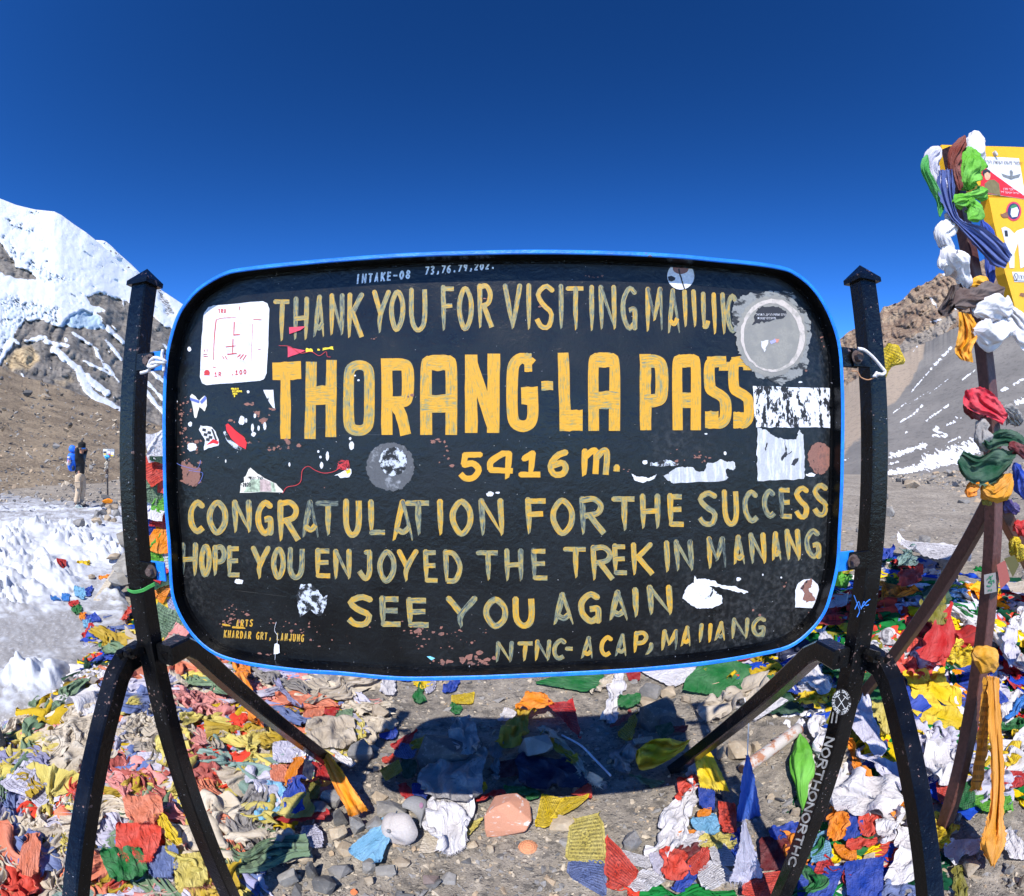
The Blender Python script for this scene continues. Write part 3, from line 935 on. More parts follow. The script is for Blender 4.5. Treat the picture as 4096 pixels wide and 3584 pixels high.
class Strokes:                              # painted strokes, each a thin layer a hair above the last
    def __init__(s, y0=None, lift=0.0004):
        s.v, s.f, s.uv, s.cv = [], [], [], []
        s.k = 0
        s.y0 = YP if y0 is None else y0
        s.lift = lift

    def stroke(s, pts, w, taper=0.0, closed=False, cover=0.0, blunt=False, n=None, toY=None):
        pts = np.asarray(pts, float)
        n = n or (30 if closed else (6 if len(pts) == 2 else 18))
        if closed:
            if np.allclose(pts[0], pts[-1]):
                pts = pts[:-1]
            p = closed_curve(pts, max(3, n // len(pts)))
            p = np.concatenate([p, p[:1]])
        else:
            p = curve(pts, n)
            L = np.linalg.norm(p[-1] - p[0]) + 1e-6
        tg = np.gradient(p, axis=0)
        tg /= np.linalg.norm(tg, axis=1)[:, None] + 1e-9
        if closed:
            tg[0] = tg[-1] = (tg[0] + tg[-1]) / 2
        nr = np.stack([-tg[:, 1], tg[:, 0]], 1)
        m = len(p)
        tt = np.linspace(0, 1, m)
        wd = np.full(m, w / 2)
        seed = rng.uniform(0, 90)
        wd = wd * (1 + 0.10 * noise(v3(tt * 4, seed, 0)))
        if taper:
            wd = wd * (1 - taper * np.clip((tt - 0.45) / 0.55, 0, 1) ** 1.6)
        p = p + nr * (0.05 * w * noise(v3(tt * 3, seed, 5)))[:, None]
        a, b = p - nr * wd[:, None], p + nr * wd[:, None]
        if taper and not closed:            # slanted tip, left by lifting the brush
            b[-1] += tg[-1] * w * 0.25
            a[-1] -= tg[-1] * w * 0.15
        mid = (a + b) / 2
        rows = [a, mid, b]
        us = np.cumsum(np.concatenate([[0], np.linalg.norm(np.diff(p, axis=0), axis=1)])) / 60.0
        if not blunt and not closed:        # rounded start
            for r_, q in ((0.35, 0.75),):
                a0 = p[0] - tg[0] * w * r_ - nr[0] * wd[0] * q * 0.6
                b0 = p[0] - tg[0] * w * r_ + nr[0] * wd[0] * q * 0.6
                rows = [np.concatenate([[a0], rows[0]]), np.concatenate([[(a0 + b0) / 2]], 0).reshape(1, 2), np.concatenate([[b0], rows[2]])]
                rows[1] = np.concatenate([rows[1], mid])
                us = np.concatenate([[us[0] - 0.05], us])
        m = len(rows[0])
        P = np.stack(rows, 1).reshape(-1, 2)
        y = s.y0 - s.lift - (s.k % 9) * 0.00004
        s.k += 1
        yy_ = y - np.repeat(np.linspace(0, 0.000032, m), 3)
        q = at_y(P, yy_) if toY is None else toY(P, y)
        base = sum(len(x) for x in s.v)
        s.v.append(q)
        s.f.append(grid_faces(m, 3, base))
        s.uv.append(np.stack([np.repeat(us, 3) + seed, np.tile([0, 0.5, 1.0], m) + seed], 1))
        s.cv.append(np.full(len(q), cover))

    def letters(s, reg, rows, w, taper=0.75, cover=0.0, slant=0.0, table=None, toY=None):
        for ch, xl, xr, yt, yb in rows:
            inset = w * (0.45 if ch not in '.,|I-' else 0.2)
            tail = 0.0
            for st in LET[ch]:
                cl = st[-1] == 'c'
                q = np.array([z for z in st if z != 'c'], float)
                xx = (xl + inset * 0.6) + q[:, 0] * max(xr - xl - inset * 1.2, 1)
                yy = (yt + inset * 0.5) + q[:, 1] * max(yb - yt - inset * 0.7, 1)
                xx = xx - slant * (yy - (yt + yb) / 2)
                steep = len(q) <= 3 and abs(q[-1, 1] - q[0, 1]) > 0.7
                thin = 0.62 if (ch in 'ANMV' and st is LET[ch][1] and ch != 'V') or (ch == 'M' and st is LET[ch][3]) else 1.0
                if len(q) <= 3 and abs(q[-1, 1] - q[0, 1]) < 0.2:
                    thin *= 0.92
                cv = cover + rng.normal(0, 0.038) - (0.05 if thin < 0.7 else 0)
                s.stroke(px(reg, np.stack([xx, yy], 1)), w * thin / REG[reg][2] / 2, taper if steep else 0.0, cl, cv, toY=toY)

    def build(s, name, mat, parent):
        o = pydata(name, np.concatenate(s.v), np.concatenate(s.f), parent, mat, False, np.concatenate(s.uv))
        a = o.data.attributes.new('cover', 'FLOAT', 'POINT')
        a.data.foreach_set('value', np.concatenate(s.cv))
        return o


LINES = [
    ('A', 36, 0.02, [('T', 918, 1045, 455, 770), ('H', 1065, 1185, 445, 760), ('A', 1210, 1312, 430, 740), ('N', 1335, 1450, 420, 725), ('K', 1465, 1590, 415, 745), ('Y', 1652, 1790, 395, 710), ('O', 1785, 1897, 388, 697)]),
    ('B', 36, -0.01, [('U', 65, 207, 378, 697), ('F', 305, 412, 358, 692), ('O', 428, 545, 362, 690), ('R', 575, 692, 348, 672), ('V', 768, 910, 348, 678), ('I', 932, 988, 350, 682), ('S', 1003, 1157, 348, 680),
                      ('I', 1172, 1228, 355, 677), ('T', 1238, 1377, 356, 687), ('I', 1400, 1456, 362, 692), ('N', 1478, 1617, 358, 682), ('G', 1643, 1767, 360, 688), ('M', 1825, 1967, 372, 698)]),
    ('C', 34, -0.03, [('A', 118, 232, 383, 712), ('n', 240, 355, 390, 664), ('a', 383, 452, 408, 690), ('n', 458, 572, 413, 718), ('C', 565, 655, 420, 710)]),
    ('E', 42, 0.09, [('5', 403, 562, 183, 372), ('4', 595, 788, 178, 367), ('1', 818, 976, 176, 354), ('6', 1008, 1157, 168, 347), ('m', 1228, 1432, 166, 347), ('.', 1450, 1508, 268, 330)]),
    ('D', 40, -0.01, [('C', 260, 377, 513, 735), ('O', 390, 530, 515, 742), ('N', 560, 699, 515, 732), ('G', 720, 842, 515, 748), ('R', 866, 1022, 515, 790), ('A', 1023, 1167, 515, 767), ('T', 1133, 1297, 515, 752),
                      ('U', 1318, 1447, 508, 757), ('L', 1485, 1614, 513, 752), ('A', 1638, 1814, 513, 788)]),
    ('E', 40, -0.03, [('T', 38, 212, 513, 750), ('I', 247, 305, 515, 747), ('O', 343, 499, 508, 752), ('N', 535, 718, 505, 752), ('F', 853, 1008, 498, 742), ('O', 1028, 1192, 501, 747), ('R', 1220, 1400, 491, 745), ('T', 1448, 1614, 485, 719), ('H', 1635, 1783, 473, 704), ('E', 1823, 1947, 470, 692)]),
    ('F', 36, -0.05, [('S', 322, 468, 452, 685), ('U', 493, 608, 445, 683), ('C', 632, 743, 443, 663), ('C', 768, 858, 437, 630), ('E', 880, 975, 426, 638), ('S', 983, 1090, 418, 635), ('S', 1107, 1221, 400, 620)]),
    ('D', 36, 0.01, [('H', 203, 330, 806, 1028), ('O', 340, 417, 813, 1030), ('P', 426, 523, 823, 1026), ('E', 523, 623, 826, 1037), ('Y', 688, 822, 830, 1049), ('O', 831, 922, 833, 1047), ('U', 938, 1057, 837, 1047), ('E', 1123, 1243, 843, 1042), ('N', 1248, 1380, 850, 1050), ('J', 1410, 1522, 853, 1057), ('O', 1555, 1680, 853, 1072), ('Y', 1683, 1832, 853, 1067)]),
    ('E', 36, -0.03, [('E', 158, 265, 853, 1075), ('D', 293, 427, 853, 1077), ('T', 523, 680, 855, 1058), ('H', 710, 848, 847, 1063), ('E', 893, 1015, 843, 1058), ('T', 1118, 1280, 830, 1042), ('R', 1298, 1458, 823, 1057), ('E', 1448, 1558, 813, 1022), ('K', 1573, 1730, 806, 1022), ('I', 1800, 1845, 797, 1000)]),
    ('F', 36, -0.05, [('N', 163, 302, 786, 994), ('M', 386, 528, 765, 979), ('A', 558, 657, 753, 950), ('N', 675, 797, 738, 944), ('A', 821, 903, 730, 923), ('N', 923, 1031, 713, 922), ('G', 1055, 1165, 710, 908)]),
    ('D', 42, -0.02, [('S', 1338, 1531, 1160, 1370), ('E', 1560, 1723, 1170, 1373)]),
    ('E', 42, -0.04, [('E', 38, 207, 1180, 1378), ('Y', 313, 536, 1173, 1383), ('O', 570, 736, 1178, 1380), ('U', 768, 923, 1176, 1376), ('A', 1028, 1200, 1146, 1362), ('G', 1216, 1373, 1140, 1348), ('A', 1410, 1570, 1130, 1333), ('I', 1583, 1635, 1118, 1307), ('N', 1683, 1868, 1096, 1293)]),
    ('E', 30, 0.10, [('N', 648, 778, 1478, 1618), ('T', 798, 908, 1478, 1611), ('N', 916, 1033, 1468, 1608), ('C', 1040, 1133, 1458, 1600), ('-', 1130, 1185, 1506, 1546), ('A', 1233, 1333, 1445, 1593), ('C', 1363, 1450, 1438, 1575), ('A', 1465, 1563, 1426, 1578), ('P', 1590, 1693, 1410, 1553), (',', 1678, 1728, 1492, 1568), ('M', 1782, 1903, 1398, 1538)]),
    ('F', 28, 0.10, [('A', 208, 292, 1373, 1510), ('n', 328, 433, 1356, 1483), ('A', 438, 528, 1341, 1471), ('N', 551, 680, 1318, 1458), ('G', 693, 791, 1310, 1442)]),
]
S = Strokes()
for reg, w, sl, rows in LINES:
    if reg == 'E' and rows[0][0] == '5':
        S.letters(reg, rows, w, 0.35, 0.13, sl)
    else:
        S.letters(reg, rows, w, 0.6, -0.022, sl)
# "IN" of the fifth line begins on the next crop
S.letters('F', [('I', 93, 142, 798, 998)], 36, 0.6, 0.0, -0.05)
S.build('lettering', PAINT, panel)

# big block capitals
S = Strokes(lift=0.0006)


def block(reg, strokes, w, cover=0.085):
    for q in strokes:
        cl = q[-1] == 'c'
        pts = px(reg, [z for z in q if z != 'c'])
        S.stroke(pts, (q[0] if False else w) / REG[reg][2] / 2, 0.0, cl, cover + rng.normal(0, 0.03), blunt=True, n=8 if len(pts) == 2 else 40)


def blk_A(reg, l, r, t_, b, w):
    block(reg, [[(l + w / 2 + 4, b), (l + w / 2 + 2, t_ + w * 1.3), (l + w * 0.9, t_ + w * 0.62), ((l + r) / 2, t_ + w * 0.55), (r - w * 0.9, t_ + w * 0.62), (r - w / 2 - 2, t_ + w * 1.3), (r - w / 2 - 2, b)]], w)
    block(reg, [[(l + 8, t_ + 0.61 * (b - t_)), (r - 8, t_ + 0.61 * (b - t_))]], w * 1.62)
    block(reg, [[(l + w * 0.7, t_ + w * 0.8), (r - w * 0.7, t_ + w * 0.8)]], w * 1.25)


def blk_S(reg, l, r, t_, b, w, lb=8):
    m = (t_ + b) / 2
    block(reg, [[(r - w * 0.55, t_ + w * 1.42), (r - w * 0.55, t_ + w * 0.6)], [(l + w * 0.3, t_ + w * 0.62), (r - 30, t_ + w * 0.55)]], w)
    block(reg, [[(r - 35, t_ + w * 0.55), (l + w * 0.8, t_ + w * 0.6), (l + w * 0.5, t_ + w * 1.2), (l + w * 0.55, m - w * 0.5), (l + w * 0.9, m - w * 0.05),
                 (r - w * 0.9, m + w * 0.35), (r - w * 0.5, m + w * 0.9), (r - w * 0.5, b - w * 1.1), (r - w * 0.9, b - w * 0.55), (l + lb + w, b - w * 0.52)]], w)
    block(reg, [[(l + lb, b - w * 0.85), (l + lb * 0.5 + w * 1.3, b - w * 0.85)]], w * 1.6)


block('A', [[(912, 995), (1125, 990)]], 135)
block('A', [[(1006, 1000), (1010, 1500)]], 76)
block('A', [[(1202, 925), (1192, 1500)], [(1352, 912), (1346, 1486)]], 80)
block('A', [[(1170, 1180), (1370, 1174)]], 138)
block('A', [[(1480, 1190), (1484, 1010), (1510, 965), (1558, 950), (1606, 965), (1630, 1010), (1632, 1190), (1628, 1370), (1600, 1425), (1555, 1438), (1505, 1425), (1482, 1370), 'c']], 78)
block('A', [[(1762, 900), (1766, 1470)]], 84)
block('A', [[(1740, 950), (1880, 945), (1918, 985), (1918, 1180), (1880, 1222), (1750, 1230)]], 88)
block('A', [[(1830, 1250), (1868, 1320), (1905, 1470)]], 84)
blk_A('B', 150, 425, 870, 1470, 84)
block('B', [[(530, 872), (530, 1455)], [(699, 865), (693, 1455)]], 92)
block('B', [[(528, 905), (694, 1418)]], 84)
block('B', [[(985, 945), (960, 925), (905, 900), (850, 945), (835, 1050), (833, 1260), (850, 1370), (908, 1405), (965, 1385), (987, 1330), (990, 1240)]], 84)
block('B', [[(925, 930), (982, 928)]], 138)
block('B', [[(903, 1180), (1028, 1176)]], 132)
block('B', [[(1053, 1104), (1140, 1102)]], 68)
block('B', [[(1215, 858), (1232, 1440)]], 84)
block('B', [[(1190, 1362), (1360, 1362)]], 158)
blk_A('B', 1400, 1640, 852, 1440, 80)
block('B', [[(1826, 868), (1830, 1435)]], 84)
block('B', [[(1800, 928), (1900, 922), (1945, 970), (1945, 1170), (1905, 1212), (1820, 1218)]], 96)
blk_A('C', 165, 378, 865, 1435, 72)
blk_S('C', 402, 598, 878, 1425, 80)
blk_S('C', 584, 772, 880, 1425, 76, 36)
S.build('title_lettering', PAINT, panel)

# small writing
S = Strokes(lift=0.0006)


def write(reg, text, x0, y0, x1, y1, h0, h1, w, taper=0.2, cover=0.0, fill=0.72, slant=0.1):
    n = len(text)
    rows = []
    for k, ch in enumerate(text):
        if ch == ' ':
            continue
        a = (k + 0.5) / n
        cx, cy, hh = x0 + (x1 - x0) * a, y0 + (y1 - y0) * a, h0 + (h1 - h0) * a
        ww = abs(x1 - x0) / n * fill
        if ch in '.,':
            rows.append((ch, cx - ww * 0.2, cx + ww * 0.2, cy + hh * 0.2, cy + hh * 0.6))
        elif ch == '-':
            rows.append((ch, cx - ww / 2, cx + ww / 2, cy - 6, cy + 6))
        else:
            rows.append((ch, cx - ww / 2, cx + ww / 2, cy - hh / 2, cy + hh / 2))
    S.letters(reg, rows, w, taper, cover, slant)


write('A', 'INTAKE-08', 1525, 312, 1945, 272, 72, 62, 13)
write('B', '73,76.79,202.', 180, 248, 712, 205, 62, 52, 12)
S.build('pen_writing', WHITEPEN, panel)
S = Strokes(lift=0.0006)
write('D', 'ARTS', 583, 1355, 707, 1350, 48, 48, 9, cover=0.08)
S.stroke(px('D', [(497, 1362), (548, 1370)]), 4, 0.5, cover=0.1)
S.stroke(px('D', [(565, 1380), (650, 1386)]), 4, 0.5, cover=0.1)
write('D', 'KHARDAR GRT, LAMJUNG', 500, 1425, 1055, 1455, 52, 50, 8, cover=0.06)
S.build('maker_lettering', PAINT, panel)

# ---- stickers, scrapes and peeled paint on the panel
def blob(reg, poly, rough=0.0, sub=4, seed=0, y=0.0012, scale=1.0):
    sub = sub * 2 if rough > 2.4 else sub
    p = px(reg, poly)
    n = len(p)
    out = []
    for k in range(n):
        a, b = p[k], p[(k + 1) % n]
        for s in np.arange(sub) / sub:
            out.append(a * (1 - s) + b * s)
    out = np.array(out)
    if rough:
        out = out + rough * np.stack([fbm(v3(out[:, 0] * 0.16, out[:, 1] * 0.16, seed), 3), fbm(v3(out[:, 0] * 0.16, out[:, 1] * 0.16, seed + 9.5), 3)], 1)
    return at_y(out * scale, YP - y)


def patch(name, reg, poly, mat, label=None, rough=0.0, y=0.0012, seed=0, parent=None, sub=4):
    q = blob(reg, poly, rough, sub, seed, y)
    o = pydata(name, q, [tuple(range(len(q)))], parent or panel, mat, False)
    if label:
        o['label'] = label
    return o


def circle(cx, cy, rx, ry, n=28, a0=0.0, a1=6.2832):
    a = np.linspace(a0, a1, n, endpoint=a1 < 6.28)
    return np.stack([cx + rx * np.cos(a), cy + ry * np.sin(a)], 1)


def worn(name, top, under, lo, hi, scale=60, stretch=(1, 1, 1), rough=0.6):
    t = NT(name)
    c = t.coord()
    nz = t.noise(t.n('Mapping', Vector=c, Scale=stretch), scale, 5, 0.65)
    n2 = t.noise(c, 200, 3)
    f = t.step(nz, lo, hi)
    base = t.mix(f, t.mix(t.step(n2, 0.3, 0.7), tuple(x * 0.86 for x in top), top), under)
    return t.fin(base, rough, t.bump(t.math('ADD', nz, n2), 0.25, 0.002), spec=0.3)


K = (0.014, 0.015, 0.017)
WHITE = worn('white_sticker', (0.64, 0.64, 0.67), (0.48, 0.465, 0.46), 0.50, 0.70)
WHITE_TORN = worn('torn_white_sticker', (0.62, 0.63, 0.67), K, 0.52, 0.56, 45, (1.4, 1, 0.7))
GREY_TORN = worn('torn_grey_sticker', (0.40, 0.41, 0.43), (0.54, 0.55, 0.57), 0.45, 0.65, 40, (3, 1, 0.6))
HAZY = worn('scraped_glue', (0.085, 0.088, 0.095), (0.26, 0.27, 0.29), 0.55, 0.72, 42)
MOTTLED = worn('mottled_white', K, (0.46, 0.49, 0.54), 0.44, 0.56, 70)
RUST = worn('bare_rusty_metal', (0.22, 0.105, 0.08), K, 0.58, 0.62, 60)
RUSTY = worn('flaked_rust', (0.26, 0.115, 0.085), (0.15, 0.08, 0.065), 0.45, 0.65, 80)
SMEAR = worn('grey_smeared_paint', (0.25, 0.24, 0.215), (0.20, 0.195, 0.18), 0.45, 0.6, 25)
SMEAR_EDGE = worn('thin_grey_smear', (0.22, 0.225, 0.22), (0.022, 0.024, 0.027), 0.50, 0.60, 30, (1, 1, 2.5))
RING = worn('peeled_ring', (0.50, 0.44, 0.40), (0.30, 0.28, 0.25), 0.45, 0.65, 60)
RED = simple('red_sticker', (0.62, 0.018, 0.022), 0.5)
PINK = simple('pink_red_sticker', (0.60, 0.045, 0.08), 0.5)
YEL = simple('yellow_sticker', (0.72, 0.52, 0.02), 0.5)
INK = simple('dark_print', (0.02, 0.02, 0.025), 0.6)
REDPEN = simple('red_pen', (0.45, 0.03, 0.035), 0.6)
BLUEPR = simple('blue_print', (0.10, 0.14, 0.42), 0.6)
CREAM = simple('cream_sticker', (0.62, 0.58, 0.50), 0.6)

# white rounded notice, top left
cw = px('A', [(388, 500)])
rr_ = lambda l, t_, r, b, k: [(l + k, t_), (r - k, t_), (r - 0.3 * k, t_ + 0.3 * k), (r, t_ + k), (r, b - k), (r - 0.3 * k, b - 0.3 * k), (r - k, b), (l + k, b), (l + 0.3 * k, b - 0.3 * k), (l, b - k), (l, t_ + k), (l + 0.3 * k, t_ + 0.3 * k)]
notice_p = [(400, 570), (432, 520), (470, 506), (840, 474), (875, 490), (888, 530), (880, 800), (868, 1010), (850, 1055), (820, 1066), (420, 1100), (388, 1085), (372, 1040), (380, 800)]
notice = patch('notice', 'A', notice_p, WHITE, 'white rounded notice with worn red marks', 1.5)
S = Strokes(lift=0.0016)
for pts, w in [(([(493, 615), (487, 660), (478, 760), (472, 910)]), 7), ([(493, 612), (540, 600), (640, 596)], 4), ([(627, 630), (624, 728)], 8), ([(622, 726), (672, 722)], 8), ([(618, 755), (614, 868)], 7), ([(566, 814), (640, 806)], 6), ([(578, 870), (645, 862)], 8),
               ([(540, 885), (552, 905)], 6), ([(560, 885), (575, 910)], 6), ([(672, 872), (650, 892)], 8), ([(695, 872), (668, 905)], 8), ([(716, 874), (692, 912)], 7), ([(668, 515), (666, 540)], 5), ([(770, 610), (830, 612)], 5), ([(805, 835), (825, 830)], 4),
               ([(400, 870), (428, 868)], 5), ([(400, 886), (430, 884)], 5), ([(404, 835), (404, 850)], 5), ([(425, 832), (425, 850)], 5), ([(765, 640), (752, 930)], 3), ([(470, 965), (490, 968)], 5)]:
    S.stroke(px('A', pts), w / 3.7, 0.3)
S.stroke(px('A', [(424, 1000), (424, 1026)]), 11, 0.0)
write('A', 'TRU', 505, 548, 568, 546, 30, 30, 6, slant=0)
write('A', '1R', 475, 1020, 535, 1018, 34, 34, 6, slant=0)
write('A', '.100', 600, 1010, 722, 998, 36, 36, 7, slant=0)
S.build('red_marks', REDPEN, notice)

st1 = patch('sticker', 'A', [(297, 1180), (312, 1163), (340, 1185), (365, 1215), (405, 1178), (422, 1195), (424, 1250), (408, 1295), (368, 1262), (345, 1345), (330, 1340), (318, 1260)], CREAM, 'torn cream sticker with blue stripe', 1.0, seed=3)
patch('stripe', 'A', [(298, 1192), (368, 1215), (366, 1235), (300, 1212)], BLUEPR, y=0.0016, parent=st1)
patch('blue_corner', 'A', [(372, 1222), (412, 1178), (422, 1200), (385, 1240)], BLUEPR, y=0.0016, parent=st1)
st2 = patch('sticker', 'A', [(375, 1400), (460, 1412), (490, 1450), (515, 1520), (510, 1550), (440, 1565), (402, 1583), (400, 1560), (412, 1510), (385, 1470), (366, 1430)], WHITE, 'torn chequered sticker with red edge', 2.0, seed=5)
for k, (a, b) in enumerate([((392, 1420), 0), ((430, 1440), 0), ((402, 1455), 0), ((440, 1475), 0), ((420, 1492), 0)]):
    patch('check', 'A', [(a[0], a[1]), (a[0] + 26, a[1] + 5), (a[0] + 22, a[1] + 26), (a[0] - 4, a[1] + 20)], INK, y=0.0016, parent=st2)
patch('dark_band', 'A', [(455, 1425), (470, 1428), (500, 1510), (485, 1510)], INK, y=0.0016, parent=st2)
patch('red_edge', 'A', [(420, 1545), (470, 1500), (512, 1520), (505, 1540), (470, 1530)], RED, y=0.0016, parent=st2)
red_st = patch('sticker', 'A', [(562, 1395), (580, 1384), (640, 1440), (700, 1485), (720, 1530), (712, 1576), (660, 1550), (600, 1490), (568, 1430)], RED, 'red half-oval sticker torn on its left', 1.2, seed=6)
patch('torn_edge', 'A', [(545, 1450), (560, 1440), (600, 1500), (660, 1555), (708, 1580), (690, 1583), (630, 1572), (570, 1510)], MOTTLED, rough=2.0, y=0.0009, parent=red_st)
S = Strokes(lift=0.0014)
for tx, x0, x1, yy in [('PROJECT', 604, 662, 1127), ('UIT|NEPAL', 612, 688, 1145), ('2023', 615, 650, 1163), ('S', 622, 636, 1180)]:
    write('A', tx, x0, yy, x1, yy, 14, 14, 4.5, 0, 0.0, 0.85, 0)
S.build('small_sticker_lettering', YEL, panel)
tri = patch('sticker', 'A', [(842, 1135), (918, 1133), (930, 1272), (915, 1268), (880, 1215)], WHITE, 'white triangular scrap of sticker', 1.0, seed=8)
patch('pen_mark', 'A', [(876, 1195), (884, 1195), (882, 1212), (874, 1210)], INK, y=0.0016, parent=tri)
chips = [('A', (278, 815, 308, 850)), ('A', (720, 1138, 740, 1160)), ('A', (195, 1215, 208, 1228)), ('A', (170, 1436, 182, 1446)), ('A', (284, 1370, 315, 1408)), ('A', (660, 1330, 708, 1398)), ('A', (772, 1312, 792, 1345)), ('A', (708, 1345, 724, 1380)), ('A', (752, 1385, 775, 1450)), ('A', (752, 1450, 790, 1482)),
         ('A', (800, 1400, 818, 1440)), ('A', (842, 1375, 868, 1435)), ('A', (1480, 1485, 1502, 1510)), ('A', (1482, 1515, 1520, 1583)), ('A', (1520, 1022, 1535, 1035)), ('A', (1545, 1055, 1562, 1070)), ('D', (255, 120, 320, 180)), ('D', (1200, 180, 1222, 245)), ('D', (1160, 250, 1182, 298)), ('D', (1155, 210, 1172, 228)),
         ('D', (1142, 172, 1156, 190)), ('D', (230, 240, 242, 275)), ('D', (945, 255, 958, 285)), ('D', (512, 235, 522, 258)), ('D', (576, 1048, 636, 1088)), ('F', (588, 1040, 622, 1065)), ('F', (765, 1015, 775, 1030)), ('F', (503, 180, 522, 205)), ('F', (1063, 330, 1130, 352)), ('F', (370, 55, 395, 66)), ('F', (890, 1035, 902, 1048)), ('C', (1105, 1068, 1135, 1085)),
         ('E', (590, 455, 640, 490)), ('E', (650, 455, 680, 470)), ('E', (1655, 238, 1690, 270))]
for k, (reg, (a, b, c_, d)) in enumerate(chips):
    patch('paper_scrap', reg, circle((a + c_) / 2, (b + d) / 2, (c_ - a) / 2, (d - b) / 2, 9), WHITE, rough=(c_ - a) * 0.05, sub=2, seed=k, y=0.0011 + 0.00002 * k)
# flaked paint down to rusty metal
mb = MB()
r_ = np.random.default_rng(3)
spots = []
for reg, cx, cy, sx_, sy_, n_, s0 in [('A', 260, 1250, 30, 60, 16, 14), ('A', 235, 1350, 6, 60, 8, 12), ('A', 800, 1290, 60, 50, 12, 20), ('A', 240, 1520, 20, 50, 12, 14), ('A', 330, 1520, 25, 30, 10, 14), ('A', 700, 1540, 60, 20, 8, 10), ('D', 300, 170, 30, 40, 9, 16), ('D', 270, 350, 35, 45, 16, 30), ('D', 560, 1300, 40, 60, 22, 9), ('D', 530, 1340, 30, 15, 14, 8),
                                  ('D', 1000, 1400, 60, 70, 16, 9), ('D', 780, 1565, 70, 6, 14, 9), ('D', 850, 1350, 20, 15, 6, 12), ('D', 1150, 1450, 130, 70, 14, 7), ('E', 250, 1400, 160, 20, 26, 9), ('E', 330, 1470, 140, 40, 18, 8), ('E', 520, 1610, 60, 25, 26, 16), ('E', 290, 1620, 40, 12, 7, 12), ('E', 150, 1500, 12, 20, 3, 20), ('E', 280, 200, 40, 50, 6, 14), ('E', 255, 105, 25, 12, 3, 22),
                                  ('F', 350, 225, 40, 20, 14, 14), ('F', 170, 240, 40, 30, 8, 9), ('F', 700, 1258, 8, 8, 2, 26), ('F', 910, 1090, 12, 12, 4, 8), ('F', 745, 1290, 8, 14, 2, 10), ('F', 980, 1435, 20, 15, 4, 14), ('F', 1215, 650, 6, 30, 4, 6), ('F', 1125, 760, 60, 90, 4, 6), ('F', 200, 1575, 40, 4, 7, 9), ('F', 1095, 1280, 10, 8, 4, 7),
                                  ('C', 1285, 760, 8, 50, 6, 10), ('C', 1310, 715, 4, 10, 3, 8), ('C', 1155, 990, 6, 6, 2, 12), ('A', 610, 1370, 10, 10, 2, 24), ('A', 1025, 1520, 8, 8, 2, 20), ('A', 1110, 1550, 4, 4, 1, 18), ('A', 1000, 1560, 40, 12, 4, 12), ('A', 1680, 745, 12, 6, 3, 10), ('B', 1450, 290, 40, 8, 8, 7), ('B', 270, 1505, 30, 12, 4, 18), ('D', 860, 170, 30, 12, 8, 10), ('D', 940, 115, 8, 10, 2, 20), ('D', 1020, 140, 6, 6, 1, 18), ('D', 1195, 430, 4, 4, 1, 26), ('E', 1550, 310, 30, 6, 3, 10), ('B', 640, 455, 6, 8, 2, 16), ('B', 1045, 515, 6, 8, 2, 14), ('A', 1930, 1200, 14, 18, 3, 22)]:
    for _ in range(n_):
        s = s0 * r_.lognormal(0, 0.5) * 0.8
        spots.append((reg, cx + r_.normal() * sx_, cy + r_.normal() * sy_, s * r_.uniform(0.8, 1.6), s * r_.uniform(0.5, 1.1)))
for k, (reg, cx, cy, a, b) in enumerate(spots):
    p = circle(cx, cy, a * 0.6, b * 0.6, 8) + r_.normal(0, min(a, b) * 0.16, (8, 2))
    q = at_y(px(reg, p), YP - 0.0005 - 0.0000018 * k)
    mb.add(q, [tuple(range(8))], 0)
mb.build('flaked_paint', RUSTY, panel)
patch('rust_patch', 'D', [(215, 250), (250, 235), (300, 280), (345, 300), (340, 370), (300, 418), (240, 405), (220, 340)], RUST, rough=6, seed=2, y=0.0018)
patch('rust_patch', 'F', circle(1158, 225, 80, 108, 20), RUST, rough=4, seed=4, y=0.0010)
patch('rust_patch', 'F', circle(1185, 225, 40, 85, 16), RUSTY, rough=6, seed=6, y=0.0014)
ph = patch('sticker', 'D', [(614, 462), (912, 458), (860, 400), (780, 360), (720, 320), (690, 290), (672, 300), (655, 345), (640, 360), (645, 385), (620, 400)], CREAM, 'torn triangular photo sticker dated 2023', 2.0, seed=7)
patch('picture', 'D', [(640, 458), (860, 455), (845, 395), (765, 365), (690, 372), (660, 420)], simple('printed_picture', (0.30, 0.36, 0.26), 0.6, 0, 120, 0.5), y=0.0015, parent=ph)
patch('picture_trunk', 'D', [(752, 455), (830, 453), (822, 388), (775, 368), (750, 372)], simple('printed_bark', (0.40, 0.30, 0.28), 0.6, 0, 120, 0.3), y=0.0018, parent=ph)
S = Strokes(lift=0.0021)
write('D', '-2023', 618, 408, 688, 406, 28, 28, 6, 0, 0, 0.7, 0)
S.build('sticker_lettering', INK, ph)


def htext(name, txt, p, size, toP, mat, parent, align='LEFT', rot=None, loc=None):   # a line of type, turned into a mesh
    cu = bpy.data.curves.new(name, 'FONT')
    cu.body = txt
    cu.size = size
    cu.align_x = align
    cu.resolution_u = 2
    tmp = bpy.data.objects.new('tmp', cu)
    COL.objects.link(tmp)
    bpy.context.view_layer.update()
    me = bpy.data.meshes.new_from_object(tmp.evaluated_get(bpy.context.evaluated_depsgraph_get()))
    bpy.data.objects.remove(tmp)
    bpy.data.curves.remove(cu)
    n = len(me.vertices)
    co = np.empty(n * 3)
    me.vertices.foreach_get('co', co)
    w = toP(co.reshape(-1, 3)[:, :2])
    me.vertices.foreach_set('co', np.asarray(w, float).ravel())
    me.update()
    me.name = name
    return link(name, me, parent, mat)


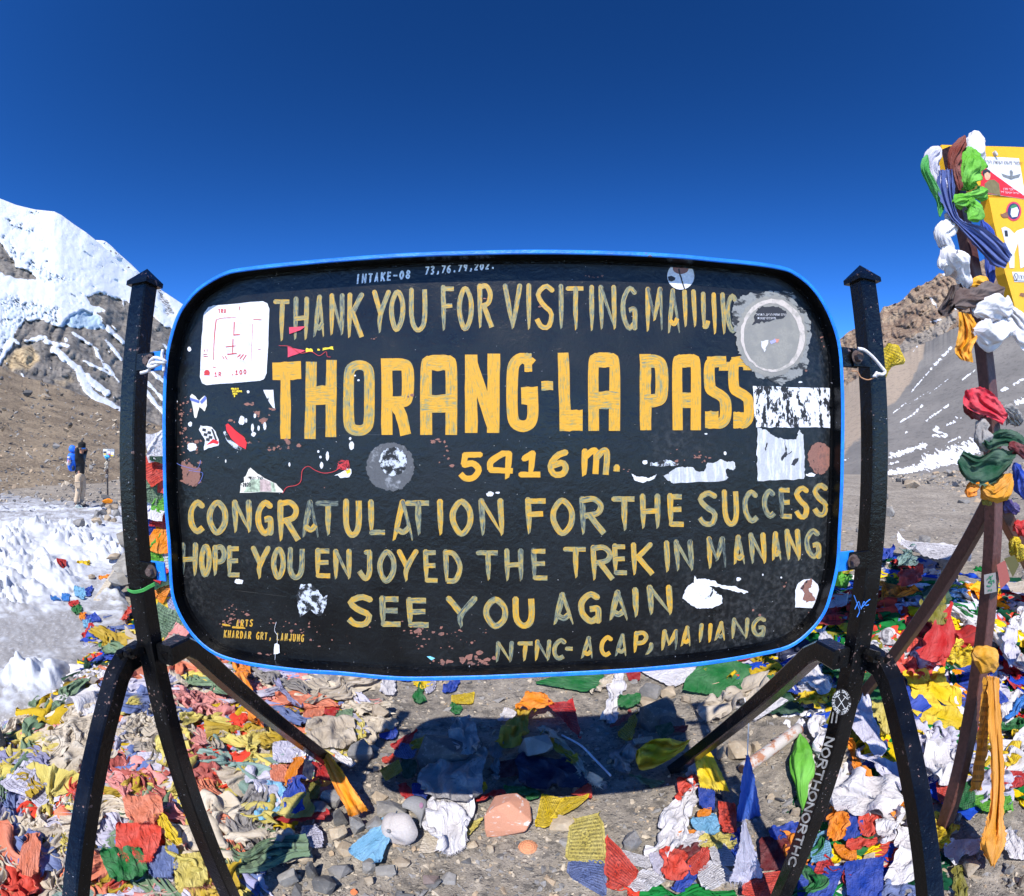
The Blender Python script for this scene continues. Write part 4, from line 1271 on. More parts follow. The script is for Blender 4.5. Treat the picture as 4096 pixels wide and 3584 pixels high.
HEB = [''.join(reversed(x)) for x in ('אדם שמזיז הרים, התחיל', 'מאבנים קטנות')]
HEB_A = ''.join(reversed('של אודי'))
htext('sticker_lettering', HEB_A, None, 1.0, lambda c_: at_y(px('D', np.stack([665 + c_[:, 0] * 34, 372 - c_[:, 1] * 34], 1)), YP - 0.0022), INK, ph)
here = patch('sticker', 'D', [(1258, 345), (1300, 325), (1340, 298), (1372, 300), (1376, 330), (1358, 355), (1300, 362), (1282, 345)], WHITE, 'small white sticker scrap with orange print', 1.5, seed=9)
patch('orange_print', 'D', [(1335, 312), (1365, 300), (1370, 322), (1345, 335)], YEL, y=0.0016, parent=here)
S = Strokes(lift=0.0022)
for k in range(5):
    a = rng.uniform(-1, 1, (7, 2)) * [45, 35] + [1318, 275]
    S.stroke(px('D', a), 1.0, 0, n=30)
S.stroke(px('D', [(905, 465), (935, 425), (1000, 410), (1030, 380), (1040, 310), (1080, 282), (1130, 310), (1190, 328), (1260, 315), (1310, 280)]), 1.1, 0, n=60)
S.stroke(px('A', [(960, 805), (1040, 812), (1120, 860), (1200, 850), (1260, 880), (1310, 850), (1320, 885), (1345, 890)]), 1.0, 0, n=60)
S.build('red_thread', REDPEN, panel)
S = Strokes(lift=0.0022)
S.stroke(px('D', [(150, 215), (190, 265), (260, 290), (320, 300), (345, 250), (340, 240)]), 0.8, 0, n=40)
S.stroke(px('D', [(265, 310), (320, 318), (360, 330), (345, 380), (330, 400)]), 0.8, 0, n=40)
S.build('blue_thread', BLUEPR, panel)
patch('glue_mark', 'D', circle(1640, 285, 165, 165, 22), HAZY, 'round scraped grey glue mark', rough=5, seed=12, y=0.0007)
patch('glue_mark', 'D', circle(1660, 250, 95, 100, 16), MOTTLED, rough=4, seed=14, y=0.0009)
patch('paint_smudge', 'D', [(1000, 1160), (1030, 1090), (1100, 1085), (1150, 1130), (1185, 1180), (1212, 1160), (1205, 1220), (1180, 1290), (1150, 1310), (1090, 1260), (1020, 1320), (1008, 1230)], MOTTLED, 'mottled white smudge', rough=3, seed=15, y=0.0008)
patch('pennant', 'A', [(1036, 668), (1155, 662), (1120, 690), (1038, 718)], PINK, rough=0.6, y=0.0024)
patch('pennant', 'A', [(1026, 808), (1070, 825), (1158, 842), (1110, 862), (1026, 892)], PINK, rough=0.6, y=0.0014)
for a, b, w in [((1160, 838), (1210, 842), 26), ((1248, 838), (1262, 838), 14), ((1285, 832), (1365, 822), 20)]:
    patch('yellow_print', 'A', [(a[0], a[1] - w / 2), (b[0], b[1] - w / 2), (b[0], b[1] + w / 2), (a[0], a[1] + w / 2)], YEL, rough=3, y=0.0014, seed=a[0])
rs = patch('sticker', 'C', circle(229, 287, 101, 101, 30), WHITE, 'white round sticker with a dark bird and a crack', y=0.0012)
patch('brown_print', 'C', circle(229, 230, 60, 42, 18), simple('brown_print', (0.22, 0.10, 0.085), 0.6), y=0.0016, parent=rs)
patch('bird_print', 'C', [(133, 292), (160, 285), (190, 300), (185, 318), (160, 328), (138, 320)], INK, y=0.0016, parent=rs)
S = Strokes(lift=0.0017)
S.stroke(px('C', [(215, 235), (220, 265), (232, 300), (240, 330), (258, 385)]), 3.0, 0.2, n=30)
S.build('crack', INK, rs)
# smeared round patch, top right
sm = patch('smear', 'C', [(610, 520), (650, 450), (740, 420), (820, 405), (930, 400), (1060, 405), (1090, 450), (1075, 475), (1140, 530), (1195, 620), (1200, 740), (1170, 860), (1175, 940), (1120, 1030), (1040, 1075), (980, 1100), (880, 1050), (800, 1050), (740, 930), (680, 850), (650, 740), (615, 640)], SMEAR_EDGE, 'grey paint smeared over a round sticker', rough=7, seed=21, y=0.0012)
patch('smear_body', 'C', circle(905, 735, 265, 300, 30), SMEAR, rough=7, seed=22, y=0.0017, parent=sm)
a = circle(915, 730, 238, 272, 50)
b = circle(905, 738, 208, 246, 50)
for k0, k1 in ((0, 49),):
    q = np.concatenate([at_y(px('C', a + rng.normal(0, 2.5, a.shape)), YP - 0.0022), at_y(px('C', b + rng.normal(0, 2.0, b.shape)), YP - 0.0022)])
    pydata('peeled_ring', q, [(j, (j + 1) % 50, 50 + (j + 1) % 50, 50 + j) for j in range(50)], sm, RING, False)
patch('dark_print', 'C', [(768, 645), (775, 590), (800, 530), (840, 515), (960, 520), (1010, 545), (1020, 580), (1000, 600), (900, 618), (820, 630)], INK, rough=5, seed=23, y=0.0022, parent=sm)
for k, (tx, x, yy) in enumerate(((HEB[0], 790, 582), (HEB[1], 800, 608))):
    htext('sticker_lettering', tx, None, 1, lambda c_, x=x, yy=yy: at_y(px('C', np.stack([x + c_[:, 0] * 23, yy - c_[:, 1] * 25], 1)), YP - 0.0026), WHITE, sm)
patch('white_scrap', 'C', [(828, 770), (880, 768), (875, 800), (860, 825), (855, 855), (835, 820)], WHITE, rough=3, y=0.0022, parent=sm)
patch('blue_smudge', 'C', [(890, 775), (930, 752), (945, 775), (900, 790)], simple('violet_smudge', (0.30, 0.30, 0.55), 0.6), rough=3, y=0.0022, parent=sm)
patch('red_smudge', 'C', [(935, 755), (968, 755), (955, 782), (938, 785)], simple('salmon_smudge', (0.55, 0.22, 0.16), 0.6), rough=3, y=0.0023, parent=sm)
patch('sticker', 'C', [(765, 1106), (1358, 1122), (1372, 1260), (1392, 1440), (1385, 1462), (1360, 1418), (1240, 1412), (1000, 1416), (880, 1412), (780, 1410)], WHITE_TORN, 'wide white label scraped to black flecks', rough=2.5, seed=24, y=0.0014)
patch('sticker', 'F', [(735, 20), (800, 40), (850, 80), (915, 95), (1000, 100), (1015, 30), (1045, 60), (1055, 240), (1055, 368), (735, 383), (730, 200)], GREY_TORN, 'upright pale label with torn top', rough=4, seed=25, y=0.0017)
for k, pl in enumerate(([(918, 95), (930, 150), (938, 200), (965, 175), (972, 182), (935, 208), (915, 225), (902, 248), (893, 240), (912, 195), (925, 180)], [(795, 120), (802, 130), (795, 170), (785, 178)], [(962, 268), (985, 230), (1010, 220), (1012, 240), (985, 280)])):
    patch('tear', 'F', pl, INK, rough=3, seed=k, y=0.0021)
patch('sticker', 'F', [(88, 350), (130, 320), (200, 290), (290, 288), (320, 318), (370, 310), (390, 260), (450, 250), (485, 228), (520, 250), (580, 255), (582, 300), (530, 300), (510, 330), (530, 350), (515, 385), (160, 394), (120, 370)], GREY_TORN, 'torn pale strip of an old label', rough=5, seed=26, y=0.0012)
patch('label_edge', 'F', [(0, 255), (60, 250), (130, 240), (200, 262), (180, 280), (0, 278)], MOTTLED, rough=4, seed=27, y=0.001)
patch('label_edge', 'E', [(1580, 335), (1620, 350), (1700, 365), (1755, 335), (1720, 378), (1650, 392), (1600, 375)], WHITE, rough=4, seed=28, y=0.001)
tail = patch('sticker', 'F', [(222, 1180), (250, 1110), (300, 1070), (305, 1030), (318, 1050), (380, 1050), (450, 1065), (460, 1085), (520, 1100), (580, 1100), (672, 1140), (650, 1152), (600, 1140), (560, 1130), (470, 1108), (400, 1098), (380, 1090), (350, 1095), (330, 1150), (380, 1190), (450, 1150), (490, 1165), (495, 1220), (430, 1245), (340, 1258), (280, 1230)], WHITE, 'torn white sticker with a long loose tail', rough=3, seed=29, y=0.0013)
patch('scraped_middle', 'F', [(310, 1130), (340, 1085), (400, 1100), (450, 1130), (480, 1180), (420, 1190), (380, 1220), (360, 1190)], WHITE_TORN, rough=5, seed=30, y=0.0010, parent=tail)
rd = patch('sticker', 'F', [(990, 1245), (992, 1130), (1010, 1080), (1050, 1055), (1100, 1050), (1145, 1085), (1160, 1150), (1150, 1210), (1110, 1252)], WHITE, 'white arched sticker with peeled brown middle', rough=2, seed=31, y=0.0013)
patch('peeled_middle', 'F', [(1050, 1070), (1100, 1048), (1110, 1080), (1080, 1130), (1110, 1160), (1135, 1180), (1130, 1200), (1075, 1210), (1040, 1190), (1060, 1150), (1030, 1110)], RUST, rough=6, seed=32, y=0.0017, parent=rd)
hook = MB()
hook.tube([tuple(q) for q in at_y(px('D', curve([(862, 1345), (850, 1400), (870, 1440), (868, 1495)], 12)), YP - 0.002)], 0.0006, 5)
hook.tube([tuple(q) for q in at_y(px('D', curve([(856, 1560), (852, 1620), (850, 1680)], 8)), YP - 0.004)], 0.0006, 5)
hk = hook.build('string', WHITE, panel)
patch('paper_tag', 'D', [(850, 1495), (866, 1490), (882, 1500), (885, 1555), (870, 1562), (845, 1565), (846, 1530)], WHITE, y=0.004, parent=hk)
patch('foil_scrap', 'E', [(182, 1580), (205, 1578), (240, 1592), (215, 1606)], simple('cyan_foil', (0.2, 0.55, 0.7), 0.4), y=0.0012)

# ---- posts, braces and brackets
def post(x, name='post'):
    mb = MB()
    mb.bar([(x, 1.0, -0.1), (x, 1.0, 2.068)], 0.055, 0.055, up=(0, 1, 0), bev=0.004)
    p = mb.build(name, BLACK, sign)
    mb = MB()
    w = 0.037
    zt = 2.066
    q = [(x - w, 1 - w, zt), (x + w, 1 - w, zt), (x + w, 1 + w, zt), (x - w, 1 + w, zt)]
    mb.add(q + [(a, b, zt + 0.012) for a, b, _ in q] + [(x, 1.0, zt + 0.050)], [(3, 2, 1, 0), (0, 1, 5, 4), (1, 2, 6, 5), (2, 3, 7, 6), (3, 0, 4, 7), (4, 5, 8), (5, 6, 8), (6, 7, 8), (7, 4, 8)])
    mb.build('post_cap', CAPMAT, p)
    return p


CAPMAT = black_paint('chipped_cap_paint', 0.57)
XL, XR = -0.948, 0.886
posts = [post(XL), post(XR)]
for x, sgn in ((XL, -1), (XR, 1)):
    for fwd in (-1, 1):
        bx = x + sgn * 0.056
        zb = 1.10
        if fwd < 0:
            pts = [(bx, 1.02, zb), (bx + sgn * 0.004, 0.945, zb - 0.006), (bx + sgn * 0.009, 0.905, zb - 0.036), (bx + sgn * 0.022, -0.18, -0.12)]
        else:
            bx = x - sgn * 0.058
            pts = [(bx, 0.99, zb + 0.02), (bx, 1.075, zb + 0.016), (bx, 1.125, zb - 0.018), (bx, 2.16, -0.06)]
        mb = MB()
        mb.bar(pts, 0.055, 0.055, up=(1, 0, 0), bev=0.005)
        br = mb.build('brace', BLACK, sign)
        mb = MB()
        mb.tube([(bx + 0.0, 0.935 if fwd < 0 else 1.0, zb + 0.002), (bx, 0.925 if fwd < 0 else 0.99, zb + 0.03)], 0.012, 6)
        if fwd < 0:
            mb.tube([(x + sgn * 0.01, 0.965, zb + 0.03), (x + sgn * 0.012, 0.925, zb + 0.035)], 0.017, 6)
            mb.tube([(x + sgn * 0.012, 0.925, zb + 0.035), (x + sgn * 0.013, 0.905, zb + 0.037)], 0.008, 8)
        mb.build('bolt', BLACK, br)
for reg, c_, sgn in (('P', (306, 723), -1), ('P', (1706, 716), 1), ('P', (311, 1141), -1), ('P', (1698, 1121), 1)):
    p = at_y(np.array([c_], float), 0.985)[0]
    mb = MB()
    x_in = p[0] - sgn * 0.035
    x_out = (XL if sgn < 0 else XR) - sgn * 0.012
    hgt = 0.042
    mb.box(((x_in + p[0] + sgn * 0.012) / 2, 0.985, p[2]), (abs(p[0] + sgn * 0.012 - x_in), 0.006, hgt * 1.15), i=0)
    tab = mb.build('bracket', [BLACK if (sgn > 0 and c_[1] < 800) else BLUE], sign, bevel=0.002)
    mb = MB()
    mb.box(((p[0] - sgn * 0.006 + x_out) / 2, 0.978, p[2]), (abs(x_out - p[0] + sgn * 0.006), 0.006, hgt * 1.05), i=0)
    mb.build('lug', BLACK, tab, bevel=0.002)
    mb = MB()
    mb.tube([(p[0] + sgn * 0.004, 0.975, p[2]), (p[0] + sgn * 0.004, 0.972, p[2])], 0.017, 20)
    mb.tube([(p[0] + sgn * 0.004, 0.972, p[2]), (p[0] + sgn * 0.004, 0.958, p[2])], 0.0115, 6)
    mb.build('bolt', BOLT, tab, bevel=0.001)
# writing and a round sticker on the lower part of the right post
yq = 1.0 - 0.0278
S = Strokes(y0=yq, lift=0.0006)
pa, pb = px('4', [(335, 830)])[0], px('4', [(95, 1620)])[0]
word = 'NORTHONORTHC'
for k, ch in enumerate(word):
    a0, a1 = k / len(word), (k + 0.86) / len(word)
    p0, p1 = pa + (pb - pa) * a0, pa + (pb - pa) * a1
    ax = (p1 - p0)
    up = np.array([-ax[1], ax[0]]) / np.linalg.norm(ax)
    hh = 8.5 - 1.5 * a0
    for st in LET[ch]:
        cl = st[-1] == 'c'
        q = np.array([z for z in st if z != 'c'], float)
        pts = p0 + q[:, :1] * ax - up * (q[:, 1:] - 0.5) * hh * -2.0
        S.stroke(pts, 3.7, 0.0, cl, 0.0)
for xo in (0, 26):
    S.stroke(px('4', [(352 + xo, 680), (342 + xo, 745)]), 3.0, 0)
S.build('painted_word', simple('silver_pen', (0.19, 0.185, 0.18), 0.5, 0, 60, 0.45), posts[1])
cs = circle(402, 618, 60, 82, 30)
q = at_y(px('4', cs), yq - 0.0006)
disc = pydata('round_sticker', q, [tuple(range(30))], posts[1], simple('black_sticker', (0.012, 0.012, 0.013), 0.4), False)
disc['label'] = 'black round sticker with white ring lettering and crossed axes'
S = Strokes(y0=yq - 0.0006, lift=0.0004)
ring_txt = 'SMALL PLANET QUEENSTOWN '
cc = px('4', [(402, 618)])[0]
for k, ch in enumerate(ring_txt):
    if ch == ' ':
        continue
    an = math.radians(-80 + 360 * k / len(ring_txt))
    e = np.array([math.cos(an), math.sin(an) * 1.36])
    ctr = cc + e * 16.0
    tx = np.array([-math.sin(an), math.cos(an) * 1.36])
    tx /= np.linalg.norm(tx)
    dn = -e / np.linalg.norm(e)
    for st in LET[ch]:
        cl = st[-1] == 'c'
        qq = np.array([z for z in st if z != 'c'], float)
        S.stroke(ctr + (qq[:, :1] - 0.5) * tx * 4.2 + (qq[:, 1:] - 0.5) * dn * 5.4, 0.9, 0, cl)
for a, b in (((375, 655), (428, 585)), ((380, 580), (425, 660)), ((365, 645), (395, 672)), ((410, 664), (440, 650)), ((366, 590), (392, 572)), ((415, 578), (438, 600))):
    S.stroke(px('4', [a, b]), 1.3, 0)
S.build('sticker_print', simple('white_print', (0.5, 0.5, 0.5), 0.5), disc)

# ================================================================== CLOTH
def fabric(name, printed=False, sheer=0.22, crease=0.55):
    t = NT(name)
    uv = t.coord('UV')
    c = t.coord()
    col = t.n('ObjectInfo', 1)
    rnd = t.n('ObjectInfo', 5)
    n1 = t.noise(uv, 2.5, 4)
    base = t.mix(t.step(n1, 0.3, 0.7), t.mix(1.0, col, (0.82, 0.80, 0.78), 'MULTIPLY'), t.mix(0.10, col, (0.75, 0.72, 0.66)))
    weave = t.noise(t.n('Mapping', Vector=uv, Scale=(60, 60, 1)), 1.0, 2)
    if printed:
        sx_ = t.n('SeparateXYZ', 0, Vector=uv)
        sy_ = t.n('SeparateXYZ', 1, Vector=uv)
        line = t.step(t.math('ABSOLUTE', t.math('SINE', t.math('MULTIPLY', sy_, 40.0))), 0.55, 0.75)
        ink = t.step(t.noise(t.n('Mapping', Vector=uv, Scale=(80, 14, 1)), 1.0, 2, 0.6), 0.40, 0.52)
        cx_ = t.math('ABSOLUTE', t.math('SUBTRACT', sx_, 0.5))
        cy_ = t.math('ABSOLUTE', t.math('SUBTRACT', sy_, 0.5))
        inside = t.math('MULTIPLY', t.math('LESS_THAN', cx_, 0.41), t.math('LESS_THAN', cy_, 0.41))
        mid = t.math('MULTIPLY', t.math('LESS_THAN', cx_, 0.13), t.math('LESS_THAN', cy_, 0.16))
        fig = t.step(t.noise(t.n('Mapping', Vector=uv, Scale=(16, 16, 1)), 1.0, 3), 0.50, 0.56)
        m = t.math('MULTIPLY', t.math('MULTIPLY', line, ink), inside)
        m = t.math('ADD', t.math('MULTIPLY', m, t.math('SUBTRACT', 1.0, mid)), t.math('MULTIPLY', mid, fig), True)
        edge = t.math('MULTIPLY', t.math('GREATER_THAN', t.math('MAXIMUM', cx_, cy_), 0.425), t.math('LESS_THAN', t.math('MAXIMUM', cx_, cy_), 0.438))
        m = t.math('MAXIMUM', m, edge)
        base = t.mix(t.math('MULTIPLY', m, 0.72), base, t.mix(0.85, base, (0.015, 0.015, 0.025)))
    cr = t.math('ABSOLUTE', t.math('SUBTRACT', t.noise(t.n('Mapping', Vector=uv, Scale=(1.0, 0.55, 1)), 3.6, 3, 0.5, 0, 0.8), 0.5))
    cr2 = t.math('ABSOLUTE', t.math('SUBTRACT', t.noise(uv, 9.0, 3, 0.55, 0, 0.5), 0.5))
    hgt = t.math('ADD', t.math('MULTIPLY', t.math('POWER', cr, 0.6), 1.2), t.math('MULTIPLY', cr2, 0.7))
    nm = t.bump(t.math('ADD', t.math('MULTIPLY', weave, 0.08), hgt), crease, 0.05)
    t.fin(base, 0.82, nm, spec=0.15)
    tr = t.t.nodes.new('ShaderNodeBsdfTranslucent')
    t.set(tr.inputs['Color'], base)
    mx = t.t.nodes.new('ShaderNodeMixShader')
    mx.inputs[0].default_value = sheer
    t.t.links.new(t.b.outputs[0], mx.inputs[1])
    t.t.links.new(tr.outputs[0], mx.inputs[2])
    t.t.links.new(mx.outputs[0], t.out.inputs[0])
    return t.m


CLOTH = fabric('cotton_cloth')
PRINT = fabric('printed_cotton', True)
SATIN = fabric('satin_cloth', False, 0.12)
SCARF = fabric('scarf_silk', False, 0.15, 0.22)
SCARF_COTTON = fabric('scarf_cotton', False, 0.2, 0.3)
SATIN.node_tree.nodes['Principled BSDF'].inputs['Roughness'].default_value = 0.55
SATIN.node_tree.nodes['Principled BSDF'].inputs['Specular IOR Level'].default_value = 0.35

PAL = {  # picture colours in bright sun, brought back to cloth albedo
    'white': lin(214, 212, 216), 'lilac white': lin(196, 194, 212), 'cream': lin(206, 194, 174), 'beige': lin(186, 174, 157), 'grey': lin(150, 146, 144), 'yellow': lin(222, 190, 22),
    'mustard': lin(188, 158, 40), 'pale yellow': lin(206, 190, 98), 'olive': lin(128, 124, 44), 'orange': lin(236, 136, 14), 'salmon': lin(220, 128, 96), 'red': lin(188, 34, 36), 'coral': lin(214, 70, 52), 'dusty red': lin(172, 84, 76),
    'maroon': lin(104, 26, 34), 'green': lin(24, 112, 52), 'faded green': lin(112, 140, 108), 'lime green': lin(96, 176, 44), 'dark green': lin(16, 70, 46), 'teal': lin(124, 154, 146), 'blue': lin(26, 66, 168), 'faded blue': lin(98, 116, 166),
    'light blue': lin(116, 176, 214), 'lavender': lin(150, 150, 186), 'navy': lin(18, 30, 66), 'pink': lin(214, 140, 134), 'brown': lin(92, 74, 70), 'sky blue': lin(40, 120, 200)}


def relax(P, rest_scale, pin, floor=True, steps=26, grav=0.004, iters=3, jitter=0.02):
    """cloth that is wider than the room it lies in: buckles into folds, falls on the floor z = 0. P is (k, n, m, 3)"""
    P = P.astype(np.float32).copy()
    k, n, m, _ = P.shape
    P0 = P.copy()
    P0[..., 2] *= 0.6
    cons = []
    for (di, dj, stiff) in ((0, 1, 1.0), (1, 0, 1.0), (1, 1, 0.6), (1, -1, 0.6), (0, 2, 0.28), (2, 0, 0.28)):
        ax = max(abs(di), abs(dj))
        for par in range(2 if max(di, dj) < 2 else 2):
            si = slice(0, n - di)
            a_i = np.arange(n - di)
            a_j = np.arange(max(0, -dj), m - max(0, dj))
            if di == 0:
                a_j = a_j[(a_j // ax) % 2 == par]
            else:
                a_i = a_i[(a_i // ax) % 2 == par]
            if not len(a_i) or not len(a_j):
                continue
            A_ = np.ix_(np.arange(k), a_i, a_j)
            B_ = np.ix_(np.arange(k), a_i + di, a_j + dj)
            L = np.linalg.norm(P0[A_] - P0[B_], axis=-1) * rest_scale[:, None, None]
            cons.append((A_, B_, L.astype(np.float32), stiff))
    size = np.linalg.norm(P0[:, 0, 0] - P0[:, -1, -1], axis=-1)[:, None, None]
    q = np.stack(np.meshgrid(np.arange(k) * 9.7, np.arange(n) * 4.2 / n, np.arange(m) * 4.2 / m, indexing='ij'), -1)
    P[..., 2] += size * (0.05 + jitter * 2.2 * noise(q) + jitter * noise(q * 2.6 + 3))
    V = np.zeros_like(P)
    w = 1.0 - pin.astype(np.float32)[..., None]
    for s in range(steps):
        V[..., 2] -= grav * size
        V *= 0.88
        old = P.copy()
        P = P + V * w
        for _ in range(iters):
            for A_, B_, L, st in cons:
                d = P[B_] - P[A_]
                l = np.sqrt((d * d).sum(-1)) + 1e-6
                c_ = (st * 0.5 * (l - L) / l)[..., None] * d
                P[A_] += c_ * w[A_]
                P[B_] -= c_ * w[B_]
        if floor:
            low = P[..., 2] < 0.002
            P[..., 2] = np.maximum(P[..., 2], 0.002)
        V = (P - old)
        V = np.clip(V, -0.06 * size[..., None], 0.06 * size[..., None])
        if floor:
            V[low] *= 0.2
    return P


def up2(P):                                 # bicubic refinement of a grid
    def axis(Q):
        E_ = np.concatenate([2 * Q[:1] - Q[1:2], Q, 2 * Q[-1:] - Q[-2:-1]])
        mid = (-E_[:-3] + 9 * E_[1:-2] + 9 * E_[2:-1] - E_[3:]) / 16
        out = np.empty((2 * len(Q) - 1,) + Q.shape[1:], Q.dtype)
        out[::2], out[1::2] = Q, mid
        return out
    return np.swapaxes(axis(np.swapaxes(axis(P), 0, 1)), 0, 1)


def cloth_mesh(name, P, fringe=0, seed=0, refine=True, floor0=True):
    if refine:
        P = up2(P)
    n, m = P.shape[:2]
    r = np.random.default_rng(seed)
    sz = np.linalg.norm(P[0, 0] - P[-1, -1])
    P = P.copy()
    ed = np.zeros((n, m))
    ed[0] = ed[-1] = 1
    ed[:, 0] = ed[:, -1] = 1
    P += ed[..., None] * r.normal(0, 0.004, P.shape) * sz
    if floor0:
        P[..., 2] = np.maximum(P[..., 2], 0.004 * sz)
    V = P.reshape(-1, 3)
    u, v = np.meshgrid(np.linspace(0, 1, m), np.linspace(0, 1, n))
    UV = np.stack([u.ravel(), v.ravel()], 1)
    F = [tuple(x) for x in grid_faces(n, m)]
    if fringe:
        b = len(V)
        ex, eu = [], []
        for j in range(m - 1):
            for s in range(3):
                a = (s + r.uniform()) / 3
                p = P[-1, j] * (1 - a) + P[-1, j + 1] * a
                d = P[-1, j] - P[-2, j]
                d = d / (np.linalg.norm(d) + 1e-6) + r.normal(0, 0.4, 3)
                d[2] -= 0.3
                w_ = (P[-1, j + 1] - P[-1, j]) * 0.14
                L = sz * fringe * r.uniform(0.4, 1.2)
                ex += [p - w_, p + w_, p + d * L]
                eu += [(u[-1, j], 1)] * 3
                F.append((b, b + 1, b + 2))
                b += 3
        V = np.concatenate([V, np.array(ex)])
        V[-len(ex):, 2] = np.maximum(V[-len(ex):, 2], V[:n * m, 2].min())
        UV = np.concatenate([UV, np.array(eu)])
    me = bpy.data.meshes.new(name)
    me.from_pydata([tuple(map(float, q)) for q in V], [], F)
    me.polygons.foreach_set('use_smooth', [True] * len(me.polygons))
    l = me.uv_layers.new(name='UVMap')
    vi = np.empty(len(me.loops), int)
    me.loops.foreach_get('vertex_index', vi)
    l.data.foreach_set('uv', UV[vi].ravel())
    me.update()
    return me


def shade(o, colour, k=None):
    c_ = PAL[colour] if isinstance(colour, str) else colour
    k = k or 1.0
    o.color = (c_[0] * k, c_[1] * k, c_[2] * k, 1)
    return o


# ---- cloths of the heaps: a library of fallen, crumpled pieces
n = 21
KP = 30
base = np.zeros((KP, n, n, 3))
squeeze = np.zeros(KP)
for k in range(KP):
    u, v = np.meshgrid(np.linspace(-0.5, 0.5, n), np.linspace(-0.5, 0.5, n))
    if k < 12:                              # crumpled square
        fx, fy = rng.uniform(0.5, 0.8), rng.uniform(0.6, 0.95)
        x = u * fx + 0.10 * noise(v3(u * 3, v * 3, k))
        y = v * fy + 0.10 * noise(v3(u * 3, v * 3, k + 50.5))
        squeeze[k] = rng.uniform(1.45, 1.9)
    elif k < 20:                            # long strip lying in pleats
        x = u * 0.34 * (1 + 0.5 * noise(v3(v * 3, 0, k))) + 0.12 * noise(v3(v * 3, 7, k))
        y = v * 1.35
        squeeze[k] = rng.uniform(1.4, 1.75)
    elif k < 25:                            # gathered in the middle, like a knot
        g = 0.16 + 0.84 * np.abs(v * 2) ** 1.2
        x = u * 0.8 * g
        y = v * 0.9
        squeeze[k] = rng.uniform(1.45, 1.8)
    else:                                   # nearly flat
        x, y = u * 0.85 + 0.05 * noise(v3(u * 2, v * 2, k)), v * 0.9 + 0.05 * noise(v3(u * 2, v * 2, k + 9.5))
        squeeze[k] = rng.uniform(1.12, 1.25)
    base[k, ..., 0], base[k, ..., 1] = x, y
    fr = (3.5, 4.5, 2.5, 1.2)[0 if k < 12 else 1 if k < 20 else 2 if k < 25 else 3] * rng.uniform(0.8, 1.25)
    a_ = rng.uniform(0, 3.14)
    ph_ = 2 * math.pi * fr * ((u * math.cos(a_) + v * math.sin(a_)) if k < 12 or k >= 25 else u) + 3.0 * noise(v3(u * 2, v * 2, k + 80.5))
    base[k, ..., 2] = (0.055, 0.05, 0.06, 0.012)[0 if k < 12 else 1 if k < 20 else 2 if k < 25 else 3] * (np.sin(ph_) + 0.9)
pin = np.zeros((KP, n, n))
PR = relax(base, squeeze, pin, steps=12, jitter=0.03, grav=0.003)
FORMS = ['crumpled'] * 12 + ['twisted'] * 8 + ['knotted'] * 5 + ['spread'] * 5
PROTO = [cloth_mesh('prayer_flag', PR[k], 0.09 if k % 3 == 0 else 0.0, k) for k in range(KP)]
PROTO_P = [cloth_mesh('prayer_flag', PR[k], 0.09 if k % 4 == 0 else 0.0, k) for k in range(KP)]
for me in PROTO:
    me.materials.append(CLOTH)
for me in PROTO_P:
    me.materials.append(PRINT)

FADED = ['cream'] * 6 + ['beige'] * 6 + ['grey'] * 2 + ['lilac white'] * 6 + ['mustard'] * 3 + ['pale yellow'] * 6 + ['salmon'] * 2 + ['dusty red'] * 1 + ['coral'] * 1 + ['faded green'] * 2 + ['teal'] * 1 + ['faded blue'] * 2 + ['lavender'] * 3 + ['pink'] * 2
BRIGHT = ['white'] * 5 + ['lilac white'] * 3 + ['blue'] * 4 + ['red'] * 3 + ['coral'] * 2 + ['yellow'] * 4 + ['mustard'] * 1 + ['green'] * 4 + ['dark green'] * 2 + ['orange'] * 2 + ['olive'] * 1 + ['faded blue'] * 1 + ['beige'] * 1 + ['navy'] * 1
LEFT_HEAP = [(-30, 1470), (60, 1440), (180, 1360), (235, 1300), (300, 1262), (350, 1278), (420, 1330), (560, 1352), (700, 1365), (716, 1420), (690, 1490), (640, 1530), (560, 1590), (500, 1680), (470, 1830), (-30, 1850)]
RIGHT_HEAP = [(1392, 1345), (1470, 1300), (1560, 1230), (1640, 1190), (1680, 1120), (1760, 1112), (1860, 1130), (1960, 1140), (2080, 1150), (2080, 1600), (1960, 1590), (1900, 1600), (1880, 1560), (1700, 1480), (1640, 1440), (1560, 1430), (1480, 1420)]
LOW_RIGHT = [(1600, 1480), (1700, 1500), (1850, 1560), (1860, 1640), (1900, 1720), (1840, 1800), (1420, 1800), (1250, 1800), (1280, 1720), (1400, 1660), (1560, 1640), (1640, 1560)]
SNOW_EDGE = [(150, 1360), (230, 1230), (262, 1220), (300, 1290), (240, 1330), (180, 1380)]
MOUND = [(296, 880), (335, 870), (345, 1290), (300, 1280), (296, 1100)]


def sample(poly, n_, seed, dmin):
    r = np.random.default_rng(seed)
    poly = np.asarray(poly, float)
    lo, hi = poly.min(0), poly.max(0)
    out = []
    for _ in range(n_ * 60):
        p = r.uniform(lo, hi)
        if in_poly(p[None], poly)[0] and all((p[0] - q[0]) ** 2 + (p[1] - q[1]) ** 2 > dmin ** 2 for q in out):
            out.append(p)
            if len(out) >= n_:
                break
    return np.array(out)


FLAGS = []                                  # every loose flag: (object, colour, form, zone, pixel)


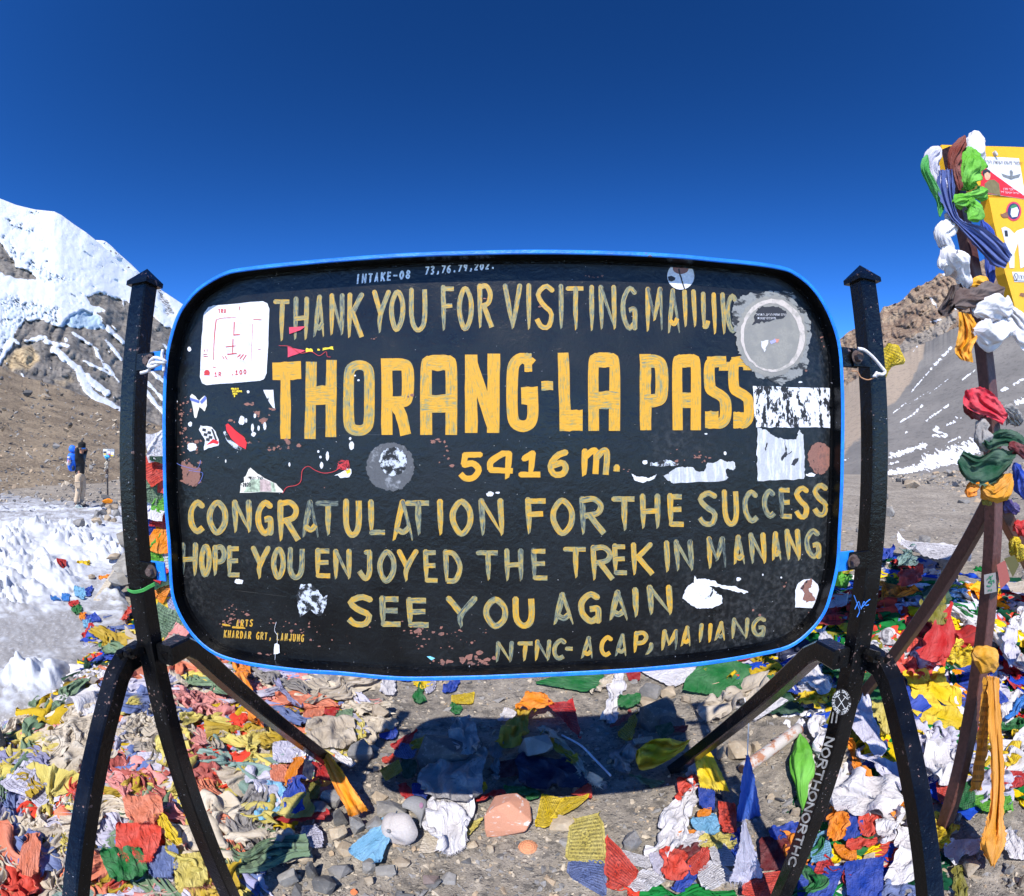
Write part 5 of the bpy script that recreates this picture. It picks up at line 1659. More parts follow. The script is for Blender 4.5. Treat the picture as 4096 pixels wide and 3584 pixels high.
def drop(p, colours, zone, size, r, lift=0.0, forms=None, printed=0.3, tone=(0.85, 1.1)):
    k = int(r.choice(forms)) if forms is not None else int(r.integers(0, KP))
    pr = r.uniform() < printed
    o = bpy.data.objects.new('prayer_flag', (PROTO_P if pr else PROTO)[k])
    COL.objects.link(o)
    w = on_ground(np.array([p]))[0]
    s = size * r.uniform(0.75, 1.3)
    e = 0.12
    nx = (gz(w[0] - e, w[1]) - gz(w[0] + e, w[1])) / (2 * e)
    ny = (gz(w[0], w[1] - e) - gz(w[0], w[1] + e)) / (2 * e)
    up = Vector((nx + r.normal(0, 0.10), ny + r.normal(0, 0.10), 1)).normalized()
    rot = up.to_track_quat('Z', 'Y').to_matrix() @ Matrix.Rotation(r.uniform(0, 6.283), 3, 'Z')
    o.matrix_world = Matrix.Translation(Vector(w) + Vector((0, 0, lift + r.uniform(0.0, 0.03)))) @ rot.to_4x4() @ Matrix.Diagonal((s, s * r.uniform(0.85, 1.2), s * r.uniform(0.8, 1.15), 1))
    col = colours[int(r.integers(0, len(colours)))]
    shade(o, col, r.uniform(*tone))
    FLAGS.append((o, col, FORMS[k], zone, p, pr))
    return o


def heap(poly, n_, seed, dmin, colours, zone, size, lift=0.0, printed=0.25, forms=None):
    r = np.random.default_rng(seed)
    for p in sample(poly, n_, seed, dmin):
        w = on_ground(np.array([p]))[0]
        d = np.hypot(w[0], w[1])
        drop(p, colours, zone, size * np.clip(d / 3.0, 0.85, 1.5), r, lift, forms, printed)


def zone_left(p):
    return p


heap(LEFT_HEAP, 128, 21, 34, FADED, 'left', 0.31, 0.015, 0.15, list(range(12)) + list(range(12, 20)) * 3 + list(range(20, 30)))
heap(RIGHT_HEAP, 58, 22, 36, BRIGHT, 'right', 0.30, 0.02, 0.35)
heap(LOW_RIGHT, 12, 23, 46, BRIGHT, 'low', 0.22, 0.005, 0.5)
heap(SNOW_EDGE, 8, 24, 14, BRIGHT, 'snow', 0.24, 0.01, 0.4)

# matted cloth beneath the single flags, one uncountable mass
def matted(col):
    t = NT('matted_' + col.replace(' ', '_') + '_cloth')
    c = t.coord()
    cr = t.math('POWER', t.math('ABSOLUTE', t.math('SUBTRACT', t.noise(t.n('Mapping', Vector=c, Scale=(1, 0.6, 1)), 15.0, 4, 0.55, 0, 1.0), 0.5)), 0.6)
    base = t.mix(t.step(t.noise(c, 5, 3), 0.3, 0.7), tuple(x_ * 0.74 for x_ in PAL[col][:3]), tuple(x_ * 0.98 for x_ in PAL[col][:3]))
    return t.fin(base, 0.85, t.bump(cr, 0.45, 0.03), spec=0.1)


def under(name, jobs, label):
    V, F, I, UV = [], [], [], []
    mats = []
    cols = {}
    b = 0
    for poly, n_, seed, dmin, colours, size in jobs:
        r = np.random.default_rng(seed)
        for p in sample(poly, n_, seed, dmin):
            k = int(r.integers(0, KP))
            w = on_ground(np.array([p]))[0]
            q = PR[k] * size * r.uniform(0.8, 1.3) * np.clip(np.hypot(w[0], w[1]) / 3, 0.85, 1.6)
            a = r.uniform(0, 6.283)
            x, y = q[..., 0] * math.cos(a) - q[..., 1] * math.sin(a) + w[0], q[..., 0] * math.sin(a) + q[..., 1] * math.cos(a) + w[1]
            z = q[..., 2] * 0.7 + gz(x, y) + r.uniform(-0.02, 0.012)
            V.append(np.stack([x, y, z], -1).reshape(-1, 3))
            F.append(grid_faces(n, n, b))
            b += n * n
            c_ = colours[int(r.integers(0, len(colours)))]
            if c_ not in cols:
                cols[c_] = len(mats)
                mats.append(matted(c_))
            I.append(np.full((n - 1) ** 2, cols[c_]))
    o = pydata(name, np.concatenate(V), np.concatenate(F), None, mats, True, idx=np.concatenate(I))
    return tag(o, label, 'cloth heap', kind='stuff')


under('matted_cloth', [(LEFT_HEAP, 430, 31, 17, FADED, 0.32), (RIGHT_HEAP, 200, 32, 19, BRIGHT, 0.3), (LOW_RIGHT, 26, 33, 30, BRIGHT, 0.2), (SNOW_EDGE, 24, 34, 9, BRIGHT, 0.26)],
      'matted mass of old prayer flags and rags underneath the loose ones')

# ================================================================== SINGLE CLOTHS AND SCARVES LYING ON THE GROUND
C_, P_, S_ = CLOTH, PRINT, SATIN
HERO = [
    # region, four corners (top-left, top-right, bottom-right, bottom-left), colour, material, slack, lift, name, label
    ('5', [(60, 400), (300, 330), (520, 345), (430, 465)], 'green', C_, 1.05, 0.02, 'cloth', 'flat plain green cloth lying on gravel below the middle of the board'),
    ('5', [(545, 335), (660, 340), (620, 612), (510, 632)], 'white', S_, 1.3, 0.01, 'scarf', 'white silk scarf running down to the edge of the board shadow'),
    ('5', [(470, 400), (560, 345), (600, 400), (455, 462)], 'cream', C_, 1.5, 0.01, 'rag', 'frayed cream rag between the green cloth and the white silk scarf'),
    ('5', [(670, 322), (762, 325), (755, 380), (688, 376)], 'red', P_, 1.06, 0.01, 'prayer_flag', 'small red printed flag right of the white silk scarf under the board'),
    ('5', [(770, 318), (1130, 280), (1085, 372), (975, 425)], 'white', S_, 1.12, 0.02, 'cloth', 'white sheet spread on gravel under the right half of the board'),
    ('5', [(1190, 262), (1385, 258), (1370, 372), (1178, 346)], 'yellow', C_, 1.25, 0.02, 'prayer_flag', 'wide yellow flag below the right part of the board next to the white sheet'),
    ('5', [(620, 505), (745, 490), (747, 542), (640, 582)], 'green', C_, 1.3, 0.03, 'prayer_flag', 'small green flag on the upper edge of the board shadow'),
    ('5', [(562, 686), (702, 578), (692, 640), (582, 702)], 'dusty red', C_, 1.15, 0.02, 'prayer_flag', 'small brick red flag lying inside the board shadow'),
    ('5', [(722, 600), (735, 690), (690, 797), (608, 752)], 'mustard', P_, 1.15, 0.03, 'prayer_flag', 'narrow olive yellow flag standing at the dark stones in the board shadow'),
    ('5', [(840, 822), (942, 795), (966, 852), (882, 916)], 'dark green', C_, 1.1, 0.19, 'prayer_flag', 'dark green flag lying across the yellow sash'),
    ('5', [(945, 770), (1060, 760), (1040, 800), (950, 800)], 'maroon', C_, 1.2, 0.12, 'prayer_flag', 'maroon strip tucked under the top of the yellow sash'),
    ('5', [(706, 850), (826, 832), (832, 868), (712, 880)], 'cream', P_, 1.05, 0.12, 'prayer_flag', 'small cream label flag at the end of the yellow sash'),
    ('5', [(600, 850), (740, 790), (700, 980), (590, 930)], 'grey', C_, 1.7, 0.02, 'rag', 'frayed grey fringe left of the yellow sash'),
    ('5', [(690, 1000), (760, 1020), (905, 1050), (820, 1085)], 'faded green', C_, 1.3, 0.01, 'prayer_flag', 'grey green strip below the yellow sash at the shadow edge'),
    ('5', [(1075, 890), (1140, 940), (1135, 1080), (1060, 1030)], 'white', S_, 1.5, 0.03, 'scarf', 'short white scarf tied beside the bright yellow flag'),
    ('5', [(1020, 1060), (1165, 1060), (1130, 1120), (1008, 1175)], 'coral', C_, 1.7, 0.03, 'prayer_flag', 'coral red knot at the top of the long white satin scarf'),
    ('5', [(1055, 1110), (1150, 1120), (1010, 1570), (788, 1505)], 'white', S_, 1.3, 0.03, 'scarf', 'long white satin scarf spreading down from the coral knot'),
    ('5', [(1140, 1118), (1240, 1130), (1236, 1262), (1150, 1242)], 'blue', C_, 1.12, 0.05, 'prayer_flag', 'square blue flag right of the long white satin scarf'),
    ('5', [(1235, 1130), (1300, 1165), (1280, 1240), (1230, 1250)], 'navy', C_, 1.3, 0.02, 'prayer_flag', 'navy scrap in shade behind the square blue flag'),
    ('5', [(1268, 1208), (1376, 1228), (1382, 1402), (1290, 1388)], 'coral', C_, 1.15, 0.03, 'prayer_flag', 'upright coral red flag left of the hanging blue pennant'),
    ('5', [(1100, 1325), (1240, 1288), (1275, 1400), (1140, 1410)], 'light blue', C_, 1.3, 0.03, 'prayer_flag', 'pale blue flag under the square blue flag'),
    ('5', [(1140, 1270), (1215, 1255), (1210, 1300), (1135, 1310)], 'orange', C_, 1.3, 0.05, 'prayer_flag', 'orange scrap between the square blue and pale blue flags'),
    ('5', [(1015, 1400), (1140, 1390), (1150, 1440), (1010, 1450)], 'orange', C_, 1.2, 0.03, 'prayer_flag', 'pale orange strip beside the lower end of the satin scarf'),
    ('5', [(1000, 1450), (1170, 1410), (1180, 1490), (990, 1520)], 'white', C_, 1.2, 0.04, 'prayer_flag', 'white folded flag above the frayed red and blue bunch'),
    ('5', [(990, 1520), (1180, 1480), (1150, 1560), (1000, 1580)], 'maroon', C_, 1.6, 0.03, 'prayer_flag', 'frayed dark red flag in the bunch below the satin scarf'),
    ('5', [(1165, 1450), (1340, 1440), (1360, 1505), (1180, 1522)], 'pale yellow', C_, 1.5, 0.04, 'prayer_flag', 'frayed pale yellow flag left of the white pennant tip'),
    ('5', [(1340, 1450), (1420, 1400), (1400, 1600), (1350, 1590)], 'blue', C_, 1.4, 0.03, 'prayer_flag', 'deep blue flag directly left of the white pennant'),
    ('5', [(65, 1358), (112, 1155), (255, 1188), (150, 1372)], 'yellow', P_, 1.08, 0.03, 'prayer_flag', 'yellow printed flag hanging beside the salmon painted stone'),
    ('5', [(250, 1190), (425, 1172), (330, 1255), (175, 1335)], 'yellow', P_, 1.12, 0.04, 'prayer_flag', 'folded yellow printed half flag pointing right toward the red triangle'),
    ('5', [(-10, 1118), (95, 1130), (90, 1170), (20, 1190)], 'green', C_, 1.2, 0.03, 'prayer_flag', 'green scrap behind the salmon painted stone'),
    ('5', [(300, 1160), (430, 1080), (435, 1185), (340, 1168)], 'coral', C_, 1.1, 0.04, 'prayer_flag', 'red triangle on the lower edge of the board shadow'),
    ('5', [(300, 1332), (500, 1280), (532, 1602), (270, 1580)], 'pale yellow', P_, 1.08, 0.03, 'prayer_flag', 'large pale yellow printed flag spread flat on the gravel'),
    ('5', [(290, 1602), (522, 1594), (524, 1830), (285, 1690)], 'faded blue', P_, 1.10, 0.03, 'prayer_flag', 'blue printed flag below the large pale yellow printed flag'),
    ('5', [(540, 1445), (738, 1682), (640, 1782), (524, 1765)], 'coral', P_, 1.12, 0.04, 'prayer_flag', 'red printed flag right of the large pale yellow printed flag'),
    ('5', [(612, 1518), (822, 1572), (812, 1645), (690, 1612)], 'white', P_, 1.12, 0.03, 'prayer_flag', 'white printed flag right of the pointed grey stone'),
    ('5', [(820, 1560), (935, 1552), (905, 1700), (835, 1645)], 'lilac white', C_, 1.2, 0.04, 'prayer_flag', 'plain grey white flag left of the balled red flag'),
    ('5', [(655, 1740), (812, 1645), (910, 1720), (760, 1800)], 'white', P_, 1.3, 0.03, 'prayer_flag', 'white printed flag at the bottom edge beside the red printed flag'),
    ('5', [(912, 1555), (1035, 1575), (1025, 1700), (920, 1690)], 'coral', C_, 1.7, 0.06, 'prayer_flag', 'balled coral red flag among the white printed flags'),
    ('5', [(1065, 1602), (1200, 1508), (1195, 1642), (1095, 1695)], 'coral', P_, 1.15, 0.05, 'prayer_flag', 'coral printed flag left of the striped white flag'),
    ('5', [(1205, 1530), (1300, 1505), (1395, 1640), (1235, 1635)], 'white', P_, 1.12, 0.06, 'prayer_flag', 'striped white printed flag left of the white pennant'),
    ('5', [(1138, 1685), (1232, 1598), (1360, 1705), (1175, 1800)], 'white', P_, 1.2, 0.05, 'prayer_flag', 'white printed flag with close dark rows near the bottom edge'),
    ('5', [(1060, 1642), (1120, 1690), (1050, 1790), (965, 1765)], 'blue', C_, 1.35, 0.03, 'prayer_flag', 'blue flag below the coral printed flag'),
    ('5', [(1455, 1702), (1668, 1680), (1650, 1830), (1425, 1830)], 'coral', P_, 1.15, 0.05, 'prayer_flag', 'wide coral flag at the bottom edge below the white pennant'),
    ('5', [(1550, 1450), (1740, 1430), (1770, 1620), (1560, 1650)], 'maroon', C_, 1.15, 0.03, 'prayer_flag', 'dark red flag in the shade of the right post'),
    ('5', [(1620, 1390), (1790, 1355), (1790, 1430), (1640, 1440)], 'blue', C_, 1.5, 0.03, 'prayer_flag', 'bunched blue flag left of the right post near its painted letters'),
    ('5', [(1345, 440), (1500, 395), (1530, 470), (1370, 490)], 'green', C_, 1.15, 0.03, 'prayer_flag', 'green flag behind the middle of the right rear brace'),
    ('5', [(1530, 540), (1700, 480), (1830, 600), (1600, 610)], 'dark green', C_, 1.3, 0.03, 'cloth', 'dark green cloth in shade below the right rear brace'),
    ('5', [(1640, 450), (1720, 380), (1810, 500), (1760, 515)], 'blue', C_, 1.25, 0.08, 'prayer_flag', 'deep blue flag above the dark green cloth by the right rear brace'),
    # left of centre
    ('6', [(330, 850), (400, 850), (525, 930), (480, 960)], 'white', S_, 1.3, 0.02, 'scarf', 'white silk end right of the left rear brace foot'),
    ('6', [(472, 672), (565, 636), (612, 752), (500, 775)], 'pale yellow', C_, 1.35, 0.03, 'prayer_flag', 'pale yellow crumpled flag at the right rim of the left heap'),
    ('6', [(590, 640), (770, 650), (795, 690), (640, 720)], 'cream', C_, 1.6, 0.02, 'rag', 'cream twisted rag running to the post shadow'),
    ('6', [(410, 620), (510, 600), (500, 680), (415, 690)], 'faded green', C_, 1.3, 0.04, 'prayer_flag', 'dull green flag left of the pale yellow crumpled flag'),
    ('6', [(20, 510), (300, 520), (440, 580), (110, 590)], 'salmon', C_, 1.2, 0.06, 'scarf', 'broad salmon strip near the upper end of the left rear brace'),
    ('6', [(0, 420), (40, 440), (195, 600), (130, 590)], 'lavender', C_, 1.2, 0.07, 'scarf', 'lavender strip crossing the broad salmon strip'),
    ('6', [(200, 600), (325, 580), (320, 635), (205, 695)], 'salmon', C_, 1.2, 0.05, 'prayer_flag', 'salmon flag below the lavender strip'),
    ('6', [(340, 580), (430, 560), (410, 640), (340, 630)], 'red', C_, 1.2, 0.05, 'prayer_flag', 'red flag right of the broad salmon strip'),
    ('6', [(265, 680), (470, 690), (480, 820), (280, 810)], 'beige', C_, 1.7, 0.05, 'rag', 'large beige rag gathered above the left rear brace foot'),
    ('6', [(105, 1130), (210, 1085), (200, 1312), (85, 1295)], 'blue', C_, 1.3, 0.10, 'prayer_flag', 'deep blue cloth hanging below the left rear brace foot'),
    ('6', [(-60, 1120), (80, 1145), (70, 1290), (-70, 1340)], 'light blue', S_, 1.4, 0.08, 'bag', 'pale blue shiny bag left of the deep blue hanging cloth'),
    ('6', [(130, 975), (215, 960), (160, 1100), (70, 1150)], 'orange', C_, 1.15, 0.10, 'prayer_flag', 'orange yellow flag above the deep blue hanging cloth'),
    ('6', [(-10, 1010), (95, 1005), (90, 1110), (0, 1100)], 'salmon', C_, 1.15, 0.09, 'prayer_flag', 'pale orange square flag above the shiny pale blue bag'),
    ('6', [(268, 988), (340, 1000), (410, 1105), (300, 1085)], 'red', C_, 1.2, 0.09, 'prayer_flag', 'crimson flag hanging left of the orange silk sash'),
    ('6', [(222, 990), (284, 1040), (264, 1142), (203, 1088)], 'navy', C_, 1.04, 0.12, 'prayer_flag', 'small slate blue flag with white syllable mark under the brace foot'),
    ('6', [(240, 1110), (310, 1080), (300, 1190), (230, 1200)], 'olive', C_, 1.2, 0.06, 'prayer_flag', 'olive flag behind the small slate blue flag'),
    ('6', [(20, 1330), (350, 1283), (345, 1335), (20, 1372)], 'red', P_, 1.2, 0.06, 'prayer_flag', 'long red strip lying above the stones near the left front'),
    ('6', [(190, 1380), (300, 1370), (320, 1490), (200, 1480)], 'lilac white', P_, 1.3, 0.03, 'prayer_flag', 'white printed flag crumpled below the long red strip'),
    ('6', [(-20, 1450), (130, 1440), (140, 1570), (0, 1590)], 'cream', C_, 1.8, 0.04, 'rag', 'cream knotted rag at the foot of the left post'),
    ('6', [(10, 840), (230, 830), (180, 960), (20, 960)], 'lilac white', S_, 1.2, 0.07, 'cloth', 'pale grey sheet left of the left rear brace foot'),
    ('6', [(930, 370), (1035, 372), (1010, 430), (935, 412)], 'yellow', C_, 1.5, 0.01, 'prayer_flag', 'crumpled yellow flag just under the bottom rim of the board'),
    ('6', [(950, 405), (975, 400), (985, 518), (915, 512)], 'green', C_, 1.3, 0.01, 'prayer_flag', 'green twisted flag below the crumpled yellow flag under the rim'),
    ('6', [(1120, 412), (1212, 380), (1202, 432), (1130, 456)], 'blue', C_, 1.5, 0.01, 'prayer_flag', 'small blue crumpled flag under the bottom rim of the board'),
    ('6', [(1172, 478), (1316, 458), (1302, 532), (1176, 526)], 'yellow', P_, 1.12, 0.01, 'prayer_flag', 'small yellow printed flag on bare gravel beneath the board'),
    ('6', [(1170, 530), (1232, 558), (1204, 606), (1155, 566)], 'green', C_, 1.4, 0.01, 'prayer_flag', 'tiny green flag below the small yellow printed flag'),
    ('6', [(830, 345), (905, 350), (890, 380), (835, 375)], 'blue', C_, 1.5, 0.01, 'prayer_flag', 'blue scrap half hidden under the bottom rim'),
    ('6', [(725, 370), (805, 362), (795, 470), (705, 462)], 'white', C_, 1.3, 0.02, 'prayer_flag', 'white flag at the right end of the left heap under the rim'),
    ('6', [(1000, 405), (1060, 370), (1060, 430), (1000, 465)], 'lilac white', P_, 1.3, 0.01, 'prayer_flag', 'pale scrap right of the green twisted flag'),
    ('6', [(1530, 570), (1585, 590), (1560, 635), (1480, 640)], 'white', C_, 1.4, 0.01, 'prayer_flag', 'small white scrap left of the bright orange scarf'),
    ('6', [(1620, 625), (1690, 528), (1765, 535), (1818, 600)], 'orange', C_, 1.5, 0.10, 'scarf', 'bright orange scarf at the top of the board shadow'),
    ('6', [(1580, 640), (1700, 640), (1640, 820), (1475, 835)], 'mustard', C_, 1.45, 0.06, 'scarf', 'mustard orange cloth in shade running down from the bright orange scarf'),
    ('5', [(150, 600), (310, 585), (372, 830), (270, 735)], 'red', P_, 1.1, 0.10, 'cloth', 'dark red and blue printed cloth in the board shadow'),
    ('5', [(110, 770), (220, 760), (470, 1070), (330, 1000)], 'cream', C_, 1.5, 0.05, 'rag', 'pale frayed rag right of the shaded middle stone'),
    ('5', [(120, 780), (190, 830), (330, 920), (270, 960)], 'mustard', C_, 1.35, 0.07, 'rag', 'mustard strip along the pale frayed rag'),
    ('5', [(-20, 930), (285, 960), (390, 1105), (0, 1108)], 'navy', C_, 1.3, 0.06, 'cloth', 'navy trousers lying across the lower board shadow'),
    ('6', [(770, 832), (932, 738), (890, 830), (812, 862)], 'red', C_, 1.2, 0.04, 'prayer_flag', 'red flag at the left end of the board shadow'),
    ('6', [(788, 900), (842, 820), (935, 848), (908, 932)], 'faded blue', P_, 1.15, 0.04, 'prayer_flag', 'grey blue frayed flag left of the big shaded stone'),
    ('6', [(703, 1018), (822, 948), (848, 1022), (740, 1092)], 'mustard', P_, 1.04, 0.07, 'prayer_flag', 'mustard printed flag with dark border left of the shaded stones'),
    ('6', [(835, 935), (940, 940), (925, 1045), (858, 1055)], 'dark green', C_, 1.15, 0.05, 'prayer_flag', 'dark green flag right of the mustard printed flag'),
    ('6', [(818, 1100), (865, 1078), (930, 1160), (860, 1185)], 'red', C_, 1.2, 0.03, 'prayer_flag', 'dark red flag under the mustard printed flag'),
    ('6', [(918, 1095), (1005, 1095), (1010, 1200), (920, 1165)], 'blue', P_, 1.15, 0.05, 'prayer_flag', 'blue and white printed flag left of the sheer white scarf'),
    ('6', [(700, 745), (810, 715), (790, 770), (720, 775)], 'blue', C_, 1.35, 0.02, 'prayer_flag', 'dark blue flag at the upper left corner of the board shadow'),
    ('6', [(712, 900), (790, 880), (780, 930), (720, 930)], 'coral', C_, 1.2, 0.02, 'prayer_flag', 'coral scrap between the post shadow and the board shadow'),
    ('6', [(905, 820), (1000, 780), (1040, 795), (930, 870)], 'mustard', C_, 1.4, 0.05, 'prayer_flag', 'mustard fringed flag on top left of the big shaded stone'),
    ('6', [(1480, 950), (1600, 930), (1610, 1030), (1490, 1050)], 'maroon', P_, 1.12, 0.04, 'prayer_flag', 'maroon printed flag left of the navy trousers'),
    ('6', [(1430, 850), (1500, 840), (1490, 1060), (1440, 1050)], 'grey', C_, 1.3, 0.04, 'rag', 'grey strip left of the maroon printed flag'),
    ('6', [(1300, 1200), (1480, 1130), (1520, 1160), (1310, 1222)], 'red', C_, 1.3, 0.04, 'prayer_flag', 'red twisted strip above the salmon painted stone'),
    ('6', [(1300, 1190), (1390, 1100), (1400, 1140), (1320, 1200)], 'yellow', C_, 1.3, 0.06, 'prayer_flag', 'yellow strip beside the red twisted strip at the shadow edge'),
    ('6', [(1520, 1110), (1700, 1120), (1740, 1160), (1560, 1170)], 'green', C_, 1.2, 0.05, 'prayer_flag', 'green strip behind the salmon painted stone at the shadow edge'),
    ('6', [(1268, 1430), (1290, 1340), (1370, 1310), (1330, 1370)], 'pale yellow', C_, 1.3, 0.02, 'prayer_flag', 'thin olive yellow strip left of the salmon painted stone'),
    ('6', [(1175, 775), (1300, 765), (1348, 960), (1195, 965)], 'grey', S_, 1.35, 0.17, 'scarf', 'sheer grey white scarf end draped over the big shaded stone'),
    ('6', [(1020, 1040), (1345, 930), (1310, 1220), (1010, 1170)], 'grey', S_, 1.4, 0.10, 'scarf', 'sheer white scarf below the big shaded stone, half in sun'),
    ('6', [(1025, 1180), (1310, 1150), (1270, 1440), (1085, 1525)], 'white', S_, 1.45, 0.05, 'scarf', 'white crumpled scarf in full sun right of the grey cap'),
    ('6', [(975, 1310), (1060, 1170), (1110, 1290), (1030, 1400)], 'white', C_, 1.7, 0.05, 'rag', 'white lumpy rag touching the right side of the grey cap'),
    ('6', [(950, 1532), (1000, 1400), (1090, 1420), (1070, 1522)], 'cream', C_, 1.06, 0.02, 'cloth', 'stiff pale card flap between grey cap and white crumpled scarf'),
    ('6', [(795, 1258), (810, 1300), (690, 1625), (505, 1535)], 'light blue', S_, 1.15, 0.05, 'scarf', 'pale blue torn scarf fanning out left of the grey cap'),
    ('6', [(-260, 360), (-180, 330), (-60, 700), (-140, 720)], 'orange', S_, 1.3, 0.10, 'scarf', 'orange scarf hanging over the heap between the left rear brace and the board'),
    ('7', [(1500, 1230), (1630, 1210), (1640, 1350), (1540, 1420)], 'grey', C_, 1.5, 0.05, 'rag', 'grey crumpled rag left of the small pale blue bag'),
    ('7', [(900, 1300), (1100, 1290), (1110, 1440), (930, 1430)], 'salmon', C_, 1.3, 0.16, 'prayer_flag', 'pale salmon frayed flag on top of the orange red frayed flag'),
    ('7', [(840, 1440), (1110, 1430), (1060, 1660), (850, 1640)], 'coral', C_, 1.2, 0.12, 'prayer_flag', 'orange red frayed flag between the left front brace and left post'),
    ('7', [(750, 1620), (960, 1600), (1010, 1740), (820, 1790)], 'green', C_, 1.35, 0.12, 'prayer_flag', 'bright green crumpled flag at the bottom between brace and post'),
    ('7', [(1030, 1580), (1210, 1560), (1200, 1740), (1040, 1740)], 'faded blue', C_, 1.2, 0.10, 'prayer_flag', 'slate blue flag below the orange red frayed flag'),
    ('7', [(1090, 1420), (1150, 1410), (1260, 1560), (1200, 1590)], 'yellow', C_, 1.3, 0.16, 'prayer_flag', 'bright yellow twisted flag right of the orange red frayed flag'),
    ('7', [(1210, 1630), (1380, 1610), (1400, 1790), (1220, 1800)], 'pale yellow', C_, 1.25, 0.10, 'prayer_flag', 'mustard frayed flag at the bottom edge next to the left post'),
    ('7', [(230, 1520), (330, 1500), (310, 1760), (200, 1740)], 'salmon', C_, 1.2, 0.12, 'prayer_flag', 'salmon flag at the bottom left, left of the left front brace'),
    ('7', [(650, 690), (400, 520), (640, 480), (660, 560)], 'white', C_, 1.5, 0.06, 'rag', 'white rag near the top of the left heap by the snow'),
    # right heap
    ('4', [(440, 850), (530, 640), (640, 960), (585, 1042)], 'lilac white', S_, 1.2, 0.12, 'scarf', 'lilac white satin scarf between the right post and right front brace'),
    ('4', [(215, 330), (300, 320), (375, 540), (330, 560)], 'white', S_, 1.2, 0.22, 'scarf', 'white scarf hanging under the bend of the right rear brace'),
    ('4', [(90, 500), (200, 440), (310, 620), (230, 640)], 'white', S_, 1.3, 0.12, 'scarf', 'white scarf with red end below the right rear brace'),
    ('4', [(800, 520), (1010, 225), (1055, 420), (970, 580)], 'red', C_, 1.12, 0.28, 'cloth', 'large red cloth standing up between right front brace and brown post'),
    ('4', [(850, 200), (990, 170), (1000, 330), (900, 330)], 'olive', C_, 1.2, 0.30, 'cloth', 'olive cloth above the large red cloth'),
    ('4', [(870, 100), (1000, 90), (1030, 190), (900, 210)], 'dark green', C_, 1.3, 0.30, 'cloth', 'dark green cloth behind the diagonal brown brace'),
    ('4', [(565, 720), (690, 690), (680, 880), (610, 830)], 'pale yellow', C_, 1.4, 0.10, 'prayer_flag', 'olive yellow flag left of the right front brace'),
    ('4', [(890, 880), (1065, 1000), (1065, 1145), (925, 1160)], 'white', S_, 1.4, 0.08, 'scarf', 'crumpled white plastic cloth right of the right front brace'),
    ('4', [(475, 1020), (770, 1120), (800, 1290), (690, 1215)], 'lilac white', S_, 1.25, 0.12, 'scarf', 'lilac white scarf with knotted end left of the right front brace'),
    ('4', [(330, 1150), (640, 1180), (690, 1350), (350, 1310)], 'white', C_, 1.7, 0.08, 'cloth', 'white ruffled cloth between right post and right front brace'),
    ('4', [(395, 935), (445, 930), (730, 1330), (660, 1370)], 'orange', C_, 1.2, 0.06, 'scarf', 'long orange strip under the white ruffled cloth'),
    ('4', [(310, 1300), (452, 1308), (440, 1362), (328, 1385)], 'white', C_, 1.15, 0.14, 'prayer_flag', 'white rolled flag below the white ruffled cloth'),
    ('4', [(300, 1345), (412, 1380), (400, 1462), (305, 1510)], 'orange', C_, 1.6, 0.08, 'prayer_flag', 'orange gathered flag below the white rolled flag'),
    ('4', [(385, 1360), (505, 1335), (505, 1465), (400, 1502)], 'blue', C_, 1.15, 0.06, 'prayer_flag', 'blue flag right of the orange gathered flag'),
    ('4', [(500, 1350), (610, 1370), (570, 1470), (500, 1450)], 'coral', C_, 1.5, 0.06, 'prayer_flag', 'coral gathered flag left of the right front brace'),
    ('4', [(430, 1500), (580, 1490), (580, 1530), (440, 1550)], 'coral', C_, 1.4, 0.05, 'prayer_flag', 'low coral strip above the plastic bag'),
    ('4', [(340, 1510), (470, 1530), (470, 1610), (380, 1580)], 'orange', C_, 1.15, 0.03, 'prayer_flag', 'orange triangle on gravel near the bottom right of the right post'),
    ('4', [(610, 1400), (730, 1380), (700, 1480), (620, 1510)], 'white', C_, 1.8, 0.07, 'rag', 'white scrunched lace left of the right front brace'),
    ('4', [(665, 1745), (740, 1425), (855, 1470), (862, 1690)], 'white', S_, 1.3, 0.03, 'bag', 'white plastic bag left of the foot of the right front brace'),
    ('4', [(140, 1640), (395, 1650), (320, 1830), (130, 1830)], 'blue', C_, 1.1, 0.03, 'prayer_flag', 'blue flag at the bottom edge right of the right post'),
    ('4', [(410, 1625), (632, 1598), (622, 1830), (430, 1830)], 'blue', C_, 1.1, 0.03, 'prayer_flag', 'blue frayed flag at the bottom edge left of the plastic bag'),
    ('4', [(215, 1480), (292, 1438), (332, 1592), (198, 1625)], 'light blue', P_, 1.1, 0.05, 'prayer_flag', 'pale blue printed flag beside the lower right post'),
    ('4', [(960, 1150), (1035, 1138), (1012, 1252), (972, 1272)], 'coral', P_, 1.12, 0.05, 'prayer_flag', 'coral printed flag between right front brace and brown post'),
    ('4', [(1190, 1180), (1400, 1220), (1412, 1325), (1200, 1292)], 'lime green', P_, 1.15, 0.03, 'prayer_flag', 'yellow green flag under the hanging mustard sash'),
    ('4', [(1110, 1170), (1192, 1120), (1190, 1290), (1090, 1312)], 'green', P_, 1.1, 0.04, 'prayer_flag', 'green printed flag right of the brown post foot'),
    ('4', [(1372, 1015), (1500, 1082), (1492, 1160), (1380, 1165)], 'red', C_, 1.08, 0.03, 'prayer_flag', 'flat red flag right of the hanging mustard sash'),
    ('4', [(1410, 860), (1470, 840), (1440, 1010), (1380, 1010)], 'yellow', C_, 1.5, 0.05, 'prayer_flag', 'frayed yellow flag right of the hanging mustard sash'),
    ('4', [(1375, 760), (1480, 640), (1530, 680), (1420, 770)], 'sky blue', C_, 1.6, 0.06, 'scarf', 'rolled bright blue cloth at the right edge'),
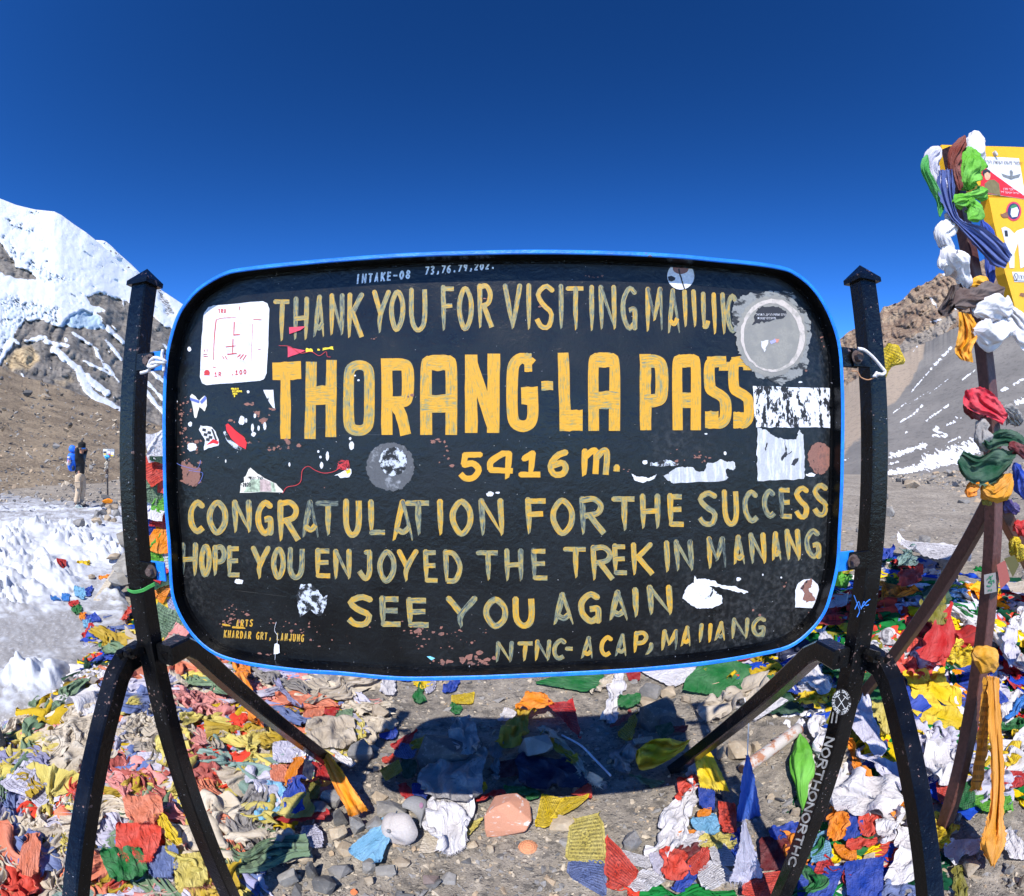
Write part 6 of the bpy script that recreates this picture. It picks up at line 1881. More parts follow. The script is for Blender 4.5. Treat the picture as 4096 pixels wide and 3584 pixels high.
    ('4', [(1360, 620), (1500, 600), (1490, 690), (1380, 780)], 'white', S_, 1.4, 0.03, 'scarf', 'white scarf under the rolled bright blue cloth'),
    ('4', [(1380, 1430), (1450, 1440), (1530, 1580), (1400, 1570)], 'white', S_, 1.3, 0.02, 'scarf', 'white scarf end on gravel right of the mustard sash tip'),
    ('4', [(1035, 1490), (1260, 1475), (1250, 1530), (1045, 1620)], 'white', C_, 1.3, 0.02, 'rag', 'white rag on gravel right of the right front brace'),
    ('4', [(1060, 1660), (1110, 1650), (1150, 1800), (1070, 1800)], 'olive', C_, 1.4, 0.02, 'rag', 'olive rag at the bottom edge right of the right front brace'),
    ('4', [(180, 770), (290, 780), (300, 920), (220, 1000)], 'white', C_, 1.8, 0.05, 'rag', 'white frilly rag right of the bright green bag'),
    ('3', [(790, 1340), (1250, 1395), (1250, 1520), (900, 1440)], 'white', P_, 1.06, 0.30, 'prayer_flag', 'large white printed flag at the top of the right heap'),
    ('3', [(790, 1420), (905, 1395), (920, 1500), (780, 1545)], 'teal', P_, 1.2, 0.26, 'prayer_flag', 'blue green printed flag left of the large white printed flag'),
    ('3', [(665, 1390), (760, 1385), (740, 1450), (660, 1450)], 'blue', C_, 1.3, 0.24, 'prayer_flag', 'deep blue flag touching the right post at the top of the heap'),
    ('3', [(790, 1590), (930, 1580), (920, 1660), (800, 1690)], 'coral', C_, 1.3, 0.26, 'prayer_flag', 'coral flag left of the diagonal brown brace'),
    ('3', [(410, 1470), (500, 1470), (490, 1550), (400, 1545)], 'yellow', P_, 1.15, 0.22, 'prayer_flag', 'yellow printed flag between the board and the right post'),
    ('3', [(385, 1560), (480, 1550), (470, 1650), (380, 1650)], 'lime green', C_, 1.2, 0.18, 'prayer_flag', 'pale green flag between the board and the right post'),
    ('3', [(330, 1670), (465, 1660), (450, 1740), (300, 1760)], 'white', P_, 1.08, 0.12, 'prayer_flag', 'white printed flag between the board corner and the right post'),
    ('4', [(1380, 60), (1600, 0), (1600, 120), (1400, 130)], 'beige', C_, 1.05, 0.35, 'cloth', 'smooth tan cloth right of the brown post'),
    ('4', [(1390, 270), (1500, 230), (1490, 330), (1400, 330)], 'white', S_, 1.7, 0.25, 'scarf', 'white balled scarf at the right edge above the bright blue cloth'),
    ('4', [(1340, 320), (1420, 300), (1440, 480), (1360, 540)], 'lilac white', S_, 1.3, 0.22, 'scarf', 'lilac white scarf right of the mustard knot'),
    # on the snow
    ('8', [(590, 1735), (665, 1668), (745, 1690), (700, 1750)], 'red', C_, 1.2, 0.03, 'prayer_flag', 'red flag at the edge of the ice left of the left post'),
    ('8', [(618, 1760), (745, 1690), (800, 1700), (650, 1765)], 'green', C_, 1.2, 0.04, 'prayer_flag', 'green strip across the red flag at the edge of the ice'),
    ('8', [(640, 1780), (740, 1700), (840, 1700), (760, 1800)], 'yellow', P_, 1.12, 0.03, 'prayer_flag', 'yellow flag right of the red flag at the edge of the ice'),
    ('8', [(618, 1590), (690, 1580), (720, 1620), (650, 1630)], 'blue', C_, 1.3, 0.04, 'prayer_flag', 'blue crumpled flag on the dirty ice'),
    ('8', [(600, 1630), (660, 1625), (675, 1680), (615, 1680)], 'light blue', C_, 1.3, 0.04, 'prayer_flag', 'pale blue flag on the dirty ice below the blue one'),
    ('8', [(578, 1575), (625, 1572), (622, 1610), (582, 1612)], 'orange', C_, 1.3, 0.04, 'prayer_flag', 'orange scrap on the dirty ice'),
    ('8', [(528, 1530), (582, 1525), (590, 1560), (535, 1570)], 'green', C_, 1.4, 0.05, 'prayer_flag', 'dark green scrap on the ice'),
    ('8', [(500, 1505), (560, 1495), (570, 1520), (520, 1525)], 'red', C_, 1.4, 0.05, 'prayer_flag', 'red scrap on the ice above the dark green one'),
    ('8', [(372, 1460), (400, 1448), (440, 1480), (375, 1492)], 'sky blue', C_, 1.1, 0.06, 'prayer_flag', 'leftmost blue square on the ice'),
    ('8', [(452, 1440), (508, 1445), (502, 1490), (448, 1480)], 'sky blue', C_, 1.06, 0.06, 'prayer_flag', 'second blue square on the ice, right of the first'),
    ('8', [(548, 1420), (610, 1415), (620, 1465), (560, 1470)], 'light blue', C_, 1.35, 0.06, 'prayer_flag', 'pale blue crumpled flag on the ice near the gravel'),
    ('8', [(622, 1410), (670, 1400), (660, 1440), (625, 1445)], 'blue', C_, 1.4, 0.06, 'prayer_flag', 'deep blue scrap at the rim of the gravel island'),
    ('8', [(722, 1320), (800, 1310), (805, 1335), (740, 1340)], 'orange', C_, 1.4, 0.05, 'prayer_flag', 'orange yellow flag left of the left post on gravel'),
    ('8', [(815, 1250), (845, 1245), (830, 1300), (808, 1305)], 'coral', C_, 1.3, 0.08, 'prayer_flag', 'coral scrap leaning at the left post'),
    ('8', [(560, 1205), (640, 1200), (640, 1222), (570, 1228)], 'yellow', C_, 1.4, 0.08, 'prayer_flag', 'yellow and green scrap under the snow bank'),
    ('8', [(430, 1275), (480, 1270), (478, 1290), (435, 1292)], 'red', C_, 1.4, 0.08, 'prayer_flag', 'red scrap under the snow bank'),
    ('8', [(290, 1240), (335, 1235), (335, 1262), (295, 1265)], 'blue', C_, 1.4, 0.10, 'prayer_flag', 'blue scrap in front of the snow bank'),
    ('8', [(920, 1540), (950, 1530), (930, 1610), (860, 1640)], 'coral', C_, 1.2, 0.08, 'prayer_flag', 'coral flag behind the joint of the left post'),
    ('8', [(785, 1675), (900, 1655), (945, 1670), (900, 1690)], 'faded blue', C_, 1.3, 0.06, 'prayer_flag', 'blue strip left of the bolt on the left post'),
]
GROUPS = {'prayer_flag': 'prayer flags lying on the ground', 'scarf': 'scarves lying on the ground', 'rag': 'rags lying on the ground', 'cloth': 'cloths lying on the ground', 'bag': 'bags lying on the ground'}
nh = 15
u, v = np.meshgrid(np.linspace(0, 1, nh), np.linspace(0, 1, nh))
cen, PP = [], []
for reg, q, *_ in HERO:
    w = on_ground(px(reg, q))
    g = (w[0] * ((1 - u) * (1 - v))[..., None] + w[1] * (u * (1 - v))[..., None] + w[2] * (u * v)[..., None] + w[3] * ((1 - u) * v)[..., None])
    c0 = g.reshape(-1, 3).mean(0)
    cen.append(c0)
    g = g - c0
    g[..., 2] = 0
    PP.append(g)
PP = np.array(PP)
sl = np.array([1 + (h[4] - 1) * 1.0 for h in HERO])
pin = np.zeros((len(HERO), nh, nh))
for a in (0, -1):
    for b in (0, -1):
        pin[:, a, b] = 1
for k, hh_ in enumerate(HERO):
    fr = rng.uniform(2.2, 3.6)
    dg = np.linalg.norm(PP[k][0, 0] - PP[k][-1, -1])
    PP[k][..., 2] = dg * min(0.035, 0.13 * (hh_[4] - 1)) * (np.sin(2 * math.pi * fr * u + 3.5 * noise(v3(u * 2, v * 1.5, k + 0.5))) + 0.9)
RH = relax(PP, sl, pin, steps=12, grav=0.003, jitter=0.03)
for k, (reg, q, col, mat, slack, lift, name, label) in enumerate(HERO):
    P = up2(RH[k]) + cen[k]
    sz_ = np.linalg.norm(RH[k][0, 0] - RH[k][-1, -1])
    hz = np.maximum(P[..., 2] - cen[k][2], 0.004)
    P[..., 2] = gz(P[..., 0], P[..., 1]) + hz + lift * (1.0 if lift < 0.05 else 0.8)
    if reg == '8':
        P[..., 2] = np.maximum(P[..., 2], snow_z(P[..., 0], P[..., 1]) + hz * 0.8 + 0.01)
    me = cloth_mesh(name, P, 0.05 if ('fray' in label or 'fring' in label or k % 5 == 0) else 0, k, False, False)
    c0 = P.reshape(-1, 3).mean(0)
    co = np.empty(len(me.vertices) * 3)
    me.vertices.foreach_get('co', co)
    me.vertices.foreach_set('co', (co.reshape(-1, 3) - c0).ravel())
    o = link(name, me, None, mat)
    o.location = c0
    shade(o, col)
    tag(o, label, name.replace('_', ' '), GROUPS[name])
    if 'syllable' in label:
        S = None


# labels of the many loose flags: colour, form and where each lies
def ordinal(k):
    w = ['', '', 'second', 'third', 'fourth', 'fifth', 'sixth', 'seventh', 'eighth', 'ninth', 'tenth']
    return w[k]


def where(zone, p):
    x, y = p
    if zone == 'snow':
        return 'at the ice edge left of the left post'
    if zone == 'low':
        return 'left of the lower right post' if x < 1600 else 'between lower right post and front brace'
    if zone == 'left':
        bx = 257 - (y - 1322) * 0.2
        pxx = 300 + max(0, y - 1300) * 0.30
        if x < bx - 20:
            return 'left of the left front brace'
        if x < pxx:
            return 'between left front brace and left post'
        if y < 1420:
            return 'under the left end of the board'
        return 'between left post and left rear brace'
    if x < 1700:
        return 'behind the right rear brace'
    if x < 1880:
        return 'between right post and brown post'
    return 'right of the brown post'


buckets = {}
for fl in FLAGS:
    o, col, form, zone, p, pr = fl
    key = (col, form, pr, where(zone, p))
    buckets.setdefault(key, []).append(fl)
for (col, form, pr, wh), fs in buckets.items():
    fs.sort(key=lambda f: -f[4][1])
    for k, (o, _, _, zone, p, _) in enumerate(fs):
        lb = f'{form} {col} {"printed " if pr else ""}flag {wh}'
        if len(fs) > 1:
            lb += ', nearest one' if k == 0 else f', {ordinal(k + 1)} nearest one'
        tag(o, lb, 'prayer flag', {'left': 'faded prayer flags heaped by the left post', 'right': 'prayer flags heaped by the right post', 'low': 'prayer flags near the lower right post', 'snow': 'prayer flags at the ice edge'}[zone])

# ================================================================== STONES, LOST THINGS, HANGING CLOTHS
GREYROCK = rock_mat('grey_slate', (0.16, 0.155, 0.15), (0.26, 0.25, 0.235))
DARKROCK = rock_mat('dark_slate', (0.07, 0.07, 0.072), (0.13, 0.128, 0.125))
TANROCK = rock_mat('tan_stone_face', (0.30, 0.24, 0.17), (0.42, 0.35, 0.26), pale=(0.55, 0.5, 0.42))
SALMON = worn('salmon_painted_stone', (0.50, 0.235, 0.145), (0.58, 0.54, 0.50), 0.57, 0.66, 16, (1, 1, 2.4), 0.7)


def stone(reg, c_, rx, ry, mat, label, seed, flat=0.8, name='rock', lift=0.0, n_=15, base=None):
    e = px(reg, [(c_[0] - rx, c_[1] + ry * 0.6), (c_[0] + rx, c_[1] + ry * 0.6), c_])
    w = on_ground(e)
    a, b = w[0], w[1]
    ctr = (a + b) / 2
    wd = np.linalg.norm(a - b) / 2
    dist = np.linalg.norm(ctr - [0, 0, H])
    hh = ry / REG[reg][2] / 2 / FPX * dist * 1.15
    v_, f_ = hull(n_, (1, 1, 1), seed + 100)
    az_ = math.atan2(ctr[0], ctr[1])
    v_ = v_ * np.array([wd, wd * flat, max(hh, wd * 0.25)])
    ca, sa_ = math.cos(-az_), math.sin(-az_)
    v_ = np.stack([v_[:, 0] * ca - v_[:, 1] * sa_, v_[:, 0] * sa_ + v_[:, 1] * ca, v_[:, 2]], 1)
    ctr = ctr + np.array([math.sin(az_), math.cos(az_), 0]) * wd * flat * 0.4
    zz = float(gz(ctr[0], ctr[1])) if base is None else base(ctr[0], ctr[1])
    o = pydata(name, v_, f_, None, mat, False)
    o.location = (ctr[0], ctr[1], zz + max(hh, wd * 0.25) * 0.62 + lift)
    md = o.modifiers.new('bevel', 'BEVEL')
    md.width = wd * 0.028
    md.segments = 1
    md.limit_method = 'NONE'
    return tag(o, label, 'stone')


for k, (reg, c_, rx, ry, mat, label, *kw) in enumerate([
    ('6', (1140, 885), 205, 125, DARKROCK, 'big angular dark stone at the left in the board shadow'),
    ('6', (1720, 850), 140, 100, GREYROCK, 'grey brown stone in the middle of the board shadow, above the navy trousers'),
    ('5', (870, 620), 135, 105, DARKROCK, 'large dark stone at the right in the board shadow'),
    ('5', (960, 690), 95, 70, DARKROCK, 'smaller dark stone in front of the large dark one at the right of the shadow'),
    ('6', (1535, 1290), 168, 130, SALMON, 'salmon pink painted stone with white flaked patches'),
    ('6', (395, 1160), 88, 66, GREYROCK, 'blocky grey stone left of the orange silk sash'),
    ('6', (305, 1240), 84, 48, GREYROCK, 'pale grey stone below the blocky grey one'),
    ('6', (440, 1290), 56, 62, DARKROCK, 'dark stone in the post shadow under the orange silk sash'),
    ('6', (430, 1390), 66, 60, TANROCK, 'tan stone lit on one side below the dark stone'),
    ('6', (555, 1330), 52, 74, GREYROCK, 'upright flat grey stone under the end of the orange silk sash'),
    ('6', (670, 1330), 76, 56, GREYROCK, 'rounded grey stone above the pale blue torn scarf'),
    ('6', (775, 1235), 110, 48, GREYROCK, 'wide flat grey slab behind the grey cap'),
    ('6', (700, 1150), 60, 36, TANROCK, 'tan slab under the mustard printed flag'),
    ('6', (675, 945), 34, 36, TANROCK, 'small tan stone left of the red flag in the shadow'),
    ('6', (700, 590), 64, 52, TANROCK, 'tan stone at the right rim of the left heap'),
    ('6', (570, 850), 95, 66, GREYROCK, 'pale flat stone behind the left rear brace foot'),
    ('6', (735, 860), 44, 36, GREYROCK, 'small grey stone at the left end of the board shadow'),
    ('6', (100, 1670), 72, 74, GREYROCK, 'large grey stone at the bottom right of the left post'),
    ('6', (255, 1630), 44, 74, DARKROCK, 'upright black stone beside the large grey one near the bottom'),
    ('6', (345, 1735), 86, 58, DARKROCK, 'dark pointed stone at the bottom edge'),
    ('6', (440, 1630), 84, 44, GREYROCK, 'flat grey stone above the dark pointed one'),
    ('6', (600, 1600), 78, 50, GREYROCK, 'low grey stone under the tip of the pale blue torn scarf'),
    ('6', (740, 1640), 70, 44, GREYROCK, 'grey stone right of the pale blue torn scarf tip'),
    ('6', (490, 1490), 78, 34, TANROCK, 'long tan flat stone left of the pale blue torn scarf'),
    ('6', (190, 1545), 80, 40, TANROCK, 'brown slab below the cream knotted rag'),
    ('6', (840, 1580), 66, 24, TANROCK, 'flat tan stone under the grey cap'),
    ('6', (1035, 1695), 60, 30, rock_mat('mauve_pebble', (0.15, 0.115, 0.11), (0.20, 0.16, 0.15), pale=(0.25, 0.2, 0.19)), 'smooth oval mauve pebble near the bottom'),
    ('6', (628, 1697), 36, 36, TANROCK, 'pale tan pebble right of the flat grey stone'),
    ('6', (527, 1768), 26, 24, simple('orange_stone', (0.62, 0.16, 0.05), 0.8, 0.4), 'small orange stone at the bottom edge'),
    ('6', (1300, 1462), 46, 26, TANROCK, 'pale flat pebble between the white crumpled scarf and the clay disc'),
    ('6', (1425, 1490), 30, 36, TANROCK, 'upright pale pebble left of the clay disc'),
    ('5', (700, 1440), 64, 86, GREYROCK, 'pointed grey stone standing between the printed flags'),
    ('5', (830, 455), 82, 52, GREYROCK, 'grey stone on gravel right of the white silk scarf'),
    ('5', (945, 460), 56, 38, TANROCK, 'tan stone right of the grey stone below the white sheet'),
    ('5', (1060, 495), 36, 28, TANROCK, 'small tan stone beside the top of the right post shadow'),
    ('5', (815, 520), 70, 18, TANROCK, 'thin ochre slab at the upper edge of the board shadow'),
    ('5', (1400, 850), 92, 62, TANROCK, 'pale tan stone left of the rusty pipe'),
    ('5', (1285, 860), 32, 60, TANROCK, 'narrow stone right of the rear brace foot'),
    ('5', (1520, 820), 40, 40, TANROCK, 'tan cobble above the rusty pipe'),
    ('5', (1620, 1145), 30, 26, TANROCK, 'small tan cobble right of the blue pennant'),
    ('5', (1780, 1240), 36, 34, TANROCK, 'small tan cobble left of the right post letters'),
    ('5', (745, 1225), 24, 24, TANROCK, 'lone pale cobble on bare gravel right of the clay disc'),
    ('5', (240, 1330), 90, 40, TANROCK, 'buried tan slab between the two yellow printed flags'),
    ('4', (560, 1565), 38, 34, TANROCK, 'tan cobble below the coral strip near the right post'),
    ('4', (115, 1285), 26, 20, TANROCK, 'tan cobble left of the lower right post'),
    ('4', (1400, 1640), 26, 30, GREYROCK, 'grey cobble at the bottom right corner'),
    ('4', (1490, 1710), 34, 40, TANROCK, 'tan stone at the right bottom edge'),
    ('4', (1160, 1640), 60, 40, TANROCK, 'buried tan stone right of the olive rag'),
    ('4', (1100, 1320), 30, 26, GREYROCK, 'grey cobble below the green printed flag'),
    ('3', (890, 885), 44, 28, TANROCK, 'pale boulder on the gravel rise right of the right post'),
    ('3', (745, 1065), 36, 34, GREYROCK, 'boulder standing right of the right post'),
    ('3', (970, 1262), 46, 36, GREYROCK, 'dark grey boulder above the right flag heap'),
    ('3', (1005, 1335), 52, 20, TANROCK, 'orange tan flat stone just behind the right flag heap'),
    ('3', (850, 865), 24, 18, DARKROCK, 'dark stone beside the pale boulder on the rise'),
    ('3', (1000, 835), 22, 10, DARKROCK, 'small dark stone on the crest of the rise'),
    ('3', (1180, 845), 20, 12, DARKROCK, 'dark stone on the crest near the dark green cloth'),
    ('3', (1230, 995), 36, 12, GREYROCK, 'pale flat stone in the gravel left of the brown post'),
    ('3', (720, 960), 20, 22, DARKROCK, 'dark stone touching the right post outline'),
    ('7', (5, 790), 60, 110, DARKROCK, 'black boulder at the left edge beside the heap'),
    ('8', (90, 375), 46, 40, GREYROCK, 'pale boulder on the brown hillside at the left'),
    ('8', (572, 930), 44, 30, GREYROCK, 'dark boulder poking out of the snow near the hiker'),
    ('8', (700, 920), 40, 22, TANROCK, 'brown flat stone at the front of the stone pile'),
    ('8', (820, 1190), 60, 18, TANROCK, 'reddish slab on snow left of the left post'),
    ('8', (665, 1315), 26, 14, TANROCK, 'tan pebble on the ice'),
]):
    if reg == '8' and c_[1] < 800:
        continue
    stone(reg, c_, rx, ry, mat, label, k, base=(lambda x, y: float(max(snow_z(x, y), gz(x, y)))) if reg == '8' else None)

# pile of stones beside the hiker
r_ = np.random.default_rng(8)
pile_k = 0
for row, (cy, x0, x1, s) in enumerate([(760, 800, 858, 18), (800, 745, 858, 26), (845, 700, 858, 30), (880, 690, 858, 28)]):
    xs = np.arange(x0, x1, s * 1.5)
    for j, cx in enumerate(xs):
        lab = f'{["topmost", "second", "third", "lowest"][row]} row stone of the pile by the hiker, number {j + 1} from the left'
        o = stone('8', (cx, cy + r_.uniform(-5, 5)), s, s * 0.75, [GREYROCK, TANROCK, GREYROCK][int(r_.integers(0, 3))], lab, 300 + pile_k, base=lambda x, y: float(max(snow_z(x, y), gz(x, y)) - 0.02), lift=(3 - row) * 0.03)
        o['group'] = 'stones of the pile by the hiker'
        pile_k += 1
o = stone('8', (775, 803), 34, 14, simple('orange_cloth_bundle', PAL['orange'][:3], 0.8, 0.3), 'orange cloth bundle lying on the stone pile by the hiker', 390, base=lambda x, y: float(max(snow_z(x, y), gz(x, y))), lift=0.22, name='cloth_bundle')
o['category'] = 'cloth'
# pale plank in the gravel island
w = on_ground(px('8', [(700, 1470), (855, 1315)]), 0.04)
mb = MB()
mb.bar([tuple(w[0]), tuple(w[1] + [0, 0, 0.14])], 0.10, 0.03, up=(0, 0, 1))
tag(mb.build('plank', simple('weathered_wood', (0.42, 0.37, 0.29), 0.85, 0.5, 30, 0.25), bevel=0.005), 'pale weathered plank leaning in gravel left of the left post', 'plank')

# rusty pipe on the gravel
w = on_ground(px('5', [(1435, 985), (1800, 720)]), 0.035)
mb = MB()
d = (w[1] - w[0])
pts = [w[0] + d * a for a in np.linspace(0, 1, 9)]
mb.tube([tuple(p) for p in pts], 0.037, 18)
o = mb.build('pipe', worn('rusty_white_pipe', (0.46, 0.42, 0.38), (0.33, 0.15, 0.085), 0.47, 0.60, 18), smooth=True)
tag(o, 'rusty whitish pipe lying on the gravel behind the right post', 'pipe')
mb = MB()
mb.tube([tuple(w[0] - d * 0.02), tuple(w[0] + d * 0.02)], 0.024, 14)
mb.build('pipe_end', simple('pipe_hollow', (0.06, 0.03, 0.025), 0.9), o)

# bright green bag
o = None
nb = 17
u, v = np.meshgrid(np.linspace(0, 1, nb), np.linspace(0, 1, nb))
w = on_ground(px('4', [(140, 868), (218, 920), (200, 1110), (165, 1335), (120, 1160), (88, 1000)]))


def gathered(name, label, reg, path, rad, depth, col, mat, cat='scarf', group=None, folds=7, amp=0.22, twist=2.0, flat=0.75, n_=44, m_=84, seed=0, ground=None, parent=None, tone=1.0):
    """cloth pulled together along a line, pleated lengthwise; the loose ends close softly"""
    pp = px(reg, path)
    cp = curve(np.concatenate([pp, np.asarray(rad, float)[:, None] / REG[reg][2] / 2], 1), n_)
    dp = np.interp(np.linspace(0, 1, n_), np.linspace(0, 1, len(np.atleast_1d(depth))), np.atleast_1d(depth)) if ground is None else None
    w_ = at_y(cp[:, :2], dp) if ground is None else on_ground(cp[:, :2], ground)
    rr2 = np.maximum(cp[:, 2], 0.5) * np.linalg.norm(w_ - [0, 0, H], axis=1) / FPX
    th = np.linspace(0, 2 * math.pi, m_ + 1)
    folds = max(3, int(folds * 0.75)) // 2 * 2
    mat = {SATIN: SCARF, CLOTH: SCARF_COTTON}.get(mat, mat)
    V = []
    view = w_ - np.array([0, 0, H])
    view /= np.linalg.norm(view, axis=1)[:, None]
    tg_ = np.gradient(w_, axis=0)
    tg_ /= np.linalg.norm(tg_, axis=1)[:, None] + 1e-9
    s1 = np.cross(tg_, view)
    s1 /= np.linalg.norm(s1, axis=1)[:, None] + 1e-9
    s2 = np.cross(s1, tg_)
    for k in range(n_):
        t_ = k / (n_ - 1)
        end = min(1.0, 0.35 + 6 * min(t_, 1 - t_))
        wob = 1.5 * noise(v3(np.cos(th) * 1.1, np.sin(th) * 1.1, t_ * 2.6 + seed * 1.7))
        pl_ = 1 - 2 * np.abs(np.sin((folds + 2) * th / 2 * 1.0 + twist * t_ * 2.5 + seed + wob)) ** 0.8
        pl2 = 1 - 2 * np.abs(np.sin((folds * 2 + 3) * th / 2 + twist * t_ * 4 + seed * 2 - 1.6 * wob))
        rk = rr2[k] * end * (1 + amp * 0.85 * pl_ + amp * 0.22 * pl2 + amp * 1.5 * noise(v3(np.cos(th) * 1.3, np.sin(th) * 1.3, t_ * 4.5 + seed * 3.1)) + 0.12 * math.sin(seed + t_ * 11))
        V.append(w_[k] + s1[k] * (rk * np.cos(th))[:, None] + s2[k] * (rk * np.sin(th) * flat)[:, None])
    V = np.array(V)
    c0 = V.reshape(-1, 3).mean(0)
    o = grid_obj(name, V - c0, None, mat)
    o.location = c0
    shade(o, col, tone)
    if label:
        tag(o, label, cat, group)
    if parent:
        o.parent = parent
        o.location = c0 - np.array(parent.location)
    return o


def drape(name, label, reg, L, R, dl, dr, col, mat, cat='scarf', group=None, folds=3.0, amp=0.15, n_=34, m_=22, seed=0, fringe=0.0, ground=False):
    l2, r2 = curve(px(reg, L), n_), curve(px(reg, R), n_)
    tt = np.linspace(0, 1, n_)
    f2 = lambda d_: np.interp(tt, np.linspace(0, 1, len(np.atleast_1d(d_))), np.atleast_1d(d_))
    a, b = at_y(l2, f2(dl)), at_y(r2, f2(dr))
    s = np.linspace(0, 1, m_)
    P = a[:, None] * (1 - s)[None, :, None] + b[:, None] * s[None, :, None]
    wd = np.linalg.norm(b - a, axis=1)
    wrp = s[None] + 0.16 * noise(v3(tt[:, None] * 1.6, s[None] * 2.4, seed + 2.5)) + 0.10 * noise(v3(tt[:, None] * 4.0, s[None] * 4.0, seed + 6.5))
    ph = folds * 2 * math.pi * wrp + 3.0 * noise(v3(tt[:, None] * 2.4, s[None] * 1.2, seed)) + seed
    vary = np.clip(0.7 + 1.1 * noise(v3(tt[:, None] * 2.2, s[None] * 2.6, seed + 11)), 0.1, 1.6)
    off = amp * wd[:, None] * ((1 - 2 * np.abs(np.sin(ph / 2))) * 0.6 * vary + 0.5 * noise(v3(tt[:, None] * 4, s[None] * 3, seed + 4)) + 0.2 * noise(v3(tt[:, None] * 11, s[None] * 7, seed + 14)))
    vw = P - np.array([0, 0, H])
    vw /= np.linalg.norm(vw, axis=-1)[..., None]
    P = P + vw * off[..., None]
    c0 = P.reshape(-1, 3).mean(0)
    me = cloth_mesh(name, P - c0, fringe, seed, False, False)
    o = link(name, me, None, mat)
    o.location = c0
    shade(o, col)
    return tag(o, label, cat, group)


def lifted(reg, pts, lifts):                # forward depth of rays that end a given height above the gravel
    p_ = px(reg, pts)
    d_ = dirs(p_)
    z0 = on_ground(p_)[:, 2] + np.asarray(lifts, float)
    return d_[:, 1] * (H - z0) / -d_[:, 2]


L_, R_ = [(296, 838), (350, 980), (420, 1130), (470, 1215), (490, 1272)], [(352, 842), (440, 960), (520, 1080), (580, 1170), (614, 1222)]
drape('scarf', 'orange silk sash trailing from the foot of the left rear brace', '6', L_, R_, lifted('6', L_, [.17, .16, .14, .11, .06]), lifted('6', R_, [.17, .16, .14, .11, .06]), 'orange', SCARF, 'scarf', 'scarves tied to the brace feet', folds=2.2, amp=0.2, seed=3, fringe=0.02).color = lin(246, 150, 12)
L_, R_ = [(735, 832), (735, 900), (775, 962), (900, 920), (1045, 830)], [(800, 780), (860, 752), (960, 750), (1040, 770), (1098, 752)]
drape('scarf', 'yellow sash bunched around the foot of the right rear brace', '5', L_, R_, lifted('5', L_, [.16, .14, .12, .15, .20]), lifted('5', R_, [.16, .15, .14, .17, .22]), 'yellow', SCARF_COTTON, 'scarf', 'scarves tied to the brace feet', folds=2.6, amp=0.3, seed=5)
L_, R_ = [(1105, 838), (1120, 900), (1140, 990), (1158, 1070)], [(1205, 795), (1250, 880), (1305, 990), (1352, 1098)]
drape('prayer_flag', 'bright yellow flag hanging on the right of the rear brace foot', '5', L_, R_, lifted('5', L_, [.20, .17, .12, .05]), lifted('5', R_, [.20, .17, .12, .05]), 'yellow', SCARF_COTTON, 'prayer flag', 'prayer flags lying on the ground', folds=2.4, amp=0.2, seed=7, fringe=0.04)
gathered('bag', 'glossy bright green bag left of the lower right post', '4', [(140, 855), (150, 960), (150, 1080), (150, 1200), (165, 1345)], [14, 58, 62, 36, 12], None, 'lime green', SATIN, 'bag', ground=0.05, folds=4, amp=0.16, seed=3)

# pennants hanging on strings from the right rear brace
gp = 'pennants hanging by the right rear brace'
drape('pennant', 'blue frayed pennant hanging on a string from the right rear brace', '5', [(1462, 862), (1440, 980), (1415, 1150), (1392, 1335)], [(1480, 862), (1510, 980), (1545, 1160), (1578, 1365)], 1.62, 1.62, 'faded blue', CLOTH, 'pennant', gp, 2.0, 0.16, fringe=0.07, seed=2).color = lin(46, 96, 190)
drape('pennant', 'white pennant hanging in front of the blue frayed one, tip pointing up', '5', [(1438, 1290), (1420, 1430), (1385, 1570), (1350, 1690)], [(1455, 1288), (1500, 1430), (1555, 1590), (1598, 1720)], 1.22, 1.22, 'lilac white', CLOTH, 'pennant', gp, 2.0, 0.18, fringe=0.05, seed=5)
mb = MB()
q = at_y(px('5', curve([(1450, 480), (1462, 530), (1480, 552), (1478, 640), (1474, 760), (1470, 866)], 16)), np.linspace(1.75, 1.62, 16))
mb.tube([tuple(p) for p in q], 0.0022, 6)
q = at_y(px('5', curve([(1480, 552), (1530, 570), (1560, 612)], 8)), 1.72)
mb.tube([tuple(p) for p in q], 0.0022, 6)
STRING = simple('white_string', (0.62, 0.60, 0.60), 0.8, 0.3, 300)
tag(mb.build('string', STRING, smooth=True), 'thin white string tied round the right rear brace holding the blue pennant', 'string')

# grey cap dropped on the gravel
w = on_ground(px('6', [(832, 1400), (690, 1450), (968, 1450)]))
ctr = w[0]
rad_ = np.linalg.norm(w[1] - w[2]) / 2
cap = empty('cap', ctr, 'grey beige baseball cap lying crown forward on the gravel', 'cap')
CAPM = simple('grey_beige_cotton', (0.40, 0.365, 0.345), 0.9, 0.25, 150, 0.08)
th, ph = np.meshgrid(np.linspace(0, 2 * math.pi, 41), np.linspace(0, math.pi / 2, 14))
view = Vector((ctr[0], ctr[1], ctr[2] - H)).normalized()
axis = (-view * 0.8 + Vector((-0.55, -0.1, -0.15))).normalized()
Rm = axis.to_track_quat('Z', 'Y').to_matrix()
rk = rad_ * (1 - 0.035 * np.abs(np.cos(th * 3)) ** 12 * np.sin(ph)) * (1 + 0.06 * noise(v3(np.cos(th) * 1.6, np.sin(th) * 1.6, ph * 1.4)))
dent = 1 - 0.45 * np.exp(-((th - 5.4) / 0.6) ** 2 - ((ph - 0.9) / 0.5) ** 2) - 0.30 * np.exp(-((th - 3.4) / 0.5) ** 2 - ((ph - 1.1) / 0.4) ** 2)
rk = rk * (1 + 0.10 * np.sin(th * 2 + 0.6) * np.sin(ph) + 0.07 * np.sin(th * 5 + 1) * np.clip(ph - 1.0, 0, 1))
